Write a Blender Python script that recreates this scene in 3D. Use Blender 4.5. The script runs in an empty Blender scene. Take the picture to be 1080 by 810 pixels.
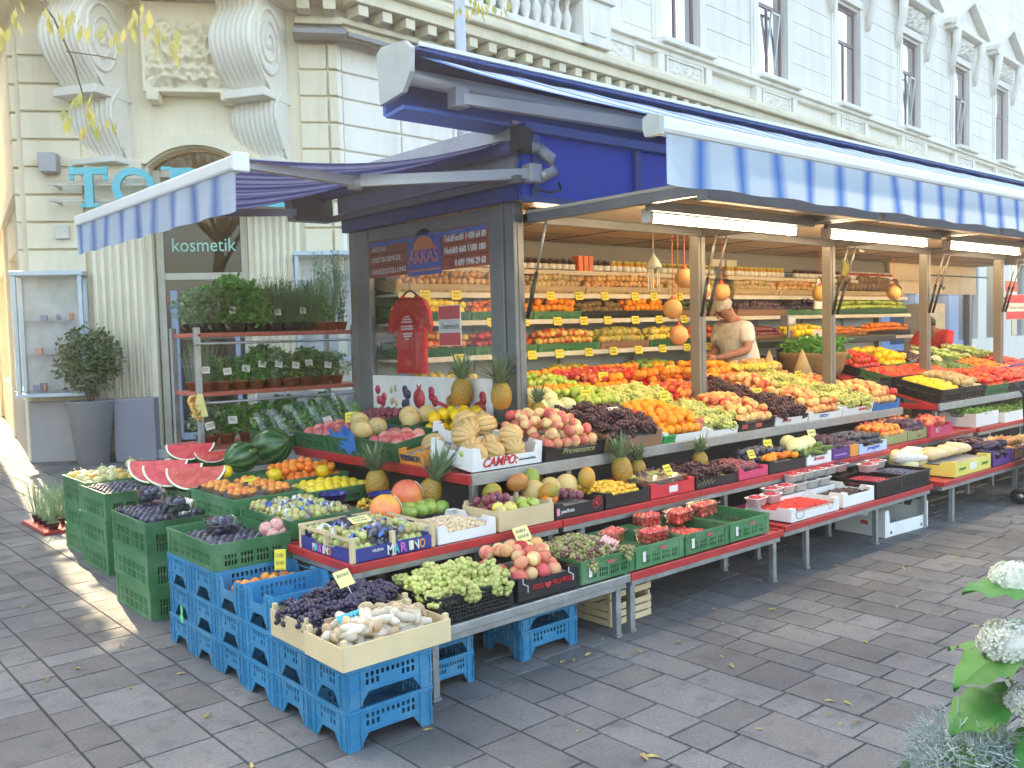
import bpy, bmesh, math, random
from mathutils import Vector, Matrix, Euler, noise
from mathutils.geometry import tessellate_polygon
rd = random.Random(11)
PI = math.pi
SC = bpy.context.scene
COL = SC.collection
D = bpy.data
U = rd.uniform
def T(x=0, y=0, z=0): return Matrix.Translation((x, y, z))
def RZ(a): return Matrix.Rotation(math.radians(a), 4, 'Z')
def RX(a): return Matrix.Rotation(math.radians(a), 4, 'X')
def RY(a): return Matrix.Rotation(math.radians(a), 4, 'Y')
def S(x, y=None, z=None):
    if y is None: y = z = x
    return Matrix.Diagonal((x, y, z, 1))
def frame(o, x, y):
    x = Vector(x).normalized(); y = Vector(y).normalized(); z = x.cross(y)
    m = Matrix.Identity(4)
    for i, a in enumerate((x, y, z)):
        for j in range(3): m[j][i] = a[j]
    for j in range(3): m[j][3] = o[j]
    return m
# ------------------------------------------------------------------ materials
def nt_new(name):
    m = D.materials.new(name); m.use_nodes = True
    nt = m.node_tree; b = nt.nodes['Principled BSDF']
    return m, nt, b
def nd(nt, t, **k):
    n = nt.nodes.new(t)
    for a, v in k.items(): setattr(n, a, v)
    return n
def mixc(nt, fac, a, b, mode='MIX'):
    n = nd(nt, 'ShaderNodeMix', data_type='RGBA', blend_type=mode)
    for s, v in ((0, fac), (6, a), (7, b)):
        if hasattr(v, 'links') or hasattr(v, 'is_linked'): nt.links.new(v, n.inputs[s])
        else: n.inputs[s].default_value = v if s == 0 else (v[0], v[1], v[2], 1)
    return n.outputs[2]
def mth(nt, op, a, b=0.0, clamp=False):
    n = nd(nt, 'ShaderNodeMath', operation=op, use_clamp=clamp)
    for s, v in ((0, a), (1, b)):
        if hasattr(v, 'is_linked'): nt.links.new(v, n.inputs[s])
        else: n.inputs[s].default_value = v
    return n.outputs[0]
def ocoord(nt, rand=0.0, kind='Object'):
    tc = nd(nt, 'ShaderNodeTexCoord')
    if not rand: return tc.outputs[kind], None
    oi = nd(nt, 'ShaderNodeObjectInfo')
    va = nd(nt, 'ShaderNodeVectorMath', operation='ADD')
    nt.links.new(tc.outputs[kind], va.inputs[0])
    mu = mth(nt, 'MULTIPLY', oi.outputs['Random'], rand)
    nt.links.new(mu, va.inputs[1])
    return va.outputs[0], oi.outputs['Random']
def nz(nt, vec, scale, detail=3, rough=.55, dist=0):
    n = nd(nt, 'ShaderNodeTexNoise')
    n.inputs['Scale'].default_value = scale; n.inputs['Detail'].default_value = detail
    n.inputs['Roughness'].default_value = rough; n.inputs['Distortion'].default_value = dist
    nt.links.new(vec, n.inputs['Vector'])
    return n.outputs['Fac']
def maprange(nt, v, a, b, c=0., d=1.):
    n = nd(nt, 'ShaderNodeMapRange'); nt.links.new(v, n.inputs[0])
    for i, x in enumerate((a, b, c, d)): n.inputs[i+1].default_value = x
    return n.outputs[0]
def bumpn(nt, b, h, strength, dist=.01):
    n = nd(nt, 'ShaderNodeBump'); n.inputs['Strength'].default_value = strength
    n.inputs['Distance'].default_value = dist
    nt.links.new(h, n.inputs['Height']); nt.links.new(n.outputs[0], b.inputs['Normal'])
MATS = {}
def pm(name, col, rough=.5, metal=0, var=.12, scale=6, bump=0., bscale=None, rand=.0, spec=.5, dirt=None, dscale=2., trans=0., coat=0., attr=False, alpha=1., emis=None):
    """surface paint / plastic / stone with wear"""
    if name in MATS: return MATS[name]
    m, nt, b = nt_new(name)
    v, r = ocoord(nt, 9.0 if rand else 0.)
    f = nz(nt, v, scale, 5)
    base = col
    if attr:
        at = nd(nt, 'ShaderNodeAttribute', attribute_name='Col'); base = at.outputs['Color']
    lo = tuple(1-var for _ in range(3)); hi = tuple(1+var*.6 for _ in range(3))
    k = mixc(nt, maprange(nt, f, .3, .7), lo, hi)
    c = mixc(nt, 1.0, base, k, 'MULTIPLY')
    if rand:
        rr = maprange(nt, r, 0, 1, 1-rand, 1+rand*.6)
        g = nd(nt, 'ShaderNodeCombineColor')
        for i in range(3): nt.links.new(rr, g.inputs[i])
        c = mixc(nt, 1.0, c, g.outputs[0], 'MULTIPLY')
    if dirt:
        dvv = v
        if 'plaster' in name:
            mp = nd(nt, 'ShaderNodeMapping'); mp.inputs['Scale'].default_value = (2.2, 2.2, .3); nt.links.new(v, mp.inputs[0]); dvv = mp.outputs[0]
        f2 = nz(nt, dvv, dscale, 8, .7)
        c = mixc(nt, maprange(nt, f2, .48, .75, 0, .75), c, dirt)
    nt.links.new(c, b.inputs['Base Color'])
    b.inputs['Roughness'].default_value = rough; b.inputs['Metallic'].default_value = metal
    b.inputs['Specular IOR Level'].default_value = spec
    b.inputs['Coat Weight'].default_value = coat
    b.inputs['Transmission Weight'].default_value = trans
    b.inputs['Alpha'].default_value = alpha
    rf = mth(nt, 'ADD', mth(nt, 'MULTIPLY', mth(nt, 'SUBTRACT', f, .5), .25), rough)
    nt.links.new(rf, b.inputs['Roughness'])
    if bump:
        bumpn(nt, b, nz(nt, v, bscale or scale*6, 4, .6), bump, .01)
    if emis:
        b.inputs['Emission Color'].default_value = (*emis[0], 1); b.inputs['Emission Strength'].default_value = emis[1]
    MATS[name] = m
    return m
def fruitm(name, a, b_, c=None, sc=18, lo=.4, hi=.62, rough=.42, hue=.012, val=.18, speck=None, bump=0., bsc=300, coat=0.0, sss=0.):
    if name in MATS: return MATS[name]
    m, nt, b = nt_new(name)
    tc = nd(nt, 'ShaderNodeTexCoord'); oi = nd(nt, 'ShaderNodeObjectInfo'); at = nd(nt, 'ShaderNodeAttribute', attribute_name='rv')
    r = mth(nt, 'FRACT', mth(nt, 'ADD', oi.outputs['Random'], at.outputs['Fac']))
    va = nd(nt, 'ShaderNodeVectorMath', operation='ADD'); nt.links.new(tc.outputs['Object'], va.inputs[0]); nt.links.new(mth(nt, 'MULTIPLY', r, 53.), va.inputs[1]); v = va.outputs[0]
    f = maprange(nt, nz(nt, v, sc, 2, .5), lo, hi)
    col = mixc(nt, f, a, b_)
    if c:
        wn = nd(nt, 'ShaderNodeTexWhiteNoise', noise_dimensions='1D'); nt.links.new(r, wn.inputs['W'])
        col = mixc(nt, mth(nt, 'MULTIPLY', maprange(nt, wn.outputs['Value'], .45, .95), .85), col, c)
    if speck:
        f2 = nz(nt, v, 160, 2)
        col = mixc(nt, maprange(nt, f2, .6, .72, 0, .7), col, speck)
    hs = nd(nt, 'ShaderNodeHueSaturation')
    nt.links.new(col, hs.inputs['Color'])
    nt.links.new(maprange(nt, r, 0, 1, .5-hue, .5+hue), hs.inputs['Hue'])
    w2 = nd(nt, 'ShaderNodeTexWhiteNoise', noise_dimensions='1D')
    nt.links.new(mth(nt, 'ADD', r, 3.3), w2.inputs['W'])
    nt.links.new(maprange(nt, w2.outputs['Value'], 0, 1, 1-val, 1+val*.7), hs.inputs['Value'])
    nt.links.new(hs.outputs[0], b.inputs['Base Color'])
    b.inputs['Roughness'].default_value = rough; b.inputs['Coat Weight'].default_value = coat
    if sss:
        b.inputs['Subsurface Weight'].default_value = sss
        b.inputs['Subsurface Radius'].default_value = (.01, .006, .003)
        b.inputs['Subsurface Scale'].default_value = .5
    if bump: bumpn(nt, b, nz(nt, v, bsc, 2), bump, .003)
    MATS[name] = m
    return m
def glassm(name, tint=(1, 1, 1), opac=.0, rough=.02, refl=1.):
    if name in MATS: return MATS[name]
    m = D.materials.new(name); m.use_nodes = True; nt = m.node_tree; nt.nodes.clear()
    o = nd(nt, 'ShaderNodeOutputMaterial'); tr = nd(nt, 'ShaderNodeBsdfTransparent'); tr.inputs[0].default_value = (*tint, 1)
    gl = nd(nt, 'ShaderNodeBsdfGlossy'); gl.inputs['Roughness'].default_value = rough
    fr = nd(nt, 'ShaderNodeFresnel'); fr.inputs[0].default_value = 1.5
    mx = nd(nt, 'ShaderNodeMixShader')
    ge = nd(nt, 'ShaderNodeNewGeometry'); fb = mth(nt, 'SUBTRACT', 1.0, ge.outputs['Backfacing'])
    nt.links.new(mth(nt, 'MULTIPLY', mth(nt, 'ADD', mth(nt, 'MULTIPLY', fr.outputs[0], refl), opac, True), fb), mx.inputs[0])
    nt.links.new(tr.outputs[0], mx.inputs[1]); nt.links.new(gl.outputs[0], mx.inputs[2]); nt.links.new(mx.outputs[0], o.inputs[0])
    MATS[name] = m
    return m
def leafm(name, a, b_, rough=.5, transl=.25, hue=.02):
    if name in MATS: return MATS[name]
    m, nt, b = nt_new(name)
    g = nd(nt, 'ShaderNodeNewGeometry')
    oi = nd(nt, 'ShaderNodeObjectInfo')
    f = g.outputs['Random Per Island']
    col = mixc(nt, f, a, b_)
    hs = nd(nt, 'ShaderNodeHueSaturation'); nt.links.new(col, hs.inputs['Color'])
    nt.links.new(maprange(nt, oi.outputs['Random'], 0, 1, .5-hue, .5+hue), hs.inputs['Hue'])
    nt.links.new(maprange(nt, oi.outputs['Random'], 0, 1, .8, 1.15), hs.inputs['Value'])
    nt.links.new(hs.outputs[0], b.inputs['Base Color']); b.inputs['Roughness'].default_value = rough
    tl = nd(nt, 'ShaderNodeBsdfTranslucent'); nt.links.new(hs.outputs[0], tl.inputs[0])
    mx = nd(nt, 'ShaderNodeMixShader'); mx.inputs[0].default_value = transl
    nt.links.new(b.outputs[0], mx.inputs[1]); nt.links.new(tl.outputs[0], mx.inputs[2])
    nt.links.new(mx.outputs[0], nt.nodes['Material Output'].inputs[0])
    MATS[name] = m
    return m
def emm(name, col, st):
    if name in MATS: return MATS[name]
    m = D.materials.new(name); m.use_nodes = True; nt = m.node_tree; nt.nodes.clear()
    o = nd(nt, 'ShaderNodeOutputMaterial'); e = nd(nt, 'ShaderNodeEmission')
    e.inputs[0].default_value = (*col, 1); e.inputs[1].default_value = st
    nt.links.new(e.outputs[0], o.inputs[0]); MATS[name] = m
    return m
# ------------------------------------------------------------------ mesh builder
class MB:
    def __init__(s): s.v = []; s.f = []; s.mi = []; s.sm = []; s.col = []; s.c = (1, 1, 1)
    def add(s, vs, fs, mi=0, sm=False, M=None, c=None):
        n = len(s.v)
        for p in vs:
            p = Vector(p); s.v.append(M @ p if M else p)
        cc = c or s.c
        for f in fs: s.f.append([i+n for i in f]); s.mi.append(mi); s.sm.append(sm); s.col.append(cc)
        return s
    def box(s, x0, x1, y0, y1, z0, z1, mi=0, M=None, c=None):
        vs = [(x0, y0, z0), (x1, y0, z0), (x1, y1, z0), (x0, y1, z0), (x0, y0, z1), (x1, y0, z1), (x1, y1, z1), (x0, y1, z1)]
        return s.add(vs, [(0, 3, 2, 1), (4, 5, 6, 7), (0, 1, 5, 4), (1, 2, 6, 5), (2, 3, 7, 6), (3, 0, 4, 7)], mi, False, M, c)
    def rbox(s, x0, x1, y0, y1, z0, z1, r=.006, mi=0, M=None, c=None):
        """box with chamfered vertical and horizontal edges"""
        bm = bmesh.new(); bmesh.ops.create_cube(bm, size=1)
        for v in bm.verts: v.co = Vector(((x0+x1)/2+v.co.x*(x1-x0), (y0+y1)/2+v.co.y*(y1-y0), (z0+z1)/2+v.co.z*(z1-z0)))
        bmesh.ops.bevel(bm, geom=bm.edges[:], offset=r, segments=2, affect='EDGES', profile=.5)
        bm.verts.index_update()
        s.add([v.co.copy() for v in bm.verts], [[v.index for v in f.verts] for f in bm.faces], mi, False, M, c); bm.free()
        return s
    def plate(s, loops, t, M=None, mi=0, c=None):
        """polygon (outer loop + holes) in local xy, extruded along z by t"""
        vl = [[Vector((x, y, 0)) for x, y in lp] for lp in loops]
        tri = tessellate_polygon(vl); flat = [v for lp in vl for v in lp]; n = len(flat)
        vs = flat+[v+Vector((0, 0, t)) for v in flat]
        fs = []
        for a, b, cc in tri:
            nn = (flat[b]-flat[a]).cross(flat[cc]-flat[a]).z
            if nn < 0: b, cc = cc, b
            fs += [(a, cc, b), (a+n, b+n, cc+n)]
        o = 0
        for lp in vl:
            L = len(lp)
            ar = sum(lp[i].x*lp[(i+1) % L].y-lp[(i+1) % L].x*lp[i].y for i in range(L))
            ar = ar if lp is vl[0] else -ar
            for i in range(L):
                j = (i+1) % L
                q = (o+i, o+j, o+j+n, o+i+n)
                fs.append(q if ar > 0 else q[::-1])
            o += L
        return s.add(vs, fs, mi, False, M, c)
    def tube(s, pts, r, n=8, mi=0, M=None, c=None, cap=True, sm=True):
        pts = [Vector(p) for p in pts]; rs = r if isinstance(r, (list, tuple)) else [r]*len(pts)
        vs = []; fs = []; up = Vector((0, 0, 1))
        for i, p in enumerate(pts):
            t = (pts[min(i+1, len(pts)-1)]-pts[max(i-1, 0)]).normalized()
            a = t.cross(up if abs(t.z) < .95 else Vector((1, 0, 0))).normalized(); b = t.cross(a)
            if n == 4: a, b = (a+b), (b-a)
            for k in range(n):
                an = 2*PI*k/n; vs.append(p+(a*math.cos(an)+b*math.sin(an))*rs[i])
        for i in range(len(pts)-1):
            for k in range(n):
                q = (i*n+k, i*n+(k+1) % n, (i+1)*n+(k+1) % n, (i+1)*n+k); fs.append(q[::-1])
        if cap:
            fs.append(list(range(n))); fs.append(list(range((len(pts)-1)*n, len(pts)*n))[::-1])
        return s.add(vs, fs, mi, sm and n > 4, M, c)
    def lathe(s, prof, n=16, mi=0, M=None, c=None, fn=None, cap=True):
        """profile [(r,z)...] bottom to top"""
        vs = []; fs = []
        for r, z in prof:
            for k in range(n):
                a = 2*PI*k/n; rr = fn(r, z, a) if fn else r
                vs.append((rr*math.cos(a), rr*math.sin(a), z))
        for i in range(len(prof)-1):
            for k in range(n): fs.append((i*n+k, i*n+(k+1) % n, (i+1)*n+(k+1) % n, (i+1)*n+k))
        if cap and prof[0][0] > 1e-5: fs.append(list(range(n))[::-1])
        if cap and prof[-1][0] > 1e-5: fs.append(list(range((len(prof)-1)*n, len(prof)*n)))
        return s.add(vs, fs, mi, True, M, c)
    def ico(s, r, M=None, sub=1, mi=0, c=None):
        vs, fs = ICO[sub]
        return s.add([v*r for v in vs], fs, mi, True, M, c)
    def grid(s, fn, nu, nv, mi=0, sm=True, M=None, c=None, close=False):
        vs = [fn(u/nu, v/nv) for v in range(nv+1) for u in range(nu+1)]
        w = nu+1
        return s.add(vs, [(v*w+u, v*w+u+1, (v+1)*w+u+1, (v+1)*w+u) for v in range(nv) for u in range(nu)], mi, sm, M, c)
    def mesh(s, name, mats):
        me = D.meshes.new(name)
        me.from_pydata([tuple(v) for v in s.v], [], s.f)
        for m in (mats if isinstance(mats, (list, tuple)) else [mats]): me.materials.append(m)
        me.polygons.foreach_set('material_index', s.mi); me.polygons.foreach_set('use_smooth', s.sm)
        if any(c != (1, 1, 1) for c in s.col):
            ca = me.color_attributes.new('Col', 'FLOAT_COLOR', 'CORNER')
            buf = []
            for f, c in zip(s.f, s.col): buf += [c[0], c[1], c[2], 1.0]*len(f)
            ca.data.foreach_set('color', buf)
        me.update()
        return me
    def build(s, name, mats, parent=None, M=None):
        return inst(name, s.mesh(name, mats), M, parent)
def _ico(sub):
    bm = bmesh.new(); bmesh.ops.create_icosphere(bm, subdivisions=sub, radius=1); bm.verts.index_update()
    r = ([v.co.copy() for v in bm.verts], [[v.index for v in f.verts] for f in bm.faces]); bm.free(); return r
ICO = {i: _ico(i) for i in (1, 2, 3)}
def inst(name, me, M=None, parent=None):
    o = D.objects.new(name, me); COL.objects.link(o)
    if parent: o.parent = parent
    if M: o.matrix_basis = M
    return o
def tag(o, label=None, cat=None, group=None, kind=None):
    if label: o['label'] = label
    if cat: o['category'] = cat
    if group: o['group'] = group
    if kind: o['kind'] = kind
    return o
def thing(name, label, cat, M=None, group=None):
    o = D.objects.new(name, None); COL.objects.link(o); o.empty_display_size = .1
    if M: o.matrix_basis = M
    return tag(o, label, cat, group)
def copy_tree(o, M=None, parent=None):
    c = o.copy(); COL.objects.link(c); c.parent = parent
    if M: c.matrix_basis = M
    for ch in [x for x in o.children]: copy_tree(ch, None, c)
    return c
def textmesh(s, size, ext=.002, bold=False, shear=0., align='LEFT', space=1.):
    cu = D.curves.new('txt', 'FONT'); cu.body = s; cu.size = size; cu.extrude = ext; cu.align_x = align
    cu.shear = shear; cu.space_character = space; cu.resolution_u = 3
    if bold: cu.offset = size*.018
    o = D.objects.new('txt', cu); COL.objects.link(o)
    bpy.context.view_layer.update()
    me = D.meshes.new_from_object(o.evaluated_get(bpy.context.evaluated_depsgraph_get()))
    D.objects.remove(o); return me
def text(s, size, M, mat, parent, name='lettering', ext=.002, bold=False, shear=0., align='LEFT', fit=None, space=1.):
    me = textmesh(s, size, ext, bold, shear, align, space); me.materials.clear(); me.materials.append(mat)
    if fit and me.vertices:
        xs = [v.co.x for v in me.vertices]; k = fit/(max(xs)-min(xs)); M = M @ S(k, 1, 1)
    return inst(name, me, M, parent)
def rect(x0, x1, y0, y1): return [(x0, y0), (x1, y0), (x1, y1), (x0, y1)]
# leaf clump builder
def leaves(mb, pts, size, n_mi=1, up=.3, wid=.45, droop=.2, r=rd, mi0=0):
    for p in pts:
        d = Vector((r.gauss(0, 1), r.gauss(0, 1), r.gauss(up, .7))).normalized()
        a = d.cross(Vector((r.gauss(0, 1), r.gauss(0, 1), r.gauss(0, 1)))).normalized(); nn = d.cross(a)
        L = size*r.uniform(.7, 1.3); w = L*wid
        p = Vector(p); m = p+d*L*.5-Vector((0, 0, droop*L*.1)); e = p+d*L-Vector((0, 0, droop*L*.5))
        mb.add([p, m+a*w*.5+nn*w*.12, e, m-a*w*.5+nn*w*.12], [(0, 1, 2), (0, 2, 3)], mi0+r.randrange(n_mi), False)
# ------------------------------------------------------------------ camera
cam = D.objects.new('camera', D.cameras.new('camera')); COL.objects.link(cam); SC.camera = cam
cam.data.sensor_width = 36; cam.data.lens = 31.93; cam.data.clip_end = 500; cam.data.clip_start = .05
CAMROT = [[0.755769, 0.057874, -0.652276], [-0.654292, 0.026049, -0.755793], [-0.02675, 0.997984, 0.057553]]
mw = Matrix.Identity(4)
for i in range(3):
    for j in range(3): mw[i][j] = CAMROT[i][j]
mw[2][3] = 1.6
cam.matrix_world = mw
# ------------------------------------------------------------------ light
SUN_AZ, SUN_EL = 81.5, 36.0
w = D.worlds.new('World'); SC.world = w; w.use_nodes = True
nt = w.node_tree; bg = nt.nodes['Background']
sky = nd(nt, 'ShaderNodeTexSky', sky_type='NISHITA'); sky.sun_disc = False
sky.sun_elevation = math.radians(SUN_EL); sky.sun_rotation = math.radians(90-SUN_AZ)
sky.air_density = 1.0; sky.dust_density = 3.5; sky.ozone_density = 1.0
nt.links.new(sky.outputs[0], bg.inputs[0]); bg.inputs[1].default_value = .15
sl = D.lights.new('sun', 'SUN'); sl.energy = 2.2; sl.angle = math.radians(.5); sl.color = (1, .84, .62)
so = D.objects.new('sun', sl); COL.objects.link(so)
dv = Vector((math.cos(math.radians(SUN_AZ))*math.cos(math.radians(SUN_EL)), math.sin(math.radians(SUN_AZ))*math.cos(math.radians(SUN_EL)), math.sin(math.radians(SUN_EL))))
so.rotation_euler = dv.to_track_quat('Z', 'Y').to_euler(); so.location = (-3, 10, 12)
SC.view_settings.view_transform = 'Standard'; SC.view_settings.look = 'None'
SC.view_settings.exposure = 2.95
SC.view_settings.use_white_balance = True; SC.view_settings.white_balance_temperature = 7500; SC.view_settings.white_balance_tint = 7; SC.view_settings.gamma = 1
SC.cycles.use_denoising = True
try: SC.cycles.denoiser = 'OPENIMAGEDENOISE'
except Exception: pass
SC.cycles.max_bounces = 7; SC.cycles.diffuse_bounces = 4; SC.cycles.glossy_bounces = 3
SC.cycles.transmission_bounces = 4; SC.cycles.transparent_max_bounces = 12
SC.cycles.sample_clamp_indirect = 6; SC.cycles.use_adaptive_sampling = True; SC.cycles.adaptive_threshold = .015
SC.cycles.caustics_reflective = False; SC.cycles.caustics_refractive = False
# ------------------------------------------------------------------ palette
STEEL = pm('galvanised steel', (.42, .43, .43), .42, .75, .22, 14, .15)
FRAMEM = pm('grey painted frame', (.17, .18, .185), .42, .35, .1, 5, dirt=(.25, .24, .22), dscale=3)
FRAMEW = pm('warm grey post', (.24, .225, .2), .4, .4, .1, 5)
REDP = pm('red tray paint', (.5, .03, .035), .38, 0, .2, 9, .1, dirt=(.25, .04, .04), dscale=6)
WHITEP = pm('white plastic', (.8, .8, .78), .4, 0, .06, 6)
DARKP = pm('dark metal', (.03, .032, .035), .35, .4, .1, 6)
# ------------------------------------------------------------------ ground
g = MB(); g.box(-60, 90, -40, 90, -.3, -.006)
gm = pm('joint grit', (.035, .033, .03), .9, 0, .3, 30)
tag(g.build('ground', gm), kind='structure')
pv = MB()
x = -3.2; r2 = random.Random(5)
while x < 21:
    wd = r2.choice([.16, .22, .25, .28, .2]); y = -3+U(0, .3)
    while y < 22:
        L = r2.choice([.18, .24, .3, .36, .4]); g_ = .0055
        if not (y > 16 and x > 8):
            k = r2.uniform(.72, 1.16); t = r2.uniform(-.02, .02)
            z = [r2.uniform(-.0018, .0018) for _ in range(4)]
            a, b, c_, d = (x+g_, y+g_), (x+wd-g_, y+g_), (x+wd-g_, y+L-g_), (x+g_, y+L-g_)
            jit = lambda p: (p[0]+r2.uniform(-.0015, .0015), p[1]+r2.uniform(-.0015, .0015))
            a, b, c_, d = map(jit, (a, b, c_, d))
            e = .004
            pv.add([(a[0], a[1], z[0]), (b[0], b[1], z[1]), (c_[0], c_[1], z[2]), (d[0], d[1], z[3]),
                    (a[0]-e*.5, a[1]-e*.5, -.012), (b[0]+e*.5, b[1]-e*.5, -.012), (c_[0]+e*.5, c_[1]+e*.5, -.012), (d[0]-e*.5, d[1]+e*.5, -.012)],
                   [(0, 1, 2, 3), (0, 4, 5, 1), (1, 5, 6, 2), (2, 6, 7, 3), (3, 7, 4, 0)], 0, False, None, (.162*k*(1+t), .161*k, .160*k*(1-t)))
        y += L
    x += wd
def paving_mat():
    m, nt, b = nt_new('paving stone')
    v, _ = ocoord(nt)
    at = nd(nt, 'ShaderNodeAttribute', attribute_name='Col')
    f = nz(nt, v, 70, 8, .75); f2 = nz(nt, v, 1.1, 5, .6); f3 = nz(nt, v, 7, 5, .65)
    c = mixc(nt, 1., at.outputs['Color'], mixc(nt, maprange(nt, f, .3, .7), (.66, .66, .66), (1.28, 1.28, 1.28)), 'MULTIPLY')
    c = mixc(nt, 1., c, mixc(nt, maprange(nt, f2, .35, .65), (.72, .72, .74), (1.16, 1.14, 1.1)), 'MULTIPLY')
    c = mixc(nt, maprange(nt, f3, .54, .70, 0, .6), c, (.07, .068, .066))
    vo = nd(nt, 'ShaderNodeTexVoronoi'); vo.inputs['Scale'].default_value = 2.3; nt.links.new(v, vo.inputs['Vector'])
    c = mixc(nt, maprange(nt, vo.outputs['Distance'], .03, .075, .8, 0), c, (.05, .05, .05))
    vo2 = nd(nt, 'ShaderNodeTexVoronoi'); vo2.inputs['Scale'].default_value = 5.1; nt.links.new(v, vo2.inputs['Vector'])
    c = mixc(nt, maprange(nt, vo2.outputs['Distance'], .02, .045, .5, 0), c, (.36, .35, .33))
    nt.links.new(c, b.inputs['Base Color'])
    nt.links.new(maprange(nt, f3, .3, .7, .62, .85), b.inputs['Roughness'])
    bumpn(nt, b, mth(nt, 'ADD', f, mth(nt, 'MULTIPLY', f3, .6)), .6, .007)
    return m
tag(pv.build('pavement', paving_mat()), kind='structure')
# fallen leaves: individual ones on the paving
LEAFY = leafm('fallen leaf', (.55, .42, .16), (.42, .28, .1), .6, .2)
lm = []
for k in range(4):
    mb = MB(); L = .05; cv = U(.004, .012)
    mb.add([(0, 0, .002), (L*.35, .009, cv), (L*.75, .007, cv*.6), (L, 0, .004), (L*.75, -.007, cv*1.2), (L*.35, -.01, cv*.4), (L*.5, 0, .001)],
           [(0, 6, 1), (1, 6, 2), (2, 6, 3), (3, 6, 4), (4, 6, 5), (5, 6, 0)])
    lm.append(mb.mesh('fallen_leaf', LEAFY))
lr = random.Random(3)
for k in range(170):
    zone = lr.random()
    if zone < .25: x, y = lr.uniform(.3, 1.6), lr.uniform(1.8, 7)
    elif zone < .8: x, y = lr.uniform(1.2, 8), lr.uniform(1.2, 3.1)
    else: x, y = lr.uniform(2.6, 9), lr.uniform(2.9, 3.9)
    o = inst('fallen_leaf', lr.choice(lm), T(x, y, .003) @ RZ(lr.uniform(0, 360)) @ S(lr.uniform(.3, 1.2)))
    tag(o, 'small dry yellow leaf lying on the grey paving slabs', 'leaf', 'fallen leaves scattered on the paving')
# ------------------------------------------------------------------ corner building
CREAM = pm('cream facade plaster', (.76, .68, .50), .8, 0, .07, 1.6, .25, 14, dirt=(.56, .50, .38), dscale=1.5)
PALE = pm('pale facade plaster', (.83, .785, .70), .8, 0, .07, .8, .2, 16, dirt=(.60, .57, .52), dscale=1.4)
STONEG = pm('grey plinth stone', (.3, .285, .28), .75, 0, .12, 4, .3)
SLATE = pm('grey sheet roofing', (.2, .2, .21), .5, .3, .1, 3)
WINF = pm('brown window frame', (.24, .15, .15), .45, 0, .1, 6)
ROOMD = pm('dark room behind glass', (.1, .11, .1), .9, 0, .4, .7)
bld = thing('corner_building', 'cream and white stucco corner building with scroll brackets and an arched shop door', 'building', T(6.64, 11.4, 0))
MA = RZ(-31) @ T(.08, 0, 0); MB_ = RZ(4.7); 
aC = math.radians(-31)
MC = T(-4.14*math.cos(aC), -4.14*math.sin(aC), 0) @ RZ(-99.5)
def XZ(M, y): return M @ T(0, y, 0) @ frame((0, 0, 0), (1, 0, 0), (0, 0, 1))   # local xy -> s,z ; extrudes towards the street
def bp(name, mb, mats, M=None): return mb.build(name, mats, bld, M)
# wall A with arched opening
def arch(x0, x1, z0, z1, zt, n=14):
    cx = (x0+x1)/2; hw = (x1-x0)/2; h = zt-z1
    R = (hw*hw+h*h)/(2*h); cz = zt-R; a0 = math.asin(hw/R)
    return [(x0, z0), (x1, z0)]+[(cx+R*math.sin(a0*(1-2*i/n)), cz+R*math.cos(a0*(1-2*i/n))) for i in range(n+1)]
a = MB()
a.plate([rect(-4.14, 0, 0, 6.2), arch(-2.58, -1.30, .12, 3.98, 4.24)], -.4, XZ(MA, 0))
a.plate([rect(-4.14, 0, 6.2, 15)], -.4, XZ(MA, 0))
bp('wall', a, CREAM)
# blocks of the rusticated faces
rj = [.95+i*.365 for i in range(14)]
def blocks(mb, M, s0, s1, zs, h=.335, dpt=.045):
    for z in zs: mb.rbox(s0, s1, -dpt, .02, z, z+h, .014, 0, M)
q = MB()
blocks(q, MA, -.52, -.14, rj[:13]); bp('rustication', q, CREAM); q = MB(); blocks(q, MA, -.115, .01, rj[:13], dpt=.07); bp('rustication', q, CREAM); q = MB(); blocks(q, MA, -4.15, -3.42, [z+.1 for z in rj[:13]], dpt=.06)
bp('rustication', q, CREAM)
q = MB(); s = .16
for i in range(11):
    e = s+1.02
    blocks(q, MB_, s, e, rj[:13]); s = e+.03
blocks(q, MB_, .02, .13, rj[:13], dpt=.07)
bp('rustication', q, PALE)
# fluted pilasters beside the door
for s0, s1 in ((-3.36, -2.66), (-1.22, -.58)):
    q = MB(); n = 7; wd = (s1-s0)/n
    q.rbox(s0, s1, -.07, .01, .1, 3.42, .008, 0, MA)
    for i in range(n): q.tube([(s0+(i+.5)*wd, -.075, .5), (s0+(i+.5)*wd, -.075, 3.3)], wd*.36, 8, 0, MA)
    q.rbox(s0-.05, s1+.05, -.14, .01, .1, .42, .012, 0, MA); q.rbox(s0-.03, s1+.03, -.15, .01, 3.42, 3.5, .01, 0, MA)
    q.rbox(s0, s1, -.1, .01, 3.5, 3.72, .01, 0, MA); q.rbox(s0-.05, s1+.05, -.17, .01, 3.72, 3.8, .01, 0, MA); q.rbox(s0-.02, s1+.02, -.12, .01, 3.8, 4.05, .01, 0, MA)
    bp('pilaster', q, CREAM)
q = MB()
o1 = arch(-2.74, -1.14, 3.9, 4.0, 4.42); o2 = arch(-2.58, -1.30, 3.9, 4.0, 4.26)
n = len(o1)
band = o1[1:]+[o2[i] for i in range(n-1, 0, -1)]
q.plate([band], .1, XZ(MA, -.001)); bp('door_arch', q, CREAM)
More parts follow.
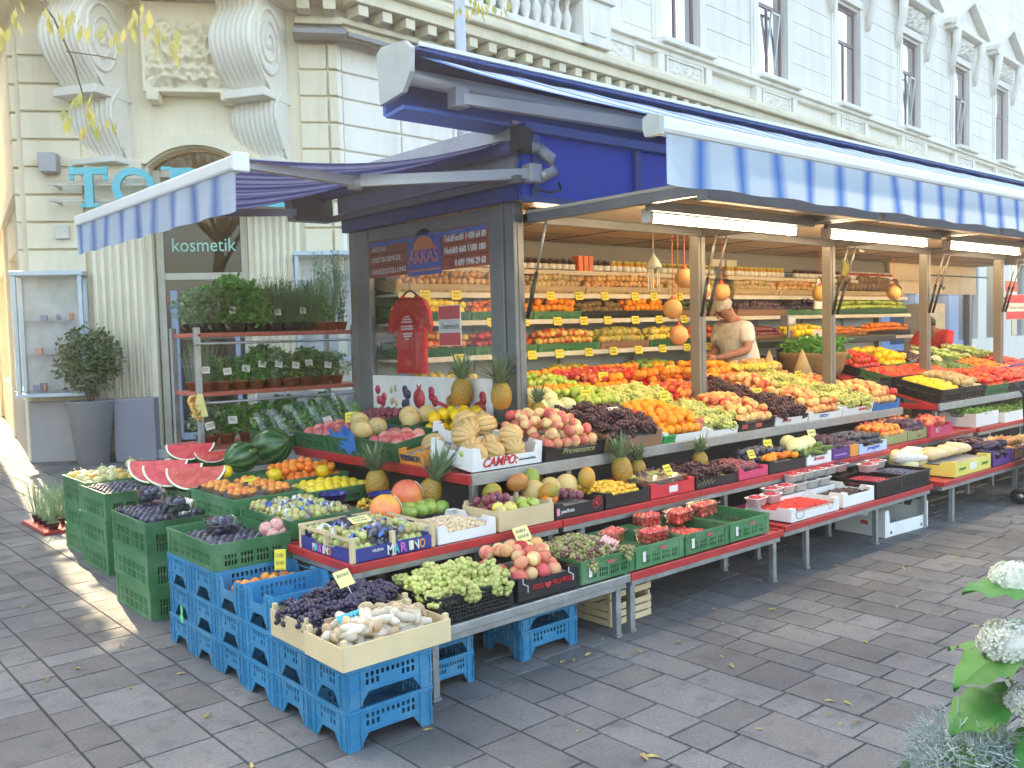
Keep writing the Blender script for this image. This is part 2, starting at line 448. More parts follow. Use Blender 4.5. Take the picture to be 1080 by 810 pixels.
# big scroll brackets
def console(s, ang, wd=.62):
    prof = []
    for i in range(40):
        t = i/39
        if t < .5:
            a_ = t/.5*PI*1.02
            u = .34+.42*math.sin(a_)*1.0+.08*(1-t); z = 6.18-1.3*(t/.5)
            if t < .06: u = .62
        else:
            tt = (t-.5)/.5; u = .30-.26*tt**1.4+.10*math.sin(tt*PI); z = 4.86-.80*tt
        prof.append((u, z))
    mbb = MB(); nw = 44
    def fn(u, v):
        i = v*39; i0 = min(int(i), 38); f = i-i0
        pu = prof[i0][0]*(1-f)+prof[i0+1][0]*f; pz = prof[i0][1]*(1-f)+prof[i0+1][1]*f
        rib = .03*abs(math.sin(u*PI*8)) if (.04 < v < .46 or .53 < v < .97) else .045
        return (-wd/2+wd*u, -(pu+rib), pz)
    M = MA @ T(s, .08, 0) @ RZ(ang)
    mbb.grid(fn, nw, 39, 0, True, M)
    body = [(0, prof[0][1])]+[(-p[0], p[1]) for p in prof]+[(0, prof[-1][1])]
    Ms = M @ frame((-wd/2-.02, 0, 0), (0, 1, 0), (0, 0, 1))
    mbb.plate([body], .05, Ms); mbb.plate([body], .05, M @ frame((wd/2-.03, 0, 0), (0, 1, 0), (0, 0, 1)))
    mbb.box(-wd/2, wd/2, -.04, .3, prof[-1][1]-.04, 6.1, 0, M)
    for side in (-1, 1):
        sp = []
        for i in range(70):
            th = i/69*PI*5.2; rr = .40*(1-i/69*.88)
            sp.append((side*(wd/2+.03), -.42+rr*.82*math.cos(th+.6), 5.52+rr*1.25*math.sin(th+.6)))
        mbb.tube(sp, [.035*(1-.5*i/69) for i in range(70)], 6, 0, M)
        mbb.lathe([(.0, -.05), (.07, -.03), (.08, 0), (.05, .03), (0, .04)], 12, 0, M @ T(side*(wd/2+.02), -.42, 5.52) @ RY(90*side))
        sp = [(side*(wd/2+.02), -.14-.28*math.sin(i/20*PI)*(1-i/30), 4.95-.78*i/20) for i in range(21)]
        mbb.tube(sp, .028, 6, 0, M)
    mbb.rbox(-wd/2-.06, wd/2+.06, -.8, .2, 6.1, 6.24, .015, 0, M); mbb.rbox(-wd/2-.03, wd/2+.03, -.6, .2, 4.82, 4.93, .012, 0, M)
    mbb.rbox(-wd/2-.04, wd/2+.04, -.34, .2, 3.98, 4.06, .012, 0, M)
    return bp('scroll_bracket', mbb, pm('bracket stucco', (.72, .69, .6), .8, 0, .06, 2, .2, 20))
console(-.98, -27); console(-3.08, -27)
# relief panel between the brackets
def relief(name, M, w_, h_, dep, seed, frm=True, mat=PALE, scl=9):
    mbb = MB(); off = Vector((seed*7.3, seed, 0)); nx_ = max(16, int(w_/.022)); nz_ = max(12, int(h_/.022))
    def fn(u, v):
        p = Vector((abs(u-.5)*w_*scl*1.6, v*h_*scl*1.6, 0))+off
        k = noise.noise(p)+.6*noise.noise(p*2.1)+.5*math.sin(math.hypot((abs(u-.5)-.22)*w_*30, (v-.5)*h_*30))*max(0, 1-math.hypot(abs(u-.5)*4-1, v*4-2))
        edge = min(u, 1-u, v, 1-v)*8
        return (u*w_, -dep*max(0, min(1, .35+k))*min(1, edge), v*h_)
    mbb.grid(fn, nx_, nz_, 0, True, M)
    if frm:
        t = .05
        for b_ in ((-t, 0, 0, h_), (w_, w_+t, 0, h_), (-t, w_+t, -t, 0), (-t, w_+t, h_, h_+t)): mbb.rbox(b_[0], b_[1], -.05, .01, b_[2], b_[3], .01, 0, M)
    return bp(name, mbb, mat)
relief('relief_panel', MA @ T(-2.5, -.25, 4.98) , 1.12, .9, .14, 1.3, False, CREAM, 6)
q = MB(); q.box(-2.54, -1.34, -.25, 0, 4.93, 6.1, 0, MA)
def ccv(u, v): return (-2.9+1.75*u, -.02-.75*max(0, v)**2.2, 4.6+1.6*v)
q.rbox(-2.5, -2.34, -.32, 0, 4.8, 4.93, .02, 0, MA); q.rbox(-1.54, -1.38, -.32, 0, 4.8, 4.93, .02, 0, MA)
bp('ornament_base', q, CREAM)
# balcony slab and cornice
q = MB()
q.rbox(-4.5, -.35, -1.15, 0, 6.25, 6.42, .02, 0, MA); q.rbox(-4.6, -.25, -1.25, 0, 6.42, 6.62, .03, 0, MA); q.rbox(-4.3, -.5, -.95, 0, 6.14, 6.25, .02, 0, MA)
bp('balcony_slab', q, CREAM)
q = MB()
def cornice(M, s0, s1):
    q.rbox(s0, s1, -.10, .01, 5.78, 5.95, .01, 0, M); q.rbox(s0, s1, -.18, .01, 5.95, 6.03, .01, 0, M)
    q.rbox(s0-.0, s1, -.45, .01, 6.19, 6.36, .012, 0, M); q.rbox(s0, s1, -.56, .01, 6.36, 6.5, .03, 0, M); q.rbox(s0, s1, -.5, .01, 6.5, 6.56, .01, 0, M)
    k = int((s1-s0)/.42)
    for i in range(k): 
        sx = s0+.12+i*.42; q.rbox(sx, sx+.17, -.40, -.1, 6.035, 6.18, .008, 0, M)
cornice(MB_, .1, 34.0)
q.rbox(-.6, .12, -.45, .01, 6.19, 6.36, .01, 0, MA); q.rbox(-.6, .14, -.52, .01, 6.36, 6.5, .02, 0, MA)
for sx in (-.5, -.15): q.rbox(sx, sx+.17, -.38, -.1, 6.035, 6.18, .008, 0, MA)
q.rbox(-.55, .1, -.10, .01, 5.93, 6.03, .01, 0, MA)
bp('cornice', q, CREAM)
q = MB(); q.add([(-.56, -.42, 5.76), (.16, -.42, 5.76), (.1, -.02, 5.93), (-.56, -.02, 5.93), (-.56, -.42, 5.7), (.16, -.42, 5.7), (.1, -.02, 5.7), (-.56, -.02, 5.7)], [(0, 1, 2, 3), (0, 4, 5, 1), (1, 5, 6, 2), (4, 7, 6, 5), (3, 7, 4, 0)], 0, False, MA)
q.add([(.02, -.42, 5.76), (2.0, -.3, 5.76), (2.0, -.02, 5.88), (.02, -.02, 5.93), (.02, -.42, 5.7), (2.0, -.3, 5.7)], [(0, 1, 2, 3), (0, 4, 5, 1)], 0, False, MB_)
bp('sheet_roof', q, SLATE)
# balustrade
q = MB(); q.rbox(.2, 5.0, -.55, -.2, 6.56, 6.68, .01, 0, MB_); bp('balustrade_base', q, PALE)
q = MB(); q.rbox(.2, 5.0, -.56, -.18, 7.28, 7.42, .02, 0, MB_); bp('handrail', q, PALE)
bal = MB(); bal.lathe([(.07, 0), (.07, .05), (.045, .07), (.085, .2), (.095, .27), (.06, .36), (.035, .44), (.045, .47), (.035, .5), (.06, .54), (.07, .56), (.07, .6)], 12)
bme = bal.mesh('baluster', PALE)
for i in range(17): inst('baluster', bme, MB_ @ T(.5+i*.26, -.38, 6.68), bld)
q = MB(); q.rbox(4.85, 5.62, -.6, .01, 6.56, 7.34, .015, 0, MB_); q.rbox(4.78, 5.7, -.66, .01, 7.34, 7.48, .02, 0, MB_); q.rbox(5.0, 5.47, -.62, -.58, 6.75, 7.2, .012, 0, MB_)
bp('pedestal', q, PALE); q = MB(); q.rbox(.2, .95, -.6, .01, 6.56, 7.34, .015, 0, MB_)
bp('pedestal', q, PALE)
# upper wall B
wins = [3.6, 8.66, 12.5, 16.62, 20.95, 25.35, 29.6]
holes = [rect(c-.68, c+.68, 7.36, 10.02) for c in wins[1:]]+[rect(3.0, 4.2, 6.7, 10.0)]
q = MB(); q.plate([rect(0, 34, 6.2, 16.5)]+holes, -.35, XZ(MB_, 0)); bp('wall', q, PALE)
q = MB()
gh = [rect(2+i*2.9, 4+i*2.9, .9, 3.7) for i in range(11)]
q.plate([rect(0, 34, 0, 6.2)]+gh, -.35, XZ(MB_, 0)); bp('wall', q, PALE)
q = MB(); 
for i in range(11): q.box(2+i*2.9, 4+i*2.9, .18, .2, .9, 3.7, 0, MB_)
bp('shop_glass', q, glassm('shop glass', (.8, .88, .95), .12))
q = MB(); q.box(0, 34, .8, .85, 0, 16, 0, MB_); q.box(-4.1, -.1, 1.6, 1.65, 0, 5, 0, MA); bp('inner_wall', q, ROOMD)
# horizontal courses
q = MB()
zs = 7.5
edges = [6.72]
for c in wins[1:]: edges += [c-1.0, c+1.0]
edges.append(34)
for k in range(0, len(edges), 2):
    z = 7.48; q = MB()
    while z < 15.5:
        q.rbox(edges[k], edges[k+1], -.014, .02, z, z+.485, .007, 0, MB_); z += .5
    bp('rustication', q, PALE)
# ledge
q = MB(); q.rbox(5.7, 34, -.22, .01, 7.16, 7.24, .01, 0, MB_); q.rbox(5.7, 34, -.14, .01, 7.06, 7.16, .01, 0, MB_); q.rbox(5.72, 34, -.06, .01, 6.52, 6.62, .01, 0, MB_)
for c in wins[1:]: q.rbox(c-.95, c+.95, -.32, -.001, 7.245, 7.36, .02, 0, MB_); q.rbox(c-.98, c-.76, -.16, 0, 6.6, 7.05, .01, 0, MB_); q.rbox(c+.76, c+.98, -.16, 0, 6.6, 7.05, .01, 0, MB_)
bp('ledge', q, PALE)
relief('relief_panel', MB_ @ T(6.12, -.09, 6.68), .8, .33, .04, 3.1)
for i, c in enumerate(wins[1:]): relief('relief_panel', MB_ @ T(c-.62, -.1, 6.70), 1.24, .3, .06, 4.4+i)
PANE = pm('window pane', (.25, .33, .34), .04, 0, .5, .6, spec=1.0)
CURT = pm('white curtain', (.7, .72, .7), .8)
for i, c in enumerate(wins[1:]):
    f = MB()
    for b_ in ((c-.68, c-.61, 7.37, 10.01), (c+.61, c+.68, 7.37, 10.01), (c-.61, c+.61, 7.37, 7.44), (c-.58, c+.58, 9.93, 10.01), (c-.58, c+.58, 9.05, 9.15), (c-.035, c+.035, 7.46, 9.05)):
        f.rbox(b_[0], b_[1], .1, .17, b_[2], b_[3], .008, 0, MB_)
    fo = bp('window', f, WINF)
    p_ = MB(); p_.box(c-.61, c+.61, .13, .14, 7.46, 9.93, 0, MB_); p_.build('pane', glassm('upper window glass', (.7, .8, .8), .8, .04, 2.), fo)
    cu = MB(); cu.grid(lambda u, v: (c-.46+.34*u, .3+.03*math.sin(u*22), 7.4+2.5*v), 24, 2, 0, True, MB_); cu.grid(lambda u, v: (c+.46-.22*u, .3+.03*math.sin(u*20), 7.4+2.5*v), 24, 2, 0, True, MB_)
    cu.build('curtain', CURT, fo)
    s_ = MB()
    for sd in (-1, 1):
        s_.rbox(c+sd*.80-.11, c+sd*.80+.11, -.07, .01, 7.36, 10.1, .012, 0, MB_); s_.rbox(c+sd*.94-.05, c+sd*.94+.05, -.04, .01, 7.36, 10.1, .01, 0, MB_)
    s_.rbox(c-.82, c+.82, -.1, .01, 10.1, 10.32, .012, 0, MB_)
    s_.build('surround', PALE, fo)
    hd = MB()
    for sd in (-1, 1):
        hd.tube([(c+sd*1.1, -.1, 9.6), (c+sd*1.14, -.14, 9.95), (c+sd*1.18, -.26, 10.5), (c+sd*1.2, -.3, 10.98)], [.05, .09, .12, .14], 10, 0, MB_)
    if i in (3, 4, 5, 2):
        hd.rbox(c-1.5, c+1.5, -.36, .01, 11.0, 11.14, .02, 0, MB_)
        hd.plate([[(c-1.5, 11.14), (c+1.5, 11.14), (c, 12.0)]], .2, XZ(MB_, 0))
        for sd in (-1, 1): hd.add([(c+sd*1.62, -.45, 11.13), (c, -.45, 12.05), (c, 0, 12.05), (c+sd*1.62, 0, 11.13), (c+sd*1.62, -.45, 11.28), (c, -.45, 12.22), (c, 0, 12.22), (c+sd*1.62, 0, 11.28)], [(0, 3, 2, 1), (4, 5, 6, 7), (0, 1, 5, 4), (1, 2, 6, 5), (2, 3, 7, 6), (3, 0, 4, 7)], 0, False, MB_)
    else: hd.rbox(c-1.1, c+1.1, -.36, .01, 11.0, 11.2, .03, 0, MB_)
    hd.build('window_head', PALE, fo)
    relief('relief_panel', MB_ @ T(c-.9, -.11, 10.34), 1.8, .62, .14, 9+i, False)
# tilted sashes standing open
for c in (wins[2], wins[4], wins[5]):
    f = MB(); M_ = MB_ @ T(c-.02, .10, 7.48) @ RX(7)
    for b_ in ((0, .05, 0, 1.5), (.4, .45, 0, 1.5), (0, .45, 0, .05), (0, .45, 1.45, 1.5)): f.box(b_[0], b_[1], .06, .1, b_[2], b_[3], 0, M_)
    bp('sash', f, pm('pale sash', (.6, .62, .62), .5))
q = MB(); q.box(3.0, 4.2, .18, .2, 6.7, 10, 0, MB_); bp('balcony_door', q, PANE)
# wall C along the side street
q = MB(); q.plate([rect(-14, 0, 0, 15), rect(-3.6, -.9, .9, 3.0), rect(-9, -5, .9, 3.0)], -.35, XZ(MC, 0)); bp('wall', q, CREAM)
q = MB(); 
for s0 in (-.45, -4.4, -9.9): q.rbox(s0, s0+.4, -.06, .01, 0, 3.6, .02, 0, MC)
blocks(q, MC, -.4, -.02, [z+.1 for z in rj[:13]], dpt=.06)
q.rbox(-14, -.1, -.08, .01, 3.6, 3.9, .02, 0, MC); q.rbox(-14, -.1, -.1, .01, 6.1, 6.5, .02, 0, MC)
bp('side_pilaster', q, CREAM)
# plinth
q = MB(); q.rbox(-4.2, -2.62, -.13, .01, 0, .83, .02, 0, MA); q.rbox(-1.26, .02, -.13, .01, 0, .83, .02, 0, MA); q.rbox(-.02, 14, -.13, .01, 0, .83, .02, 0, MB_); q.rbox(-4, .1, -.04, .01, 0, .83, .02, 0, MC); bp('plinth', q, STONEG)
q = MB(); q.rbox(-2.62, -1.26, -.3, .4, 0, .13, .01, 0, MA); bp('door_step', q, pm('step stone', (.42, .4, .37), .7, 0, .1, 5))
# shop door and fan light
DF = pm('door frame cream', (.5, .46, .36), .5)
q = MB()
dl = MA
for b_ in ((-2.56, -2.46, .13, 3.95), (-1.42, -1.32, .13, 3.95), (-2.46, -1.42, 2.44, 2.54), (-2.46, -1.42, 3.86, 3.96)): q.rbox(b_[0], b_[1], .16, .26, b_[2], b_[3], .01, 0, dl)
dr = bp('shop_door', q, DF)
q = MB(); q.box(-2.46, -1.42, .2, .21, .14, 2.44, 0, dl); q.build('pane', glassm('door glass', (.75, .8, .85), .05, .02, .15), dr)
q = MB(); q.box(-2.46, -1.42, .2, .21, 2.54, 3.86, 0, dl); q.build('pane', glassm('fanlight glass', (.45, .42, .35), .04, .02, .12), dr)
q = MB(); q.plate([arch(-2.54, -1.34, 3.97, 3.99, 4.22)], .01, XZ(dl, .2)); q.build('pane', glassm('fanlight glass', (1, 1, 1)), dr)
q = MB(); q.rbox(-2.4, -2.3, .14, .2, .2, 2.3, .01, 0, dl); q.rbox(-2.4, -1.48, .14, .2, .2, .3, .01, 0, dl); q.rbox(-1.55, -1.48, .14, .2, .2, 2.3, .01, 0, dl); q.build('door_leaf', pm('blue grey leaf', (.25, .3, .4), .5), dr)
q = MB(); q.box(-2.44, -1.44, .17, .185, 2.14, 2.22, 0, dl); q.build('stripe', pm('dull red stripe', (.35, .08, .08), .6), dr)
q = MB(); q.box(-2.42, -2.28, .17, .185, 1.98, 2.10, 0, dl); q.build('sticker', pm('blue sticker', (.1, .17, .4), .5), dr)
text('kosmetik', .27, XZ(dl, .18) @ T(-2.36, 2.84, 0), pm('mint lettering', (.28, .62, .5), .5), dr, fit=.86)
# little things inside the shop, to be seen through the door
q = MB()
for i in range(5):
    z = .35+i*.42; q.box(-2.5, -1.3, .9, 1.3, z, z+.03, 0, MA)
sh = bp('shop_shelf', q, pm('shop shelf', (.55, .5, .42), .6))
# big shop letters
tq = pm('turquoise letters', (.02, .42, .5), .35, coat=.3)
tl = thing('shop_sign', 'large turquoise shop letters on a rail above the arched door', 'sign', T(6.64, 11.4, 0))
for ch, s0, wd in (('T', -3.47, .47), ('O', -2.97, .55), ('P', -2.27, .47), ('O', -1.70, .55), ('I', -1.03, .21)):
    text(ch, .72, XZ(MA, -.42) @ T(s0, 3.38, 0), tq, tl, 'letter', .035, True, fit=wd)
q = MB(); a_ = XZ(MA, -.42)
for x0, x1, z0, z1 in ((-3.47, -3.42, 3.72, 3.9), (-3.05, -3.0, 3.72, 3.9), (-3.35, -3.12, 3.375, 3.42), (-2.33, -2.05, 3.375, 3.42), (-2.33, -2.2, 3.86, 3.9), (-1.07, -.78, 3.375, 3.42), (-1.07, -.78, 3.86, 3.9)): q.plate([rect(x0, x1, z0, z1)], .036, a_ @ T(0, 0, -.0175))
q.build('serif', tq, tl)
q = MB(); q.rbox(-3.75, -.7, -.36, -.33, 3.66, 3.70, .004, 0, MA); q.rbox(-3.75, -.7, -.36, -.33, 3.45, 3.49, .004, 0, MA)
for s0 in (-3.7, -2.55, -.75): q.rbox(s0, s0+.03, -.36, 0, 3.66, 3.69, .004, 0, MA); q.rbox(s0, s0+.03, -.36, 0, 3.45, 3.48, .004, 0, MA)
q.build('rail', pm('rail paint', (.5, .48, .4), .5, .3), tl)
# wall lamps
def wall_lamp(s, z, M, label):
    l = thing('wall_lamp', label, 'lamp', T(6.64, 11.4, 0))
    q = MB(); q.rbox(s-.11, s+.11, -.28, -.08, z, z+.25, .01, 0, M); q.build('housing', pm('lamp grey', (.28, .28, .3), .4, .4), l)
    q = MB(); q.rbox(s-.03, s+.03, -.08, 0, z+.08, z+.14, .004, 0, M); q.build('bracket', DARKP, l)
wall_lamp(-3.78, 3.86, MA, 'square grey wall lamp beside the turquoise letter T')
q = MB(); q.rbox(-3.78, -3.6, -.12, -.05, 3.0, 3.18, .01, 0, MA); o = q.build('alarm_box', pm('alarm box', (.6, .58, .5), .5), None, T(6.64, 11.4, 0)); tag(o, 'small beige box fixed to the wall below the square lamp', 'alarm box')
# showcases
def showcase(s0, s1, z0, z1, M, label, dep=.34, items=True):
    t = thing('showcase', label, 'showcase', T(6.64, 11.4, 0))
    fm_ = pm('pale blue metal', (.42, .5, .55), .4, .3)
    q = MB()
    for s in (s0, s1-.05):
        for y in (-dep, -.1): q.rbox(s, s+.05, y, y+.05, z0, z1, .005, 0, M)
    q.rbox(s0-.02, s1+.02, -dep-.02, -.065, z1, z1+.06, .006, 0, M); q.rbox(s0-.02, s1+.02, -dep-.02, -.065, z0-.05, z0, .006, 0, M)
    q.build('frame', fm_, t)
    q = MB(); q.box(s0+.05, s1-.05, -dep+.02, -dep+.026, z0, z1, 0, M); q.build('pane', glassm('clear glass', (.96, .98, 1), .02), t)
    q = MB(); q.box(s0, s1, -.065, -.05, z0, z1, 0, M); q.build('back_board', pm('showcase white', (.5, .47, .42), .6, 0, .3, 3), t)
    if items:
        for z in (z0+.02, z0+.5, z0+.95):
            q = MB(); q.box(s0+.04, s1-.04, -dep+.05, -.07, z, z+.012, 0, M); q.build('shelf', glassm('clear glass'), t)
        for k in range(9):
            s = U(s0+.1, s1-.15); z = rd.choice((z0+.032, z0+.512, z0+.962)); q = MB()
            c_ = rd.choice([(.6, .2, .1), (.1, .1, .12), (.7, .6, .3), (.75, .3, .2), (.2, .2, .3)])
            q.rbox(s, s+U(.04, .1), -.25, -.17, z, z+U(.06, .14), .006, 0, M); tag(q.build('product_box', pm('pack%d' % int(c_[0]*100+c_[2]*10), c_, .5), None, T(6.64, 11.4, 0)), 'little cosmetics pack standing in the glass showcase at the corner', 'box', 'cosmetics packs in the corner showcase')
    return t
showcase(-4.28, -3.42, .95, 2.5, MA, 'tall glass showcase with pale blue frame on the building corner')
showcase(-.66, .22, 1.3, 2.72, MA, 'empty glass showcase with pale blue frame behind the herb rack', items=False)
# side street: unseen building across, its near edge placed to bound the sun strip
q = MB(); q.box(-22, 3.3, 17.5, 30, 0, 13, 0)
ob = thing('opposite_building', 'unseen building across the side street, placed to shade the paving', 'building', T(0, 0, 0))
q.build('wall', PALE, ob); q = MB(); q.rbox(2.6, 4.35, 17.1, 17.49, 9.4, 13, .02); q.build('sun_blocker', PALE, ob)  # second box is added out of view to cut the sun strip short
q = MB()
for i in range(7):
    for j in range(3): q.box(-.5-i*2.6, .6-i*2.6, 17.46, 17.49, 1+j*3.6, 3.2+j*3.6)
q.build('window', PANE, ob)
# street pole
q = MB(); q.tube([(0, 0, 0), (0, 0, 9)], [.075, .06], 12); q.lathe([(.13, 0), (.12, .5), (.08, .55)], 12)
q2 = q
o = q2.build('street_pole', pm('pole grey', (.42, .45, .5), .4, .4, .08, 3), None, T(6.62, 8.42, 0)); tag(o, 'plain pale grey street pole rising behind the blue awning', 'pole')
# ------------------------------------------------------------------ street trees (the first added out of view to shade the paving)
BARK = pm('bark', (.14, .11, .08), .9, 0, .3, 12, .6)
LF1 = leafm('street tree leaf', (.10, .16, .03), (.28, .30, .05), .5, .35)
LFY = leafm('yellow green leaf', (.46, .50, .12), (.70, .64, .2), .5, .5)
tr = random.Random(9)
def crown(mb, c, r, n, size):
    for _ in range(n):
        cc = Vector(c)+Vector((tr.gauss(0, .45)*r[0], tr.gauss(0, .45)*r[1], tr.gauss(0, .45)*r[2]))
        d = cc-Vector(c)
        k = math.sqrt((d.x/r[0])**2+(d.y/r[1])**2+(d.z/r[2])**2)
        if k > 1: cc = Vector(c)+d/k
        leaves(mb, [cc+Vector((tr.gauss(0, .12), tr.gauss(0, .12), tr.gauss(0, .12))) for _ in range(7)], size, 1, 0, .6, .5, tr)
for i, (tx, ty, cx, cy, cz) in enumerate(((.5, 14.2, .85, 14.2, 6.0),)):
    t = thing('street_tree', ['unseen street tree added on the side street to shade the paving', 'second street tree along the side street', 'third street tree at the end of the side street'][i], 'tree', T(tx, ty, 0), 'street trees along the side street')
    q = MB(); q.tube([(0, 0, 0), (.02, 0, 1.5), (.08, .02, 3.2), (.25, 0, 5)], [.17, .14, .12, .07], 10)
    for k in range(7):
        a_ = k*2.4; q.tube([(.08, .02, 2.9+k*.15), (.4*math.cos(a_)+.2, .5*math.sin(a_), 4.2+k*.2), (1.2*math.cos(a_)+.3, 1.2*math.sin(a_), 5.2+k*.3)], [.06, .045, .015], 6)
    q.build('trunk', BARK, t)
    q = MB(); crown(q, (cx-tx, 0, cz), (1.9, 1.9, 2.9), 620, .2); q.build('crown', LF1, t)
# the tree whose twigs hang into the top of the picture
t = thing('street_tree', 'street tree whose yellow green twigs hang in front of the facade', 'tree', T(-1.6, 3.9, 0), 'street trees along the side street')
q = MB(); q.tube([(0, 0, 0), (0, .02, 1.8), (.1, .05, 3.4), (.3, .1, 5.2)], [.2, .17, .14, .08], 10)
tips = [(1.0, 4.7, 3.02), (1.1, 4.65, 3.1), (1.22, 4.6, 3.12), (1.3, 4.55, 3.12), (1.48, 4.55, 3.1), (1.6, 4.5, 3.16), (1.68, 4.46, 3.12), (1.72, 4.45, 3.06), (1.35, 4.68, 2.78), (1.33, 4.68, 2.7), (1.4, 4.66, 2.66)]
tips2 = [(2.93, 3.69, 3.27), (3.0, 3.63, 3.28), (3.08, 3.58, 3.27), (2.97, 3.66, 3.24)]
O_ = Vector((-1.6, 3.9, 0))
q.tube([(.1, .05, 3.3), (1.2, .6, 4.1), (2.2, .75, 3.9), (2.7, .8, 3.35)], [.08, .05, .03, .012], 6)
q.tube([(2.7, .8, 3.35), (2.85, .76, 3.12), (2.93, .78, 2.95), (2.97, .78, 2.78)], [.012, .006, .005, .003], 5)
q.tube([(2.9, .77, 2.98), (3.05, .72, 2.97), (3.1, .7, 2.96)], .003, 5)
q.tube([(2.2, .75, 3.9), (2.6, .75, 3.6), (2.5, .8, 3.1)], [.03, .01, .004], 5)
q.tube([(1.2, .6, 4.1), (3.2, .3, 4.5), (4.4, -.1, 4.1), (4.6, -.25, 3.3)], [.05, .035, .015, .004], 6)
for k in range(6):
    a_ = k*1.1; q.tube([(.2, .08, 4), (1.0*math.cos(a_), 1.1*math.sin(a_), 5.2), (1.9*math.cos(a_), 1.9*math.sin(a_), 6)], [.08, .05, .02], 6)
q.build('trunk', BARK, t)
q = MB(); crown(q, (.2, .1, 6.6), (2.3, 2.3, 1.9), 260, .15)
q.build('crown', LF1, t)
q = MB()
for tp in tips:
    for k in range(9):
        c_ = Vector(tp)-O_+Vector((tr.gauss(0, .035), tr.gauss(0, .035), tr.gauss(0, .03)))
        L = tr.uniform(.055, .095); a_ = tr.uniform(0, 6.28); w_ = L*.2
        dx = Vector((math.cos(a_), math.sin(a_), 0)); e = c_+dx*L*.35-Vector((0, 0, L))
        q.add([c_, (c_+e)/2+dx.cross(Vector((0, 0, 1)))*w_, e, (c_+e)/2-dx.cross(Vector((0, 0, 1)))*w_], [(0, 1, 2, 3)])
for tp in tips2:
    for k in range(6):
        c_ = Vector(tp)-O_+Vector((tr.gauss(0, .03), tr.gauss(0, .03), tr.gauss(0, .015)))
        L = tr.uniform(.05, .08); a_ = tr.uniform(0, 6.28); w_ = L*.2
        dx = Vector((math.cos(a_), math.sin(a_), 0)); e = c_+dx*L*.3-Vector((0, 0, L))
        q.add([c_, (c_+e)/2+dx.cross(Vector((0, 0, 1)))*w_, e, (c_+e)/2-dx.cross(Vector((0, 0, 1)))*w_], [(0, 1, 2, 3)])
q.build('twig_leaves', LFY, t)
# ------------------------------------------------------------------ fruit meshes
K = {}
def kind(name, cat, meshes, mats, r, h=None, tip=25): K[name] = dict(cat=cat, me=meshes, r=r, h=h or r, tip=tip)
def variants(name, fn, mats):
    out = []
    for m in mats:
        for k in range(2 if len(mats) < 3 else 1): mb = MB(); fn(mb, k); out.append(mb.mesh(name, m))
    return out
def ball(r, squash=.93, dim=.18, crease=0., point=0., n=14, k=9):
    def f(mb, s):
        pr = []
        for i in range(k+1):
            t = i/k*PI; rr = math.sin(t)*r; z = -math.cos(t)*r*squash
            d = math.exp(-(rr/(r*.38))**2)*dim*r
            z += d if i < k/2 else -d
            if point and i > k/2: z += point*r*math.exp(-(rr/(r*.25))**2)
            pr.append((max(rr, 0), z))
        pr[0] = (0, pr[0][1]); pr[-1] = (0, pr[-1][1])
        cf = (lambda rr, z, a: rr*(1-crease*math.exp(-(min(a, 2*PI-a)/.25)**2))) if crease else None
        mb.lathe(pr, n, 0, fn=cf)
        if dim > .1 and not crease: mb.tube([(0, 0, r*squash*.72), (.002, .001, r*squash*1.12)], .0018, 4, 0)
    return f
FM = fruitm
kind('peach', 'peach', variants('peach', ball(.037, .95, .12, .10), [FM('peach red', (.55, .03, .035), (.85, .42, .14), (.88, .62, .25), 14, .42, .6, .6), FM('peach yellow', (.85, .5, .17), (.62, .08, .05), None, 13, .5, .66, .6)]), None, .037)
kind('pale_peach', 'peach', variants('peach', ball(.039, .9, .12, .10), [FM('peach pale', (.82, .58, .26), (.7, .16, .12), (.62, .06, .07), 12, .48, .64, .65)]), None, .039)
kind('nectarine', 'nectarine', variants('nectarine', ball(.034, .97, .1, .08), [FM('nectarine', (.62, .04, .03), (.85, .3, .06), None, 15, .45, .6, .3)]), None, .034)
kind('apricot', 'apricot', variants('apricot', ball(.025, .95, .1, .1), [FM('apricot', (.85, .36, .06), (.8, .2, .05), None, 20)]), None, .025)
kind('orange', 'orange', variants('orange', ball(.037, .97, .05), [FM('orange', (.87, .26, .01), (.85, .33, .02), None, 8, bump=.5, rough=.4)]), None, .037)
kind('tangerine', 'tangerine', variants('tangerine', ball(.029, .85, .1), [FM('tangerine', (.88, .19, .015), (.85, .26, .02), None, 8, bump=.4, rough=.38)]), None, .029)
kind('red_apple', 'apple', variants('apple', ball(.036, .9, .3), [FM('apple red', (.5, .02, .02), (.72, .25, .08), None, 16, .5, .72, .28)]), None, .036)
kind('apple', 'apple', variants('apple', ball(.036, .9, .3), [FM('apple two tone', (.78, .6, .14), (.68, .09, .04), None, 12, .44, .6, .3)]), None, .036)
kind('green_apple', 'apple', variants('apple', ball(.036, .9, .3), [FM('apple green', (.32, .45, .05), (.5, .55, .12), None, 12, .44, .6, .3)]), None, .036)
kind('yellow_apple', 'apple', variants('apple', ball(.036, .93, .28), [FM('apple yellow', (.82, .62, .08), (.75, .6, .2), None, 12, .44, .6, .3)]), None, .036)
kind('plum', 'plum', variants('plum', ball(.021, 1.15, .05, .06), [FM('plum', (.025, .025, .045), (.11, .12, .17), None, 22, .45, .62, .5)]), None, .021, .024, 80)
kind('red_plum', 'plum', variants('plum', ball(.026, 1.02, .08, .05), [FM('red plum', (.22, .02, .035), (.32, .09, .10), (.16, .05, .10), 20, .4, .6, .35)]), None, .026)
kind('greengage', 'greengage', variants('greengage', ball(.02, .98, .06, .05), [FM('greengage', (.42, .47, .12), (.55, .52, .2), (.45, .3, .15), 20, .4, .6, .4)]), None, .02)
kind('tomato', 'tomato', variants('tomato', ball(.033, .84, .14), [FM('tomato', (.72, .03, .01), (.78, .09, .02), None, 8, rough=.25)]), None, .033)
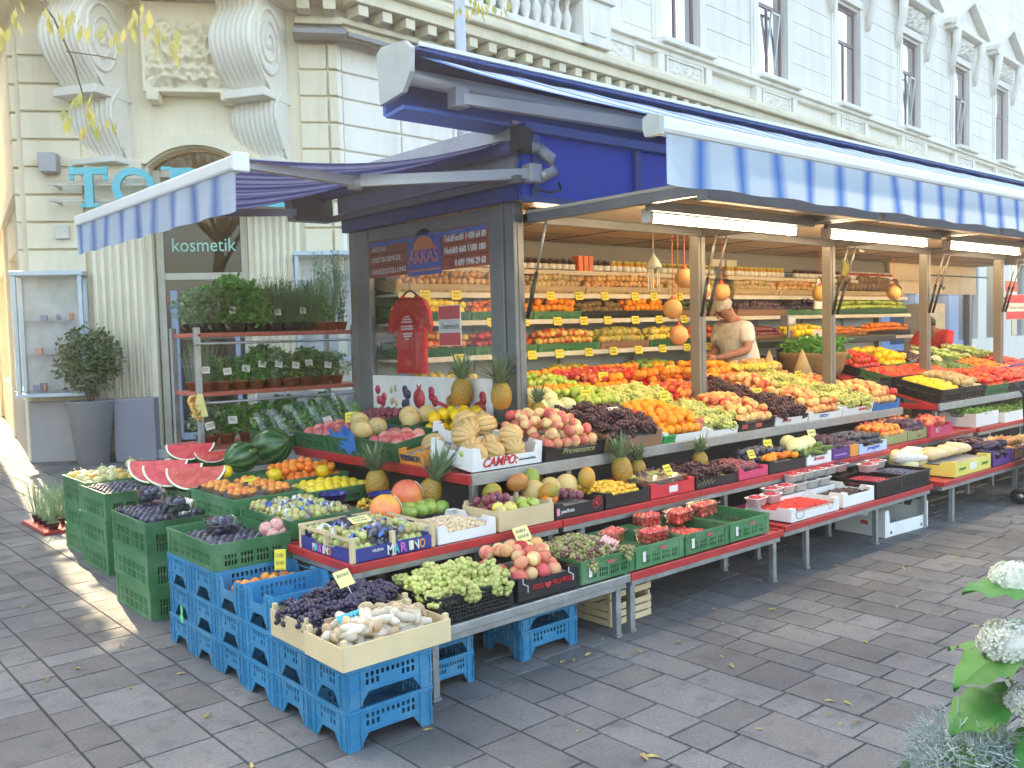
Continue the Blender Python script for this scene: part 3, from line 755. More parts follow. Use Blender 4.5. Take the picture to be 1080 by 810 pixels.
kind('lemon', 'lemon', variants('lemon', ball(.030, 1.25, -.1, 0, .22), [FM('lemon', (.86, .6, .02), (.88, .68, .08), None, 9, bump=.4, rough=.36)]), None, .030, .030, 90)
kind('quince', 'yellow pepper', variants('sweet_pepper', ball(.042, 1.0, .2, .12), [FM('yellow pepper', (.88, .58, .01), (.85, .52, .01), None, 9, rough=.22)]), None, .042, None, 90)
kind('lime', 'green mango', variants('green_mango', ball(.038, 1.35, 0, .03), [FM('green mango', (.18, .30, .04), (.34, .42, .09), None, 9, rough=.3)]), None, .038, .038, 90)
kind('mango', 'mango', variants('mango', ball(.046, 1.28, 0, .03), [FM('mango', (.28, .33, .04), (.62, .33, .04), (.5, .14, .04), 8, .42, .6, .35, speck=(.6, .5, .15))]), None, .046, .046, 60)
kind('pear', 'pear', variants('pear', lambda mb, s: mb.lathe([(0, -.04), (.02, -.038), (.036, -.02), (.037, 0), (.028, .025), (.016, .045), (.009, .055), (0, .058)], 12), [FM('pear', (.58, .5, .1), (.5, .33, .1), (.35, .4, .08), 14, .4, .6, .4)]), None, .036, .036, 80)
kind('kiwi', 'kiwi', variants('kiwi', ball(.026, 1.2, 0), [FM('kiwi', (.2, .12, .05), (.26, .18, .07), None, 30, rough=.85)]), None, .026, .026, 80)
kind('onion', 'onion', variants('onion', ball(.034, .88, -.12, 0, .3), [FM('onion', (.55, .27, .08), (.68, .42, .17), None, 12, rough=.35)]), None, .034)
kind('potato', 'potato', variants('potato', ball(.034, 1.25, 0), [FM('potato', (.45, .32, .15), (.55, .42, .22), None, 20, rough=.8)]), None, .032, .032, 90)
kind('fig', 'fig', variants('fig', lambda mb, s: mb.lathe([(0, -.024), (.018, -.02), (.026, -.004), (.022, .012), (.009, .028), (.004, .04), (0, .042)], 10), [FM('fig', (.06, .025, .06), (.14, .07, .1), None, 20, rough=.55)]), None, .025)
kind('pomegranate', 'pomegranate', variants('pomegranate', lambda mb, s: mb.lathe([(0, -.046), (.03, -.042), (.047, -.015), (.048, .01), (.035, .036), (.012, .046), (.012, .056), (.018, .066), (.01, .066), (.005, .05)], 12), [FM('pomegranate', (.6, .05, .04), (.75, .3, .1), None, 12, rough=.35)]), None, .047)
kind('pitahaya', 'dragon fruit', variants('dragon_fruit', ball(.042, 1.2, 0), [FM('dragon fruit', (.58, .08, .09), (.70, .28, .22), None, 12)]), None, .042, .04, 80)
kind('coconut', 'coconut', variants('coconut', ball(.055, 1.05, 0), [FM('coconut', (.14, .08, .04), (.25, .16, .09), None, 60, rough=.95, bump=1., bsc=120)]), None, .055)
kind('celeriac', 'turnip', variants('turnip', ball(.04, .9, -.1), [FM('turnip', (.72, .66, .55), (.5, .3, .4), None, 10, .5, .6)]), None, .04)
kind('aubergine', 'aubergine', variants('aubergine', lambda mb, s: mb.lathe([(0, -.08), (.025, -.075), (.04, -.04), (.036, 0), (.026, .04), (.018, .07), (.01, .09), (0, .095)], 12), [FM('aubergine', (.02, .008, .03), (.04, .015, .05), None, 8, rough=.18)]), None, .04, .038, 90)
kind('avocado', 'avocado', variants('avocado', lambda mb, s: mb.lathe([(0, -.045), (.02, -.042), (.033, -.02), (.032, 0), (.022, .025), (.012, .045), (0, .052)], 12), [FM('avocado', (.03, .035, .02), (.08, .11, .03), None, 25, rough=.5, bump=.6, bsc=200)]), None, .033, .033, 80)
kind('red_pepper', 'red pepper', variants('sweet_pepper', ball(.038, 1.1, .2, .14), [FM('red pepper', (.6, .015, .01), (.5, .02, .01), None, 9, rough=.2)]), None, .038, None, 80)
kind('courgette', 'courgette', variants('courgette', lambda mb, s: mb.lathe([(0, -.09), (.016, -.086), (.021, -.06), (.019, .04), (.014, .08), (.008, .1), (0, .102)], 10), [FM('courgette', (.05, .13, .02), (.12, .22, .05), None, 40, rough=.35)]), None, .024, .021, 90)
kind('carrot', 'carrot', variants('carrot', lambda mb, s: mb.lathe([(0, -.09), (.005, -.08), (.013, 0), (.017, .06), (.015, .075), (0, .08)], 8), [FM('carrot', (.8, .22, .02), (.75, .28, .05), None, 30, rough=.5)]), None, .02, .016, 90)
kind('kumquat', 'kumquat', variants('kumquat', ball(.013, 1.3, 0), [FM('kumquat', (.88, .55, .06), (.85, .45, .05), None, 20, rough=.35)]), None, .0135, .013, 80)
kind('mushroom', 'mushroom', variants('mushroom', lambda mb, s: (mb.lathe([(0, 0), (.02, .004), (.022, .03), (.017, .07), (.018, .085)], 12), mb.lathe([(.016, .082), (.03, .085), (.036, .094), (.032, .106), (.015, .113), (0, .114)], 12, 1)), [MATS.get('x')]), None, .02, .02, 90) if 0 else None
# king oyster mushrooms
MSH = FM('mushroom stem', (.55, .47, .34), (.68, .60, .47), None, 20, rough=.6); MSC = FM('mushroom cap', (.5, .32, .18), (.6, .42, .25), None, 30, rough=.6)
ms = []
for k in range(3):
    mb = MB(); bw = .014+.003*k
    mb.lathe([(0, -.075), (bw*.8, -.072), (bw*1.3, -.035), (bw, .02), (bw*.9, .045)], 10, 0); mb.lathe([(bw*.8, .04), (bw*1.6, .044), (bw*1.7, .052), (bw*1.1, .062), (0, .066)], 12, 1)
    ms.append(mb.mesh('mushroom', [MSH, MSC]))
K['mushroom'] = dict(cat='mushroom', me=ms, r=.025, h=.02, tip=90)
# melons
def ribbed(r, h, ribs, dep, n=40, k=14):
    def f(mb, s):
        pr = [(math.sin(i/k*PI)*r, -math.cos(i/k*PI)*h) for i in range(k+1)]; pr[0] = (0, -h); pr[-1] = (0, h)
        mb.lathe(pr, n, 0, fn=lambda rr, z, a: rr*(1-dep*(1-abs(math.sin(a*ribs/2)))**2))
    return f
def melonm(name, a, b_, rib=None, ribs=10, net=True, sc=110):
    if name in MATS: return MATS[name]
    m, nt, b = nt_new(name); v, r = ocoord(nt, 0.)
    oi = nd(nt, 'ShaderNodeObjectInfo')
    vo = nd(nt, 'ShaderNodeTexVoronoi', feature='DISTANCE_TO_EDGE'); vo.inputs['Scale'].default_value = sc; nt.links.new(v, vo.inputs['Vector'])
    c = mixc(nt, maprange(nt, vo.outputs['Distance'], .02, .09, 0, 1), b_, a) if net else mixc(nt, nz(nt, v, 12), a, b_)
    if rib:
        sx = nd(nt, 'ShaderNodeSeparateXYZ'); nt.links.new(v, sx.inputs[0])
        an = mth(nt, 'ARCTAN2', sx.outputs[1], sx.outputs[0])
        w_ = mth(nt, 'ABSOLUTE', mth(nt, 'SINE', mth(nt, 'MULTIPLY', an, ribs/2)))
        w_ = mth(nt, 'ADD', w_, mth(nt, 'MULTIPLY', mth(nt, 'SUBTRACT', nz(nt, v, 30), .5), .15))
        c = mixc(nt, maprange(nt, w_, .1, .24, 1, 0), c, rib)
    hs = nd(nt, 'ShaderNodeHueSaturation'); nt.links.new(c, hs.inputs['Color']); nt.links.new(maprange(nt, oi.outputs['Random'], 0, 1, .82, 1.12), hs.inputs['Value'])
    nt.links.new(hs.outputs[0], b.inputs['Base Color']); b.inputs['Roughness'].default_value = .6
    if net: bumpn(nt, b, vo.outputs['Distance'], -.3, .004)
    MATS[name] = m; return m
kind('cantaloupe', 'melon', variants('melon', ribbed(.072, .08, 10, .16), [melonm('cantaloupe rind', (.70, .40, .13), (.78, .54, .26), (.2, .2, .07), 10)]), None, .072, .07, 75)
kind('galia', 'melon', variants('melon', ribbed(.068, .07, 10, .0), [melonm('galia rind', (.62, .42, .13), (.72, .56, .3), None)]), None, .068, .066, 60)
kind('honeydew', 'melon', variants('melon', ribbed(.07, .095, 10, .0), [melonm('honeydew rind', (.66, .64, .28), (.72, .68, .4), None, net=False)]), None, .07, .07, 90)
def wmm(name='watermelon rind'):
    m, nt, b = nt_new(name); v, r = ocoord(nt)
    sx = nd(nt, 'ShaderNodeSeparateXYZ'); nt.links.new(v, sx.inputs[0])
    an = mth(nt, 'ARCTAN2', sx.outputs[1], sx.outputs[0])
    w_ = mth(nt, 'SINE', mth(nt, 'ADD', mth(nt, 'MULTIPLY', an, 11), mth(nt, 'MULTIPLY', nz(nt, v, 18, 5, .7), 5)))
    c = mixc(nt, maprange(nt, w_, -.1, .45), (.015, .07, .02), (.07, .17, .045)); nt.links.new(c, b.inputs['Base Color']); b.inputs['Roughness'].default_value = .25
    MATS[name] = m; return m
WMR = wmm()
kind('watermelon', 'watermelon', variants('watermelon', ribbed(.115, .125, 10, 0), [WMR]), None, .115, .115, 60)
PITH = pm('pale rind', (.72, .78, .55), .5, var=.05)
WMF = FM('watermelon flesh', (.62, .06, .05), (.72, .13, .1), None, 24, rough=.3, speck=(.80, .38, .32))
def wslice(deg=75, R=.14, thick=None):
    """a wedge cut from a melon: two flat flesh faces and a rind back"""
    mb = MB(); n = 20; m = 7
    a0, a1 = -math.radians(deg)/2, math.radians(deg)/2
    def p(t, a, k): # t along length 0..pi
        return (-math.cos(t)*R*1.1*k, math.sin(t)*R*math.sin(a)*k, -math.sin(t)*R*math.cos(a)*k)
    mb.grid(lambda u, v: p(u*PI, a0+(a1-a0)*v, 1), n, m, 1)
    for a, fl in ((a0, 0), (a1, 1)):
        vs = [p(i/n*PI, a, 1) for i in range(n+1)]; vi = [p(i/n*PI, a, .93) for i in range(n+1)]; vj = [p(i/n*PI, a, .0) for i in range(n+1)]
        N = n+1
        f1 = [(i, i+1, N+i+1, N+i) for i in range(n)]; f2 = [(N+i, N+i+1, 2*N+i+1, 2*N+i) for i in range(n)]
        if not fl: f1 = [f[::-1] for f in f1]; f2 = [f[::-1] for f in f2]
        mb.add(vs+vi+vj, f1, 2); mb.add(vs+vi+vj, f2, 0)
    return mb.mesh('watermelon_slice', [WMF, WMR, PITH])
WS = [wslice(46, .16), wslice(60, .14)]
def half(r, h, flesh, cav, rind):
    mb = MB(); k = 8
    mb.lathe([(0, -h)]+[(math.sin(i/k*PI/2)*r, -math.cos(i/k*PI/2)*h) for i in range(1, k+1)]+[(r*.94, .001)], 24, 1, cap=False)
    mb.lathe([(r*.94, .001), (r*.5, .0), (r*.42, -.006), (r*.25, -.014), (0, -.016)], 24, 0, cap=False)
    mb.lathe([(r*.43, -.002), (r*.3, -.008), (0, -.01)], 24, 2, cap=False)
    return mb.mesh('melon_half', [flesh, rind, cav])
HALF = half(.068, .07, FM('honeydew flesh', (.85, .8, .6), (.82, .72, .5), None, 10), FM('melon seeds', (.7, .5, .25), (.8, .7, .5), None, 60), MATS['galia rind'])
GFH = half(.045, .04, FM('grapefruit flesh', (.8, .2, .12), (.85, .4, .25), None, 40), FM('grapefruit core', (.85, .6, .4), (.8, .5, .4), None, 30), MATS['orange'])
# pomelo with paper band
def pomelo():
    mb = MB(); ball(.088, 1.0, .05)(mb, 0)
    mb.lathe([(.0885*math.sin(t)*1.004, -.0885*math.cos(t)*1.004) for t in [i/16*PI for i in range(1, 16)]], 24, 0) if 0 else None
    for i in range(-7, 8):
        pass
    n = 16; vs = []; 
    for i in range(n+1):
        t = .5+i/n*2.1
        for s_ in (-.013, .013): vs.append((math.sin(t)*.0895, s_, -math.cos(t)*.0895))
    mb.add([Vector(v)*1.0 for v in vs], [(2*i, 2*i+2, 2*i+3, 2*i+1) for i in range(n)], 1, True)
    return mb.mesh('pomelo', [FM('pomelo skin', (.85, .42, .06), (.82, .22, .08), None, 6, rough=.35), pm('paper band', (.8, .82, .7), .6)])
POM = pomelo()
# pineapple
def pineapple(seed, h=.15, r=.055, crown_h=.13):
    g_ = random.Random(seed); mb = MB(); n = 48; k = 30
    rows = 9; cols = 11
    vs = []; cs = []
    for j in range(k+1):
        v = j/k; base = r*(math.sin(PI*(.08+.84*v))**.45)
        for i in range(n):
            u = i/n
            a_ = math.sin(PI*(cols*u+rows*v)); b_ = math.sin(PI*(cols*u-rows*v)); e = abs(a_*b_)**.5
            rr = base*(1+.14*e); vs.append((rr*math.cos(2*PI*u), rr*math.sin(2*PI*u), v*h)); cs.append(e)
    for j in range(k):
        for i in range(n):
            q_ = (j*n+i, j*n+(i+1) % n, (j+1)*n+(i+1) % n, (j+1)*n+i); e = sum(cs[x] for x in q_)/4; v = j/k
            e = max(0, min(1, (e-.25)/.5)); hi = (.74-.3*v, .30, .03); lo = (.10, .07, .02)
            mb.sm; nbase = None
            mb.f.append([x for x in q_]); mb.mi.append(0); mb.sm.append(True); mb.col.append(tuple(lo[t]*(1-e)+hi[t]*e for t in range(3)))
    mb.v += [Vector(v) for v in vs]
    mb.add([vs[i] for i in range(n)], [list(range(n))[::-1]], 0, False, None, (.2, .15, .05)); mb.add([vs[k*n+i] for i in range(n)], [list(range(n))], 0, False, None, (.2, .25, .05))
    body = mb.mesh('body', pm('pineapple skin', (1, 1, 1), .5, attr=True))
    mb = MB()
    for i in range(46):
        a_ = i*2.4+g_.uniform(-.2, .2); lv = i/46; L = crown_h*(.55+.5*lv)*g_.uniform(.85, 1.1); out = (.95-.75*lv)
        p0 = Vector((math.cos(a_)*.016, math.sin(a_)*.016, h+lv*.03)); dr = Vector((math.cos(a_), math.sin(a_), 0)); sd = Vector((-math.sin(a_), math.cos(a_), 0))
        pts = [p0+dr*out*L*t*(.9+.35*t)+Vector((0, 0, L*(t*(1.15-out*.5)-.25*out*t*t))) for t in (0, .35, .7, 1)]
        w_ = [.011, .010, .006, .0005]
        vv = []
        for p_, ww in zip(pts, w_): vv += [p_+sd*ww, p_-dr*ww*.35+Vector((0, 0, -.002)), p_-sd*ww]
        fs = []
        for t in range(3): fs += [(3*t, 3*t+1, 3*t+4, 3*t+3), (3*t+1, 3*t+2, 3*t+5, 3*t+4)]
        mb.add(vv, fs, 0, True)
    cr = mb.mesh('leaf_crown', leafm('pineapple leaf', (.13, .22, .1), (.26, .34, .2), .45, .15))
    return body, cr
PINE = [pineapple(1), pineapple(2, .13, .05, .1), pineapple(3, .14, .052, .17)]
def put_pine(M, label, v=0, tagc=None):
    t = thing('pineapple', label, 'pineapple', M); inst('body', PINE[v][0], None, t); inst('leaf_crown', PINE[v][1], None, t)
    if tagc is not None:
        q = MB(); q.lathe([(0, 0), (.024, 0), (.024, .002), (0, .002)], 18); q.build('hang_tag', WHITEP, t, T(.03*math.cos(tagc), .05*math.sin(tagc)-.02, .15) @ RX(80) )
    return t
# grape bunches
def bunch(seed, n, r, L, W, mats):
    g_ = random.Random(seed); mb = MB(); pts = []
    for _ in range(n*25):
        u = g_.random(); w_ = W*(1-.55*u)*(.75+.25*math.sin(u*9+seed))
        a_ = g_.uniform(0, 2*PI); rr = w_*math.sqrt(g_.random()) ; p = Vector((u*L-L/2, rr*math.cos(a_), rr*.6*math.sin(a_)))
        if all((p-q_).length > r*1.35 for q_ in pts): pts.append(p)
        if len(pts) >= n: break
    for p in pts: mb.ico(r*g_.uniform(.88, 1.08), Matrix.Translation(p), 2, 0)
    me = mb.mesh('grape_bunch', mats[0])
    mb = MB(); mb.tube([(-L/2-.03, 0, .01), (-L/2, 0, .004), (0, 0, 0), (L*.4, 0, 0)], .002, 5); st = mb.mesh('stem', mats[1])
    return me, st
def grapem(name, a, b_, tl=.25):
    if name in MATS: return MATS[name]
    m, nt, b = nt_new(name); g_ = nd(nt, 'ShaderNodeNewGeometry'); oi = nd(nt, 'ShaderNodeObjectInfo')
    c = mixc(nt, g_.outputs['Random Per Island'], a, b_); hs = nd(nt, 'ShaderNodeHueSaturation'); nt.links.new(c, hs.inputs['Color'])
    nt.links.new(maprange(nt, oi.outputs['Random'], 0, 1, .8, 1.15), hs.inputs['Value']); nt.links.new(hs.outputs[0], b.inputs['Base Color'])
    b.inputs['Roughness'].default_value = .32; b.inputs['Subsurface Weight'].default_value = tl; b.inputs['Subsurface Radius'].default_value = (.01, .01, .005); b.inputs['Subsurface Scale'].default_value = .6
    MATS[name] = m; return m
STEM = pm('grape stem', (.25, .28, .08), .7)
GR = {}
for nm, a, b_ in (('white', (.44, .50, .12), (.64, .60, .22)), ('black', (.015, .013, .03), (.07, .05, .1)), ('red', (.2, .04, .06), (.34, .16, .12)), ('dark', (.04, .012, .02), (.1, .03, .04)), ('mixed', (.22, .06, .08), (.4, .42, .14))):
    gm_ = grapem(nm+' grape', a, b_, .2 if nm == 'white' else .05)
    GR[nm] = [bunch(s_, 85, (.0135 if nm == 'white' else .0115), .16, .055, (gm_, STEM)) for s_ in range(3)]
# small masses of berries (uncountable)
def berrymass(name, w_, d_, n, r, mat, seed=1, heap=.02):
    g_ = random.Random(seed); mb = MB(); pts = []
    nx_ = max(1, int(w_/(r*1.8))); ny_ = max(1, int(d_/(r*1.8)))
    for i in range(nx_):
        for j in range(ny_):
            for l in range(n):
                x = (i+.5+g_.uniform(-.35, .35))*w_/nx_; y = (j+.5+g_.uniform(-.35, .35))*d_/ny_
                z = heap*math.sin(PI*x/w_)*math.sin(PI*y/d_)+g_.uniform(-.5, .5)*r+l*r*1.1
                mb.ico(r*g_.uniform(.85, 1.15), T(x, y, z), 2, 0)
    return mb.mesh(name, mat)
RASP = grapem('raspberry', (.42, .02, .04), (.6, .06, .09), .05); BLACKB = grapem('blackberry', (.015, .008, .02), (.05, .02, .05), 0)
BLUEB = grapem('blueberry', (.03, .04, .1), (.1, .13, .25), 0); CURR = grapem('redcurrant', (.6, .02, .02), (.75, .06, .04), .1); STRAW = grapem('strawberry', (.72, .06, .05), (.82, .2, .14), .05)
NUT = grapem('almond', (.6, .42, .24), (.75, .6, .4), 0); OLIVE = grapem('green beans', (.2, .32, .08), (.35, .45, .15), 0)
# ------------------------------------------------------------------ crates and boxes
WOOD = pm('pale crate wood', (.68, .52, .30), .75, 0, .14, 3, .2, 40, rand=.1)
WOOD2 = pm('crate wood', (.52, .38, .2), .75, 0, .2, 4, .3, 40, rand=.15)
BLUEP = pm('blue crate plastic', (.022, .215, .40), .42, 0, .12, 5, .12, 30, rand=.12, dirt=(.14, .30, .40), dscale=7)
GREENP = pm('green crate plastic', (.05, .20, .075), .45, 0, .15, 5, .12, 30, rand=.2, dirt=(.2, .27, .18), dscale=5)
GREEND = pm('dark green crate plastic', (.03, .13, .055), .4, 0, .12, 5, .12, 30, rand=.15)
BLACKP = pm('black crate plastic', (.012, .013, .015), .38, 0, .1, 5, .1)
LINER = pm('paper liner', (.35, .33, .3), .8)
def card(name, c, rough=.6): return pm(name, c, rough, 0, .08, 4, .1, 30, rand=.05)
CW = card('white cardboard', (.76, .76, .73)); CK = card('black cardboard', (.018, .017, .02), .4); CR = card('red cardboard', (.62, .03, .04)); CB = card('blue cardboard', (.03, .16, .42)); CY = card('yellow cardboard', (.72, .62, .12)); CBR = card('brown cardboard', (.3, .16, .09)); COR = card('orange cardboard', (.78, .3, .04)); CPU = card('purple cardboard', (.1, .03, .2)); CGR = card('olive cardboard', (.3, .32, .14)); CPK = card('pink cardboard', (.62, .05, .14)); CNV = card('navy cardboard', (.03, .04, .22)); CBL = card('pale blue cardboard', (.45, .55, .75))
def walls4(mb, w_, d_, h, t, lf, ls, mi=0, z0=0):
    """four walls from outline loops; lf for the long front/back, ls for the sides"""
    mb.plate(lf, t, frame((0, t, z0), (1, 0, 0), (0, 0, 1)), mi); mb.plate(lf, t, frame((0, d_, z0), (1, 0, 0), (0, 0, 1)), mi)
    mb.plate(ls, t, frame((0, t, z0), (0, 1, 0), (0, 0, 1)), mi); mb.plate(ls, t, frame((w_-t, t, z0), (0, 1, 0), (0, 0, 1)), mi)
def blue_crate(w_=.398, d_=.298, h=.16, open_=False):
    mb = MB(); t = .006
    def lp(W, cut, dip):
        f = .095; n = [(0, 0), (f*.55, 0), (f, .058 if cut else .02), (W-f, .058 if cut else .02), (W-f*.55, 0), (W, 0), (W, h)]
        if dip: n += [(W-.07, h), (W-.09, h-.06), (.09, h-.06), (.07, h)]
        n.append((0, h)); L = [n]
        if not dip:
            nn = max(3, int((W-.16)/.022))
            for i in range(nn):
                x = .08+i*(W-.16)/nn
                L.append(rect(x+.004, x+(W-.16)/nn-.006, h-.045, h-.022))
                if i < nn*.3 or i > nn*.65: L.append(rect(x+.004, x+(W-.16)/nn-.006, h-.075, h-.053))
        return L
    walls4(mb, w_, d_, h, t, lp(w_, True, False), lp(d_-2*t, True, open_))
    if not open_: mb.box(-.003, w_+.003, -.004, .0, h-.012, h, 0); mb.box(-.003, w_+.003, d_, d_+.004, h-.012, h, 0); mb.box(-.004, 0, 0, d_, h-.012, h, 0); mb.box(w_, w_+.004, 0, d_, h-.012, h, 0)
    for z in (.068, h-.018):
        mb.box(-.003, w_+.003, -.005, 0, z-.006, z); mb.box(-.005, 0, 0, d_*.27, z-.006, z); mb.box(-.005, 0, d_*.73, d_, z-.006, z); mb.box(w_, w_+.005, 0, d_, z-.006, z)
    for x in (.01, .06, w_-.06, w_-.01): mb.box(x-.003, x+.003, -.006, 0, .01, h-.01)
    for y in (.01, .05, d_-.05, d_-.01): mb.box(-.006, 0, y-.003, y+.003, .01, h-.01)
    mb.box(t, w_-t, t, d_-t, .059, .064)
    for x, y in ((0, 0), (w_-.03, 0), (0, d_-.03), (w_-.03, d_-.03)): mb.box(x+t, x+.03-t*.2, y+t, y+.03-t, .002, .046)
    return mb.mesh('crate', BLUEP)
BC, BCO = blue_crate(), blue_crate(open_=True)
def green_crate(w_=.4, d_=.6, h=.15, mat=GREENP):
    mb = MB(); t = .006
    def lp(W, big):
        L = [rect(0, W, 0, h)]
        a_, b_ = .05, W-.05; n = max(4, int((b_-a_)/.016)); s_ = (b_-a_)/n
        for row in ((.018, .018+(h-.06)*.36), (.022+(h-.06)*.38, .022+(h-.06)*.72)):
            for i in range(n):
                if (i % 5) == 4: continue
                L.append(rect(a_+i*s_+.003, a_+(i+1)*s_-.003, row[0], row[1]))
        if big: L.append(rect(W/2-.05, W/2+.05, h-.036, h-.014))
        return L
    walls4(mb, w_, d_, h, t, lp(w_, False), lp(d_-2*t, False))
    for z0, z1, o_ in ((h-.012, h+.002, .007), (0, .01, .004), (h*.62, h*.62+.006, .003)):
        mb.box(-o_, w_+o_, -o_, 0, z0, z1); mb.box(-o_, w_+o_, d_, d_+o_, z0, z1); mb.box(-o_, 0, 0, d_, z0, z1); mb.box(w_, w_+o_, 0, d_, z0, z1)
    for x in (0, w_-.035):
        mb.box(x, x+.035, -.004, 0, .01, h-.012); mb.box(x, x+.035, d_, d_+.004, .01, h-.012)
    for y in (0, d_-.035): mb.box(-.004, 0, y, y+.035, .01, h-.012); mb.box(w_, w_+.004, y, y+.035, .01, h-.012)
    mb.box(t, w_-t, t, d_-t, .004, .01)
    return mb.mesh('crate', mat)
def card_box(w_, d_, h, side=.6, mats=None, tabs=True, t=.004):
    mb = MB(); s_ = side
    lf = [[(0, 0), (w_, 0), (w_, h), (w_-.05, h), (w_-.065, h*s_), (.065, h*s_), (.05, h), (0, h)]] if s_ < 1 else [rect(0, w_, 0, h)]
    D_ = d_-2*t
    ls = [[(0, 0), (D_, 0), (D_, h), (D_*.72, h), (D_*.66, h*.72), (D_*.34, h*.72), (D_*.28, h), (0, h)]]
    walls4(mb, w_, d_, h, t, lf, ls)
    mb.box(t, w_-t, t, d_-t, .001, .005)
    if tabs:
        for x in (t, w_-.05):
            for y in (t, d_-.035): mb.box(x, x+.05-t, y, y+.035-t, h-.004, h-.001)
    return mb.mesh('carton', mats)
def wood_crate(w_, d_, h, fh=None):
    mb = MB(); t = .006; fh = fh or h
    for x in (0, w_-.02):
        for y in (0, d_-.02): mb.add([(x, y, 0), (x+.02, y, 0), (x+.02, y+.02, 0), (x, y+.02, 0), (x, y, h+.018), (x+.02, y, h+.018), (x+.02, y+.02, h+.018), (x, y+.02, h+.018)], [(0, 3, 2, 1), (4, 5, 6, 7), (0, 1, 5, 4), (1, 2, 6, 5), (2, 3, 7, 6), (3, 0, 4, 7)])
    n = max(1, round(h/.05)); s_ = h/n
    if h < .13: bands = [(0.002, h-.004)]
    else: bands = [(i*s_+.003, (i+1)*s_-.006) for i in range(n)]
    for z0, z1 in bands:
        mb.box(-.002, w_+.002, -t, 0, z0, z1); mb.box(-.002, w_+.002, d_, d_+t, z0, z1); mb.box(-t, -.002, -.004, d_+.004, z0, z1); mb.box(w_+.002, w_+t, -.004, d_+.004, z0, z1)
    mb.box(0, w_, 0, d_, .002, .006)
    return mb.mesh('crate', WOOD)
def mesh_crate(w_, d_, h):
    mb = MB(); t = .004
    def net(W):
        L = [rect(0, W, 0, h)]; n = int((W-.06)/.016); 
        for i in range(n):
            for j in range(5):
                x = .03+i*(W-.06)/n; z = .012+j*(h-.034)/5
                L.append([(x+.008, z), (x+.0145, z+(h-.034)/10), (x+.008, z+(h-.034)/5-.003), (x+.0015, z+(h-.034)/10)])
        return L
    walls4(mb, w_, d_, h, t, net(w_), net(d_-2*t))
    mb.rbox(-.006, w_+.006, -.008, 0, h-.012, h+.002, .003); mb.rbox(-.006, w_+.006, d_, d_+.008, h-.012, h+.002, .003); mb.rbox(-.008, 0, 0, d_, h-.012, h+.002, .003); mb.rbox(w_, w_+.008, 0, d_, h-.012, h+.002, .003)
    mb.box(t, w_-t, t, d_-t, .003, .006)
    return mb.mesh('crate', BLACKP)
_mc = {}
def cached(fn, *a):
    k = (fn.__name__,)+a
    k = tuple(x.name if hasattr(x, 'name') else x for x in k)
    if k not in _mc: _mc[k] = fn(*a)
    return _mc[k]
NOBJ = [0]; PEND = []
fr = random.Random(21)
def fill(kn, M, x0, x1, y0, y1, z, label, group=None, layers=1, heap=.02, dens=1., gap=1.93, top=.75, limit=None):
    """lay fruit in a loose hexagonal packing; M is the box frame"""
    k = K[kn]; r = k['r']; h = k['h']; s_ = r*gap; n = 0
    group = group or (label if len(label) < 60 else label[:60])
    for l in range(layers):
        off = .5*l; j = 0; y = y0+r+off*s_*.6
        while y <= y1-r+1e-4:
            x = x0+r+((j+l) % 2)*s_/2
            while x <= x1-r+1e-4:
                u = (x-x0)/(x1-x0); v = (y-y0)/(y1-y0)
                keep = fr.random() < dens and (l == 0 or fr.random() < top)
                if keep and (limit is None or n < limit):
                    zz = z+h+l*h*1.45+heap*math.sin(PI*u)*math.sin(PI*v)+fr.uniform(-.004, .004)
                    R = Euler((math.radians(fr.gauss(0, k['tip']) if k['tip'] < 70 else 90+fr.gauss(0, 14)), math.radians(fr.gauss(0, 20)), fr.uniform(0, 6.28))).to_matrix().to_4x4()
                    if k['tip'] >= 70: R = RZ(fr.uniform(0, 360)) @ RX(k['tip']+fr.gauss(0, 10)) @ RZ(fr.uniform(0, 360))
                    if l == 0 and layers > 1 and .2 < u < .8 and .3 < v and fr.random() < .8: x += s_; continue
                    PEND.append((k['me'][0].name.split('.')[0], fr.choice(k['me']), M @ T(x+fr.gauss(0, r*.06), y+fr.gauss(0, r*.06), zz) @ R @ S(fr.uniform(.9, 1.08)), label, k['cat'], group)); n += 1
                x += s_
            y += s_*.87; j += 1
    NOBJ[0] += n
    return n
def bunches(gn, M, x0, x1, y0, y1, z, label, nx_=3, ny_=3, heap=.03, layers=1, sc=1.):
    for l in range(layers):
        for i in range(nx_):
            for j in range(ny_):
                me, st = fr.choice(GR[gn]); u = (i+.5)/nx_; v = (j+.5)/ny_
                Mx = M @ T(x0+(x1-x0)*u+fr.gauss(0, .008), y0+(y1-y0)*v+fr.gauss(0, .008), z+.025+l*.035+heap*math.sin(PI*u)*math.sin(PI*v)) @ RZ(fr.choice((0, 90, 180))+fr.uniform(-50, 50)) @ RY(fr.gauss(0, 9)) @ RX(fr.gauss(0, 12)) @ S(fr.uniform(.9, 1.12)*sc)
                o = inst('grape_bunch', me, Mx); tag(o, label, 'grapes', label[:60]); inst('stem', st, None, o); NOBJ[0] += 1
CARD = pm('yellow price card', (.82, .68, .06), .6, 0, .05, 5, rand=.05); PALEC = pm('pale yellow card', (.82, .76, .3), .6); INKM = pm('dark ink', (.05, .06, .1), .6); WCARD = pm('white card', (.75, .72, .66), .6); TEALC = pm('turquoise card', (.08, .5, .6), .6)
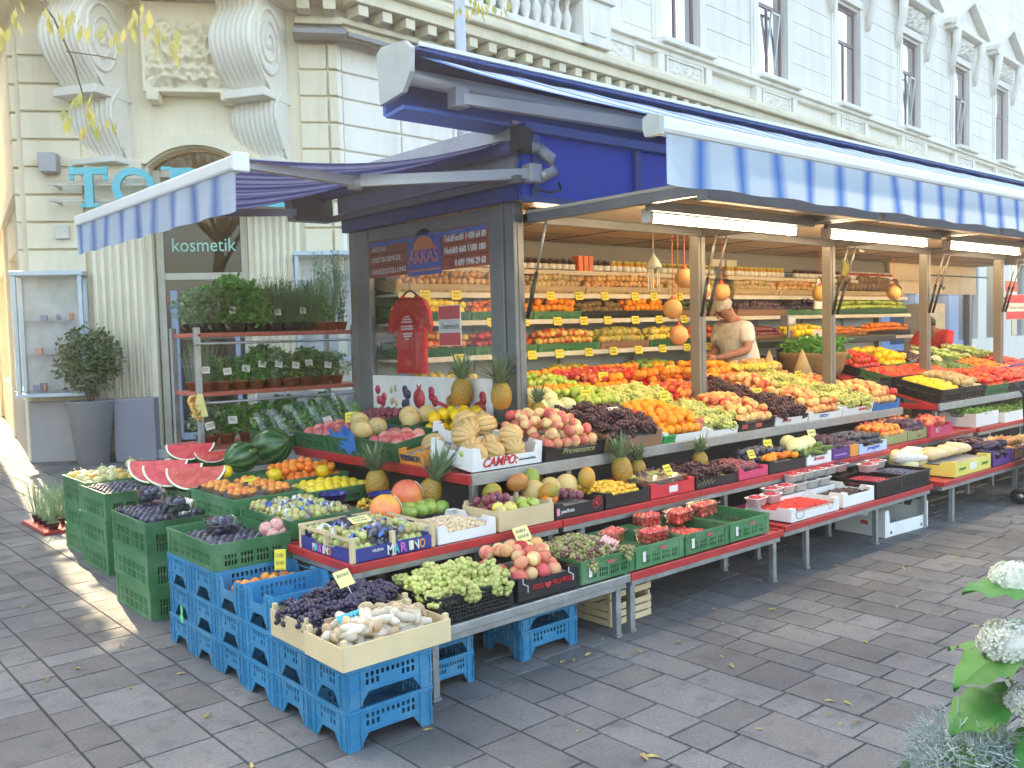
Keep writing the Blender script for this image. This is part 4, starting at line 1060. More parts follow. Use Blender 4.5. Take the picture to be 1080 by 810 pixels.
def price_card(M, where, w_=.085, h=.06, mat=None, stick=.05, lines=2, cname='yellow'):
    t = thing('price_card', '%s price card %s' % (cname, where), 'price card', M)
    q = MB(); q.box(-w_/2, w_/2, -.001, .001, 0, h); q.build('card', mat or CARD, t)
    q = MB(); yy = h*.72
    for k in range(lines):
        x = -w_*.36
        while x < w_*.32:
            s_ = fr.uniform(.004, .009)*w_/.085; q.tube([(x, -.0015, yy-h*.12), (x+s_*.6, -.0015, yy+h*.1), (x+s_, -.0015, yy-h*.08)], .0008*w_/.085, 4); x += s_*1.5
        yy -= h*.36
    q.build('writing', INKM, t)
    if stick:
        q = MB(); q.tube([(0, .003, -stick), (0, .003, h*.5)], .002, 5); q.build('stick', WHITEP, t)
    return t
def box(me, name, M, label, cat='crate', group=None):
    o = inst(name, me, M); return tag(o, label, cat, group)
def liner(parent, w_, d_, z, mat=None, ins=.008):
    q = MB(); q.box(ins, w_-ins, ins, d_-ins, z-.003, z); return q.build('liner', mat or LINER, parent)
def punnet(M, mass, label, glabel, mat=None, w_=.17, d_=.11, h=.05, clear=False, massname='berries', group='punnets', lid=False):
    mb = cached(_punnet, w_, d_, h, mat or PUN)
    o = inst('punnet', mb, M); tag(o, label, 'punnet', group)
    m = inst(massname, mass, M @ T(.019, .017, h*.62)); tag(m, glabel, massname.replace('_', ' '), None, 'stuff'); NOBJ[0] += 2
    return o
def _punnet(w_, d_, h, mat):
    mb = MB(); i_ = .014
    def ring(k, z, rr=.02):
        x0, x1, y0, y1 = k, w_-k, k, d_-k; pts = []
        for cx, cy, a0 in ((x1-rr, y0+rr, -90), (x1-rr, y1-rr, 0), (x0+rr, y1-rr, 90), (x0+rr, y0+rr, 180)):
            for t in range(4): a_ = math.radians(a0+t*30); pts.append((cx+rr*math.cos(a_), cy+rr*math.sin(a_), z))
        return pts
    rs = [ring(i_, .001), ring(.004, h-.003), ring(-.002, h-.002), ring(-.002, h+.002), ring(.005, h+.001), ring(i_+.003, .004)]
    vs = [p for r_ in rs for p in r_]; n = 16; fs = []
    for k in range(len(rs)-1): fs += [(k*n+i, k*n+(i+1) % n, (k+1)*n+(i+1) % n, (k+1)*n+i) for i in range(n)]
    fs += [list(range(n))[::-1], list(range(5*n, 6*n))]
    mb.add(vs, fs, 0, True); return mb.mesh('punnet', mat)
PUN = pm('white punnet', (.8, .8, .78), .45)
CLEARP = glassm('clear plastic', (.93, .95, .97), .10, .12, 1.2)
PINKP = glassm('pink clear plastic', (1., .93, .94), .10, .2, 1.)
# ------------------------------------------------------------------ kiosk
KX0, KX1, KY0, KY1 = 3.9, 15.6, 4.5, 6.5
BLUEF = pm('blue fascia', (.006, .075, .62), .4, 0, .06, 2)
CEIL = pm('warm ceiling boards', (.44, .31, .17), .5, 0, .08, 3)
BEAM = pm('brown grey beam', (.12, .105, .085), .5)
kio = thing('market_kiosk', 'fruit market kiosk with grey frame, glass end wall, blue fascia and warm lit interior', 'market stall', T(KX0, KY0, 0))
KO = T(-KX0, -KY0, 0)
def kp(name, mb, mats): return mb.build(name, mats, kio, KO)
posts = [3.94, 5.86, 7.83, 9.79, 11.74, 13.7, 15.56]
for i, x in enumerate(posts):
    q = MB(); q.rbox(x-.045, x+.045, 4.46, 4.55, 0, 2.44, .006); q.box(x-.012, x+.012, 4.455, 4.46, .1, 2.4)
    kp('post', q, FRAMEM if i == 0 else FRAMEW)
for y in (6.45,):
    for x in (3.94, 8.3, 12.5, 15.56): q = MB(); q.rbox(x-.05, x+.05, y-.05, y+.05, 0, 2.44, .006); kp('post', q, FRAMEW)
# end wall frame
q = MB()
q.rbox(3.885, 3.935, 4.56, 4.70, .8, 2.43, .005); q.rbox(3.885, 3.935, 6.2, 6.4, .8, 2.43, .005)
q.rbox(3.89, 3.93, 4.70, 6.2, 2.33, 2.43, .004); q.rbox(3.89, 3.93, 4.70, 6.2, .92, 1.0, .004); q.rbox(3.895, 3.93, 4.56, 6.4, 0, .8, .004)
kp('end_frame', q, FRAMEM)
q = MB(); q.box(3.908, 3.914, 4.70, 6.2, 1.0, 2.33); kp('end_glass', q, glassm('kiosk glass', (.97, .98, .98), .03, .01, 1.1))
q = MB(); q.rbox(3.84, 3.9, 4.4, 6.52, 2.435, 2.56, .005); kp('blue_band', q, pm('navy band', (.02, .05, .25), .4))
q = MB(); q.rbox(3.80, 3.84, 4.3, 6.6, 2.53, 2.58, .005); kp('rail', q, FRAMEM)
# fascia, roof, ceiling
q = MB(); q.box(3.9, 15.6, 4.36, 4.40, 2.44, 2.92); kp('fascia', q, BLUEF)
q = MB()
for x in [3.97+i*.98 for i in range(12)]: q.rbox(x, x+.06, 4.33, 4.36, 2.44, 2.9, .004)
q.rbox(3.88, 15.6, 4.3, 4.36, 2.86, 2.92, .005); q.rbox(3.88, 15.6, 4.31, 4.36, 2.42, 2.46, .005); kp('fascia_rib', q, pm('blue rib', (.06, .12, .36), .35, .2))
q = MB(); q.box(3.86, 15.64, 4.40, 6.6, 2.6, 2.94); kp('roof', q, pm('roof sheet', (.4, .42, .45), .5, .3))
q = MB(); q.box(3.93, 15.56, 4.42, 6.5, 2.45, 2.47); kp('ceiling', q, CEIL)
q = MB()
for x in [4.9, 5.9, 6.9, 7.9, 8.9, 9.9, 10.9, 11.9]: q.box(x-.006, x+.006, 4.45, 6.4, 2.444, 2.449)
for y in (5.1, 5.8): q.box(3.95, 15.5, y-.005, y+.005, 2.4435, 2.4485)
kp('ceiling_joint', q, DARKP)
q = MB(); q.rbox(3.95, 15.56, 6.36, 6.44, 2.24, 2.45, .005); kp('back_beam', q, BEAM)
q = MB(); q.box(9.9, 15.5, 6.30, 6.34, 1.98, 2.26) if 0 else None
q.box(12.6, 15.5, 6.30, 6.34, 2.0, 2.44); kp('cream_panel', q, pm('cream panel', (.62, .5, .32), .5))
q = MB(); q.box(3.95, 12.5, 6.46, 6.47, .9, 2.24); kp('back_glass', q, pm('milky back glass', (.72, .78, .8), .3, trans=0., alpha=1.))
q = MB(); q.box(12.55, 15.5, 6.46, 6.47, .3, 2.0); kp('back_glass', q, glassm('rear glass', (.55, .7, .95), .15, .05))
q = MB(); q.box(3.93, 15.5, 6.44, 6.455, 0, .9); kp('back_panel', q, FRAMEW)
q = MB(); q.box(4.2, 15.5, 5.5, 6.4, .0, .12); kp('floor', q, DARKP)
q = MB(); q.rbox(8.6, 8.68, 4.6, 4.61, 2.3, 2.34, .002); q.rbox(8.5, 8.75, 6.33, 6.355, 2.28, 2.36, .003); q.rbox(8.78, 8.98, 6.33, 6.355, 2.28, 2.36, .003); kp('vent', q, pm('vent cream', (.6, .55, .42), .5))
# swing-up flaps with gas struts
FLU = pm('flap underside', (.52, .45, .34), .45)
for i in range(6):
    x0, x1 = posts[i]+.03, posts[i+1]-.03
    q = MB(); q.rbox(x0, x1, 2.98, 3.05, 2.27, 2.34, .006); q.rbox(x0, x0+.05, 3.05, 4.45, 2.30, 2.36, .004, 0); q.rbox(x1-.05, x1, 3.05, 4.45, 2.30, 2.36, .004); q.rbox(x0, x1, 4.4, 4.45, 2.30, 2.36, .004); q.rbox(x0+.06, x1-.06, 3.42, 3.46, 2.27, 2.33, .004)
    kp('flap_frame', q, pm('flap frame', (.2, .2, .21), .4, .4))
    q = MB(); q.box(x0+.01, x1-.01, 3.02, 4.44, 2.362, 2.38); kp('flap_panel', q, FLU)
    for s_, xx in ((1, x0+.03), (-1, x1-.03)):
        if i == 5 and s_ == -1: continue
        q = MB(); q.tube([(xx-.02*s_, 4.44, 1.68), (xx, 4.36, 1.98)], .014, 8); q.tube([(xx, 4.36, 1.98), (xx+.01*s_, 4.26, 2.33)], .008, 8, 1); kp('gas_strut', q, [DARKP, STEEL])
# fluorescent lamps
LAMPE = emm('fluorescent tube', (1, .78, .52), 12.5)
LAMPH = pm('lamp housing', (.7, .68, .62), .4)
def lamp(x, y, z, L, label, grp):
    t = thing('fluorescent_lamp', label, 'lamp', T(x, y, z), grp)
    q = MB(); q.rbox(0, L, -.045, .045, .03, .07, .006); q.rbox(-.03, .0, -.035, .035, -.02, .06, .004); q.rbox(L, L+.03, -.035, .035, -.02, .06, .004); q.build('housing', LAMPH, t)
    q = MB(); q.tube([(.0, 0, .0), (L, 0, .0)], .015, 10); q.build('tube', LAMPE, t)
for i in range(6): lamp(4.08+i*1.96+.03, 3.5, 2.23, 1.5, ['lit fluorescent tube under the first flap, by the kiosk corner post', 'lit fluorescent tube under the second flap from the kiosk corner', 'lit fluorescent tube under the third flap from the kiosk corner', 'lit fluorescent tube under the fourth flap', 'lit fluorescent tube under the fifth flap', 'lit fluorescent tube under the sixth flap'][i], 'fluorescent tubes under the flaps')
for i in range(6): lamp(4.3+i*1.96, 4.72, 2.385, 1.2, 'thin lit tube added on the kiosk ceiling to brighten the shelves', 'ceiling tubes added inside the kiosk')  # extra tubes added to lift the light on the shelves
# ---- advertising on the end wall
AX = 3.9
def onend(y, z): return frame((AX-.012, y, z), (0, -1, 0), (0, 0, 1))   # text runs towards the street corner
ban = thing('shop_banner', 'banner with brick pattern and kiosk name across the top of the glass end wall', 'banner', T(AX, 5.4, 2.2))
BO = T(-AX, -5.4, -2.2)
BRK = pm('banner brick', (.36, .07, .04), .5, 0, .35, 14)
q = MB(); q.box(AX-.006, AX, 4.705, 6.195, 2.05, 2.325); q.build('sheet', BRK, ban, BO)
q = MB()
for y0, y1, z0, z1 in ((4.72, 6.19, 2.29, 2.322), (5.25, 5.63, 2.27, 2.3)): q.box(AX-.009, AX-.006, y0, y1, z0, z1)
q.build('sky_strip', pm('banner sky', (.08, .15, .5), .5, 0, .3, 9), ban, BO)
q = MB()
for zz in (2.23, 2.14): q.box(AX-.009, AX-.006, 4.72, 5.22, zz-.006, zz); q.box(AX-.009, AX-.006, 5.7, 6.18, zz-.006, zz)
q.build('brick_seam', pm('dark brick seam', (.1, .02, .02), .6), ban, BO)
q = MB(); q.box(AX-.012, AX-.006, 5.24, 5.66, 2.03, 2.29); q.lathe([(.14, 0), (.14, .0035)], 24, 0, T(AX-.0065, 5.45, 2.23) @ RY(-90)); q.build('logo_plate', pm('logo blue', (.06, .09, .4), .45), ban, BO)
q = MB(); q.plate([[(.13*math.cos(a_/12*PI), .1*math.sin(a_/12*PI)) for a_ in range(13)]], .003, onend(5.45, 2.215) @ T(0, 0, .001)); q.plate([rect(-.2, .2, 0, .012)], .003, onend(5.45, 2.06) @ T(0, 0, .001)); q.build('logo_arch', pm('logo orange', (.7, .22, .08), .5), ban, BO)
WT = pm('white lettering', (.75, .75, .72), .5); RT = pm('logo lettering', (.6, .2, .25), .5)
text('AKKAS', .15, BO @ onend(5.64, 2.12) @ T(0, 0, .004), RT, ban, bold=True, fit=.37)
for s_, y, z, ft in (('AKKAS', 6.15, 2.245, .2), ('OBST&GEMÜSE', 6.15, 2.165, .4), ('HAUSZUSTELLUNG', 6.15, 2.075, .46)): text(s_, .055, BO @ onend(y, z), WT, ban, fit=ft)
for s_, y, z, ft in (('Tel.&Fax:01 / 408 64 89', 5.2, 2.245, .47), ('Mobil:0 660 1180 180', 5.2, 2.16, .46), ('0 699 1946 29 62', 5.08, 2.07, .34)): text(s_, .062, BO @ onend(y, z), WT, ban, bold=True, fit=ft)
# strip with fruit pictures
st = thing('picture_strip', 'white strip with printed fruit pictures along the foot of the glass end wall', 'banner', T(AX, 5.4, 1.15)); SO = T(-AX, -5.4, -1.15)
q = MB(); q.box(AX-.016, AX-.010, 4.705, 6.195, .98, 1.285); q.build('sheet', pm('strip white', (.75, .74, .7), .5), st, SO)
cols = [(.55, .05, .1), (.65, .5, .25), (.08, .05, .12), (.6, .07, .08), (.6, .06, .1), (.55, .28, .05), (.55, .04, .08), (.5, .05, .08)]
pr_ = random.Random(4)
for i in range(8):
    q = MB(); y = 6.1-i*.18; c_ = cols[i]
    for k in range(5 if i not in (3, 6) else 1):
        r_ = (.075 if i in (3, 6) else .035); cy, cz = y-.02+pr_.uniform(-.05, .05), 1.12+pr_.uniform(-.06, .08)
        if i in (3, 6): cy, cz = y, 1.12
        q.lathe([(r_*(1 if i != 1 else .5), 0), (r_*(1 if i != 1 else .5), .003)], 20, 0, T(AX-.0165-.0005*k, cy, cz) @ RY(-90) @ S(1.4 if i == 1 else 1, 1, 1))
    if i in (3, 6): q.plate([[(-.02, .06), (.02, .06), (.03, .11), (0, .085), (-.03, .11)]], .003, onend(y, 1.12) @ T(0, 0, .004))
    q.build('fruit_picture', pm('print%d' % i, c_, .5, 0, .3, 20), st, SO)
sg = thing('country_sign', 'red white red Österreich sign hanging in the glass end wall', 'sign', T(AX+.03, 5.15, 1.6)); GO = T(-AX-.03, -5.15, -1.6)
def aus(par, Mo, y, z, w_, h_, x, M=None):
    F = (lambda yy, zz: frame((x, yy, zz), (0, -1, 0), (0, 0, 1))) if M is None else M
    q = MB(); q.plate([rect(0, w_, 0, h_)], .006, F(y, z)); q.build('panel', pm('sign white', (.75, .73, .7), .5), par, Mo)
    q = MB(); q.plate([rect(.006, w_-.006, .006, h_*.32)], .003, F(y, z) @ T(0, 0, .006)); q.plate([rect(.006, w_-.006, h_*.66, h_-.006)], .003, F(y, z) @ T(0, 0, .006)); q.build('red_band', pm('sign red', (.6, .03, .04), .5), par, Mo)
    text('Österreich', h_*.2, Mo @ F(y, z) @ T(w_*.1, h_*.42, .007), pm('sign grey', (.15, .15, .15), .5), par, fit=w_*.8)
aus(sg, GO, 5.33, 1.51, .26, .29, AX+.02)
# T-shirt on a hanger behind the glass
RED = pm('red cotton', (.6, .02, .025), .85, 0, .12, 10, .3, 60)
ts = thing('t_shirt', 'red T-shirt with white round print on a hanger behind the end glass', 'shirt', T(AX+.08, 5.78, 1.3)); 
def shirt(mb):
    out = [(-.17, 0), (.17, 0), (.18, .38), (.26, .30), (.30, .36), (.19, .56), (.08, .60), (.05, .575), (-.05, .575), (-.08, .60), (-.19, .56), (-.30, .36), (-.26, .30), (-.18, .38)]
    M = frame((0, 0, .0), (0, -1, 0), (0, 0, 1)); n = len(out)
    mb.plate([out], .03, M @ T(0, 0, -.015))
q = MB(); shirt(q); so_ = q.build('cloth', RED, ts)
bm = bmesh.new(); bm.from_mesh(so_.data); bmesh.ops.subdivide_edges(bm, edges=bm.edges[:], cuts=3, use_grid_fill=True)
for v in bm.verts: v.co.x += .012*math.sin(v.co.y*32+v.co.z*5)*(1-.5*v.co.z)+.006*math.sin(v.co.y*70)
bm.to_mesh(so_.data); bm.free()
for p_ in so_.data.polygons: p_.use_smooth = False
q = MB()
FS = frame((-.030, 0, 0), (0, -1, 0), (0, 0, 1))
for i, (w_, zz) in enumerate(((.08, .43), (.12, .41), (.15, .39), (.17, .355), (.17, .335), (.13, .30), (.11, .28), (.07, .26))):
    for k in range(int(w_/.018)): q.box(-w_/2+k*.018, -w_/2+k*.018+.012, zz, zz+.011, 0, .002, 0, FS)
q.build('print', WT, ts)
q = MB(); q.tube([(0, .17, .55), (0, .05, .62), (0, 0, .635), (0, -.05, .62), (0, -.17, .55)], .008, 6); q.tube([(0, 0, .635), (0, 0, .68), (0, .02, .70), (0, .0, .72), (0, -.02, .70)], .003, 6); q.build('hanger', DARKP, ts)
# ------------------------------------------------------------------ awnings
def clothm(name, axis, period, duty, blue, white, tl=.45, phase=0., soft=.06):
    if name in MATS: return MATS[name]
    m, nt, b = nt_new(name); v, _ = ocoord(nt); sx = nd(nt, 'ShaderNodeSeparateXYZ'); nt.links.new(v, sx.inputs[0])
    t = mth(nt, 'FRACT', mth(nt, 'ADD', mth(nt, 'DIVIDE', sx.outputs[axis], period), phase))
    d = mth(nt, 'ABSOLUTE', mth(nt, 'SUBTRACT', t, .5))
    f = maprange(nt, d, duty/2-soft, duty/2+soft, 1, 0)
    n_ = nz(nt, v, 3, 4)
    bumpn(nt, b, nz(nt, v, 5, 5, .6, 1.), .5, .03)
    c = mixc(nt, f, white, blue); c = mixc(nt, 1., c, mixc(nt, n_, (.88, .88, .9), (1.05, 1.05, 1.05)), 'MULTIPLY')
    nt.links.new(c, b.inputs['Base Color']); b.inputs['Roughness'].default_value = .8
    tr_ = nd(nt, 'ShaderNodeBsdfTranslucent'); nt.links.new(c, tr_.inputs[0]); mx = nd(nt, 'ShaderNodeMixShader'); mx.inputs[0].default_value = tl
    nt.links.new(b.outputs[0], mx.inputs[1]); nt.links.new(tr_.outputs[0], mx.inputs[2]); nt.links.new(mx.outputs[0], nt.nodes['Material Output'].inputs[0])
    MATS[name] = m; return m
ALU = pm('awning white aluminium', (.72, .73, .72), .4, .1, .05, 3); ALUG = pm('awning grey aluminium', (.50, .52, .54), .4, .35, .08, 4); CASE = pm('awning case grey green', (.42, .46, .43), .45)
aw = thing('awning', 'long striped blue and white awning stretched out over the front of the kiosk', 'awning', T(3.06, 4.4, 2.9)); AO = T(-3.06, -4.4, -2.9)
X0, X1 = 3.06, 16.2
q = MB(); 
# hood board and roll case
q.box(3.04, 15.9, 4.6, 4.63, 2.9, 3.27); q.build('back_board', pm('blue board', (.03, .11, .42), .45), aw, AO)
q = MB(); q.rbox(3.06, 15.9, 4.28, 4.598, 3.205, 3.235, .006); q.build('hood', pm('shade navy hood', (.03, .07, .26), .45), aw, AO); q = MB(); q.rbox(3.06, 15.9, 4.262, 4.279, 3.225, 3.25, .003); q.build('hood_lip', pm('hood grey', (.65, .67, .68), .45, .2), aw, AO)  # navy of the hood stands in for the shadow gap above the cloth
q = MB(); q.add([(3.03, 4.59, 2.88), (15.9, 4.59, 2.88), (15.9, 4.40, 2.9), (3.03, 4.40, 2.9), (3.03, 4.59, 2.9), (15.9, 4.59, 2.9), (15.9, 4.40, 2.92), (3.03, 4.40, 2.92)], [(0, 3, 2, 1), (4, 5, 6, 7), (0, 1, 5, 4), (1, 2, 6, 5), (2, 3, 7, 6), (3, 0, 4, 7)]); q.build('soffit', pm('blue soffit', (.05, .15, .45), .4), aw, AO)
q = MB(); q.plate([[(4.60, 2.95), (4.62, 3.25), (4.57, 3.28), (4.33, 3.26), (4.27, 3.21), (4.28, 3.08), (4.36, 2.98)]], .03, frame((3.03, 0, 0), (0, 1, 0), (0, 0, 1)) @ T(0, 0, -.03)); q.build('end_cap', CASE, aw, AO)
q = MB(); q.tube([(3.08, 4.45, 3.1), (15.8, 4.45, 3.1)], .05, 12); q.build('roller', ALUG, aw, AO)
def sag(v): return -.05*math.sin(PI*v)
CB_, CWh = (.03, .10, .5), (.66, .72, .8)
q = MB(); q.grid(lambda u, v: (X0+.04+(X1-X0)*u, 4.32-1.74*v, 3.185-.67*v+sag(v)*.4+.004*math.sin(u*140)), 220, 10); q.build('fabric', clothm('awning cloth', 0, .3, .30, (.05, .2, .62), (.66, .74, .8), .35), aw, AO)
q = MB(); q.rbox(X0+.03, X1, 2.545, 2.62, 2.435, 2.51, .02); q.build('front_bar', ALU, aw, AO)
q = MB(); q.plate([[(-.045, -.05), (.035, -.05), (.05, -.02), (.05, .03), (.01, .05), (-.045, .03)]], .03, frame((3.06, 2.585, 2.475), (0, 1, 0), (0, 0, 1))); q.build('bar_cap', CASE, aw, AO)
q = MB(); q.grid(lambda u, v: (X0+.06+(X1-X0)*u, 2.555+(.012*math.sin(u*150)+.010*math.sin(u*61+1))*v-.01*v, 2.435-.215*v-.002*math.sin(u*150)*v), 420, 4); q.build('valance', clothm('valance cloth', 0, .3, .26, (.07, .24, .68), (.60, .76, .90), .5, .3, .12), aw, AO)
def arm(root, O, a_, b_, c_):
    q = MB(); q.tube([a_, b_], .032, 4); q.rbox(-.05, .05, -.05, .05, -.06, .06, .01, 0, T(*a_)); ar = q.build('arm', ALUG, root, O)
    q = MB(); q.tube([b_, c_], .027, 4); q.build('forearm', ALUG, ar)
    q = MB(); q.lathe([(0, -.045), (.045, -.045), (.045, .045), (0, .045)], 14, 0, T(*b_)); q.build('elbow', ALUG, ar)
arm(aw, AO, (3.40, 4.36, 3.0), (4.2, 3.55, 2.78), (3.35, 2.66, 2.5))
for x in (7.5, 11.6, 15.0): arm(aw, AO, (x+.3, 4.36, 3.0), (x+.95, 3.5, 2.72), (x, 2.66, 2.5))
# side awning
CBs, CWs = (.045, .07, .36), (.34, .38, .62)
sa = thing('side_awning', 'smaller striped awning over the glass end of the kiosk, pulled out towards the shop', 'awning', T(3.85, 5.8, 2.75)); SAO = T(-3.85, -5.8, -2.75)
SY0, SY1 = 4.4, 7.15
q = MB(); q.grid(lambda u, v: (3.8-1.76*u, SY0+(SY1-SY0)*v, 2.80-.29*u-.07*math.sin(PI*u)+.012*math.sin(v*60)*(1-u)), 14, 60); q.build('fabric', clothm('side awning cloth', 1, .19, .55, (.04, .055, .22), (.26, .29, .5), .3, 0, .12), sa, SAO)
q = MB(); q.rbox(1.98, 2.06, SY0, SY1, 2.45, 2.53, .015); q.rbox(1.975, 2.065, SY0-.025, SY0, 2.44, 2.54, .01); q.build('front_bar', ALU, sa, SAO)
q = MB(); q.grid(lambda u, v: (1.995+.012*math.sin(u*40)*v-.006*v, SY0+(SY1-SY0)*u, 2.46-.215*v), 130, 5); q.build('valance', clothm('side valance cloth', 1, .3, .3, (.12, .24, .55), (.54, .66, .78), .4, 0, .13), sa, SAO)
q = MB(); q.tube([(3.82, SY0-.03, 2.76), (3.82, SY1, 2.76)], .045, 12); q.build('roller', pm('roller blue', (.09, .11, .3), .6), sa, SAO)
q = MB(); q.rbox(3.78, 3.92, SY0-.12, SY0-.06, 2.72, 2.88, .01); q.build('end_cap', DARKP, sa, SAO)
q = MB(); q.add([(3.55, 6.75, 2.55), (3.9, 6.75, 2.55), (3.9, 6.75, 2.82), (3.50, 6.75, 2.82), (3.55, 6.87, 2.55), (3.9, 6.87, 2.55), (3.9, 6.87, 2.82), (3.50, 6.87, 2.82)], [(0, 1, 2, 3), (7, 6, 5, 4), (0, 4, 5, 1), (1, 5, 6, 2), (2, 6, 7, 3), (3, 7, 4, 0)]); q.build('bracket', pm('bracket grey', (.15, .15, .17), .4, .4), sa, SAO)
q = MB(); q.tube([(4.02, 4.34, 2.77), (4.08, 4.28, 2.70), (4.09, 4.27, 2.62), (4.0, 4.3, 2.58)], .04, 8); q.tube([(3.84, 4.34, 2.77), (4.02, 4.34, 2.77)], .04, 8); q.build('shoulder', ALUG, sa, SAO)
arm(sa, SAO, (3.95, 4.33, 2.6), (2.9, 4.75, 2.52), (2.06, 4.46, 2.5))
q = MB(); q.tube([(3.6, 6.8, 2.62), (2.7, 6.3, 2.5)], .028, 4); q.tube([(2.7, 6.3, 2.5), (2.06, 6.95, 2.47)], .024, 4); q.build('arm', pm('arm violet grey', (.22, .22, .3), .4, .3), sa, SAO)
q = MB(); q.tube([(3.9, 4.28, 2.5), (4.0, 4.22, 2.47), (4.12, 4.24, 2.5), (4.16, 4.3, 2.56)], .008, 6); q.build('cable', DARKP, sa, SAO)
# ------------------------------------------------------------------ tables and counters
def table(name, label, x0, x1, y0, y1, z, legs, edge, edge_h=.028, cat='display table', lip=True, side_edge=None):
    t = thing(name, label, cat, T(x0, y0, 0)); O = T(-x0, -y0, 0)
    q = MB(); q.rbox(x0, x1, y0+.01, y1, z-.018, z, .003); q.build('top', STEEL if edge is STEEL else RED_TOP, t, O)
    q = MB(); q.rbox(x0-.006, x1+.006, y0-.006, y0+.01, z-edge_h, z+.012, .003); q.rbox(x0-.006, x0+.01, y0+.012, y1, z-edge_h, z+.012, .003); q.rbox(x1-.01, x1+.006, y0+.012, y1, z-edge_h, z+.012, .003); q.build('edge', edge, t, O)
    q = MB(); q.rbox(x0+.01, x1-.01, y0+.012, y0+.04, z-.062, z-.02, .003); q.rbox(x0+.01, x1-.01, y1-.04, y1-.012, z-.062, z-.02, .003)
    for xx in (x0+.012, x1-.04): q.rbox(xx, xx+.028, y0+.042, y1-.042, z-.06, z-.02, .003)
    q.build('frame', STEEL, t, O)
    for lx in legs:
        for ly in (y0+.03, y1-.06):
            q = MB(); q.rbox(lx, lx+.035, ly, ly+.035, .012, z-.063, .003); q.box(lx-.004, lx+.039, ly-.004, ly+.039, 0, .012); q.build('leg', STEEL, t, O)
    return t
RED_TOP = pm('red tray top', (.45, .04, .045), .45)
table('display_table', 'low galvanised table with grapes and peaches, blue crates beneath', 2.22, 3.48, 3.14, 3.6, .315, [2.24, 3.41], STEEL)
table('display_table', 'low red edged table carrying green crates of strawberries', 3.5, 4.9, 3.14, 3.6, .315, [3.52, 4.84], REDP)
table('display_table', 'low red edged table carrying berry punnets in white cartons', 4.96, 6.99, 3.16, 3.62, .325, [5.25, 6.17, 6.93], REDP)
table('display_table', 'low red edged table carrying the yellow papaya carton', 7.05, 8.9, 3.1, 3.6, .34, [7.28, 8.55], REDP)
table('display_table', 'middle red edged table from the blue grape box to the pineapples', 2.1, 3.42, 3.58, 4.2, .545, [2.15, 3.35], REDP)
table('display_table', 'middle red edged table under the mango and red cartons', 3.44, 7.15, 3.58, 3.98, .545, [3.6, 4.95, 7.05], REDP)
table('display_table', 'middle red edged table beside the gap in the counter', 7.17, 8.9, 3.62, 4.0, .56, [7.25, 8.8], REDP)
table('display_table', 'red edged table carrying white cartons of green herbs', 9.0, 12.6, 3.62, 4.05, .55, [9.3, 11.0], REDP)
table('display_table', 'low table with white cartons along the vegetable counter', 9.05, 12.6, 3.15, 3.6, .31, [9.1, 11.0], REDP)
# side wings
table('display_table', 'long red edged side table carrying watermelon slices and tangerines', 2.12, 3.08, 4.22, 7.0, .545, [2.15, 2.95], REDP)
def counter(label, x0, x1, y0, y1, z, slope, edge, side=True):
    t = thing('sloping_counter', label, 'counter', T(x0, y0, 0)); O = T(-x0, -y0, 0); L = y1-y0; dz = L*slope
    q = MB(); q.add([(x0, y0, z-.02), (x1, y0, z-.02), (x1, y1, z-.02+dz), (x0, y1, z-.02+dz), (x0, y0, z), (x1, y0, z), (x1, y1, z+dz), (x0, y1, z+dz)], [(0, 3, 2, 1), (4, 5, 6, 7), (0, 1, 5, 4), (1, 2, 6, 5), (2, 3, 7, 6), (3, 0, 4, 7)]); q.build('top', RED_TOP, t, O)
    q = MB(); q.rbox(x0-.006, x1+.006, y0-.03, y0-.002, z-.055, z+.012, .004); q.build('edge', edge, t, O)
    if side: q = MB(); q.rbox(x0-.03, x0-.007, y0, y1, z-.045, z+.01, .004); q.build('side_edge', REDP, t, O)
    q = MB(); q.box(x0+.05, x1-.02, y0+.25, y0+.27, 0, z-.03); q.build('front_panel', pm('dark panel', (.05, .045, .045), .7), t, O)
    for lx in (x0+.03, (x0+x1)/2, x1-.06): q = MB(); q.rbox(lx, lx+.04, y0+.03, y0+.07, 0, z-.06, .003); q.build('leg', STEEL, t, O)
SL = .235
counter('long sloping counter of fruit crates with a galvanised front edge', 3.86, 8.14, 3.98, 5.35, .80, SL, pm('counter edge steel', (.36, .35, .33), .45, .5, .15, 10), False)
counter('sloping vegetable counter with a galvanised front edge beyond the gap', 8.62, 13.4, 3.85, 5.4, .80, SL, STEEL)
t = thing('side_counter', 'sloping side counter with red edge carrying melons beside the end glass', 'counter', T(3.1, 3.98, 0)); O = T(-3.1, -3.98, 0)
WS_ = .16; WM = T(3.1, 0, .80) @ RY(-math.degrees(math.atan(WS_)))    # wing rises towards the kiosk
q = MB(); q.box(0, .76, 4.42, 6.0, -.02, 0, 0, WM); q.box(3.1, 3.86, 3.98, 4.42, .785, .803); q.build('top', RED_TOP, t, O)
q = MB(); q.rbox(-.028, -.002, 3.95, 6.0, -.045, .012, .004, 0, WM); q.build('side_edge', REDP, t, O)
q = MB(); q.rbox(3.09, 3.855, 3.95, 3.978, .745, .812, .004); q.build('edge', MATS['counter edge steel'], t, O)
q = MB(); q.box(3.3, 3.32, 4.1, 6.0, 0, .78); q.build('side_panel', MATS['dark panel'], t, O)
for y in (4.0, 5.0, 5.94): q = MB(); q.rbox(3.14, 3.18, y, y+.04, 0, .75, .003); q.build('leg', STEEL, t, O)
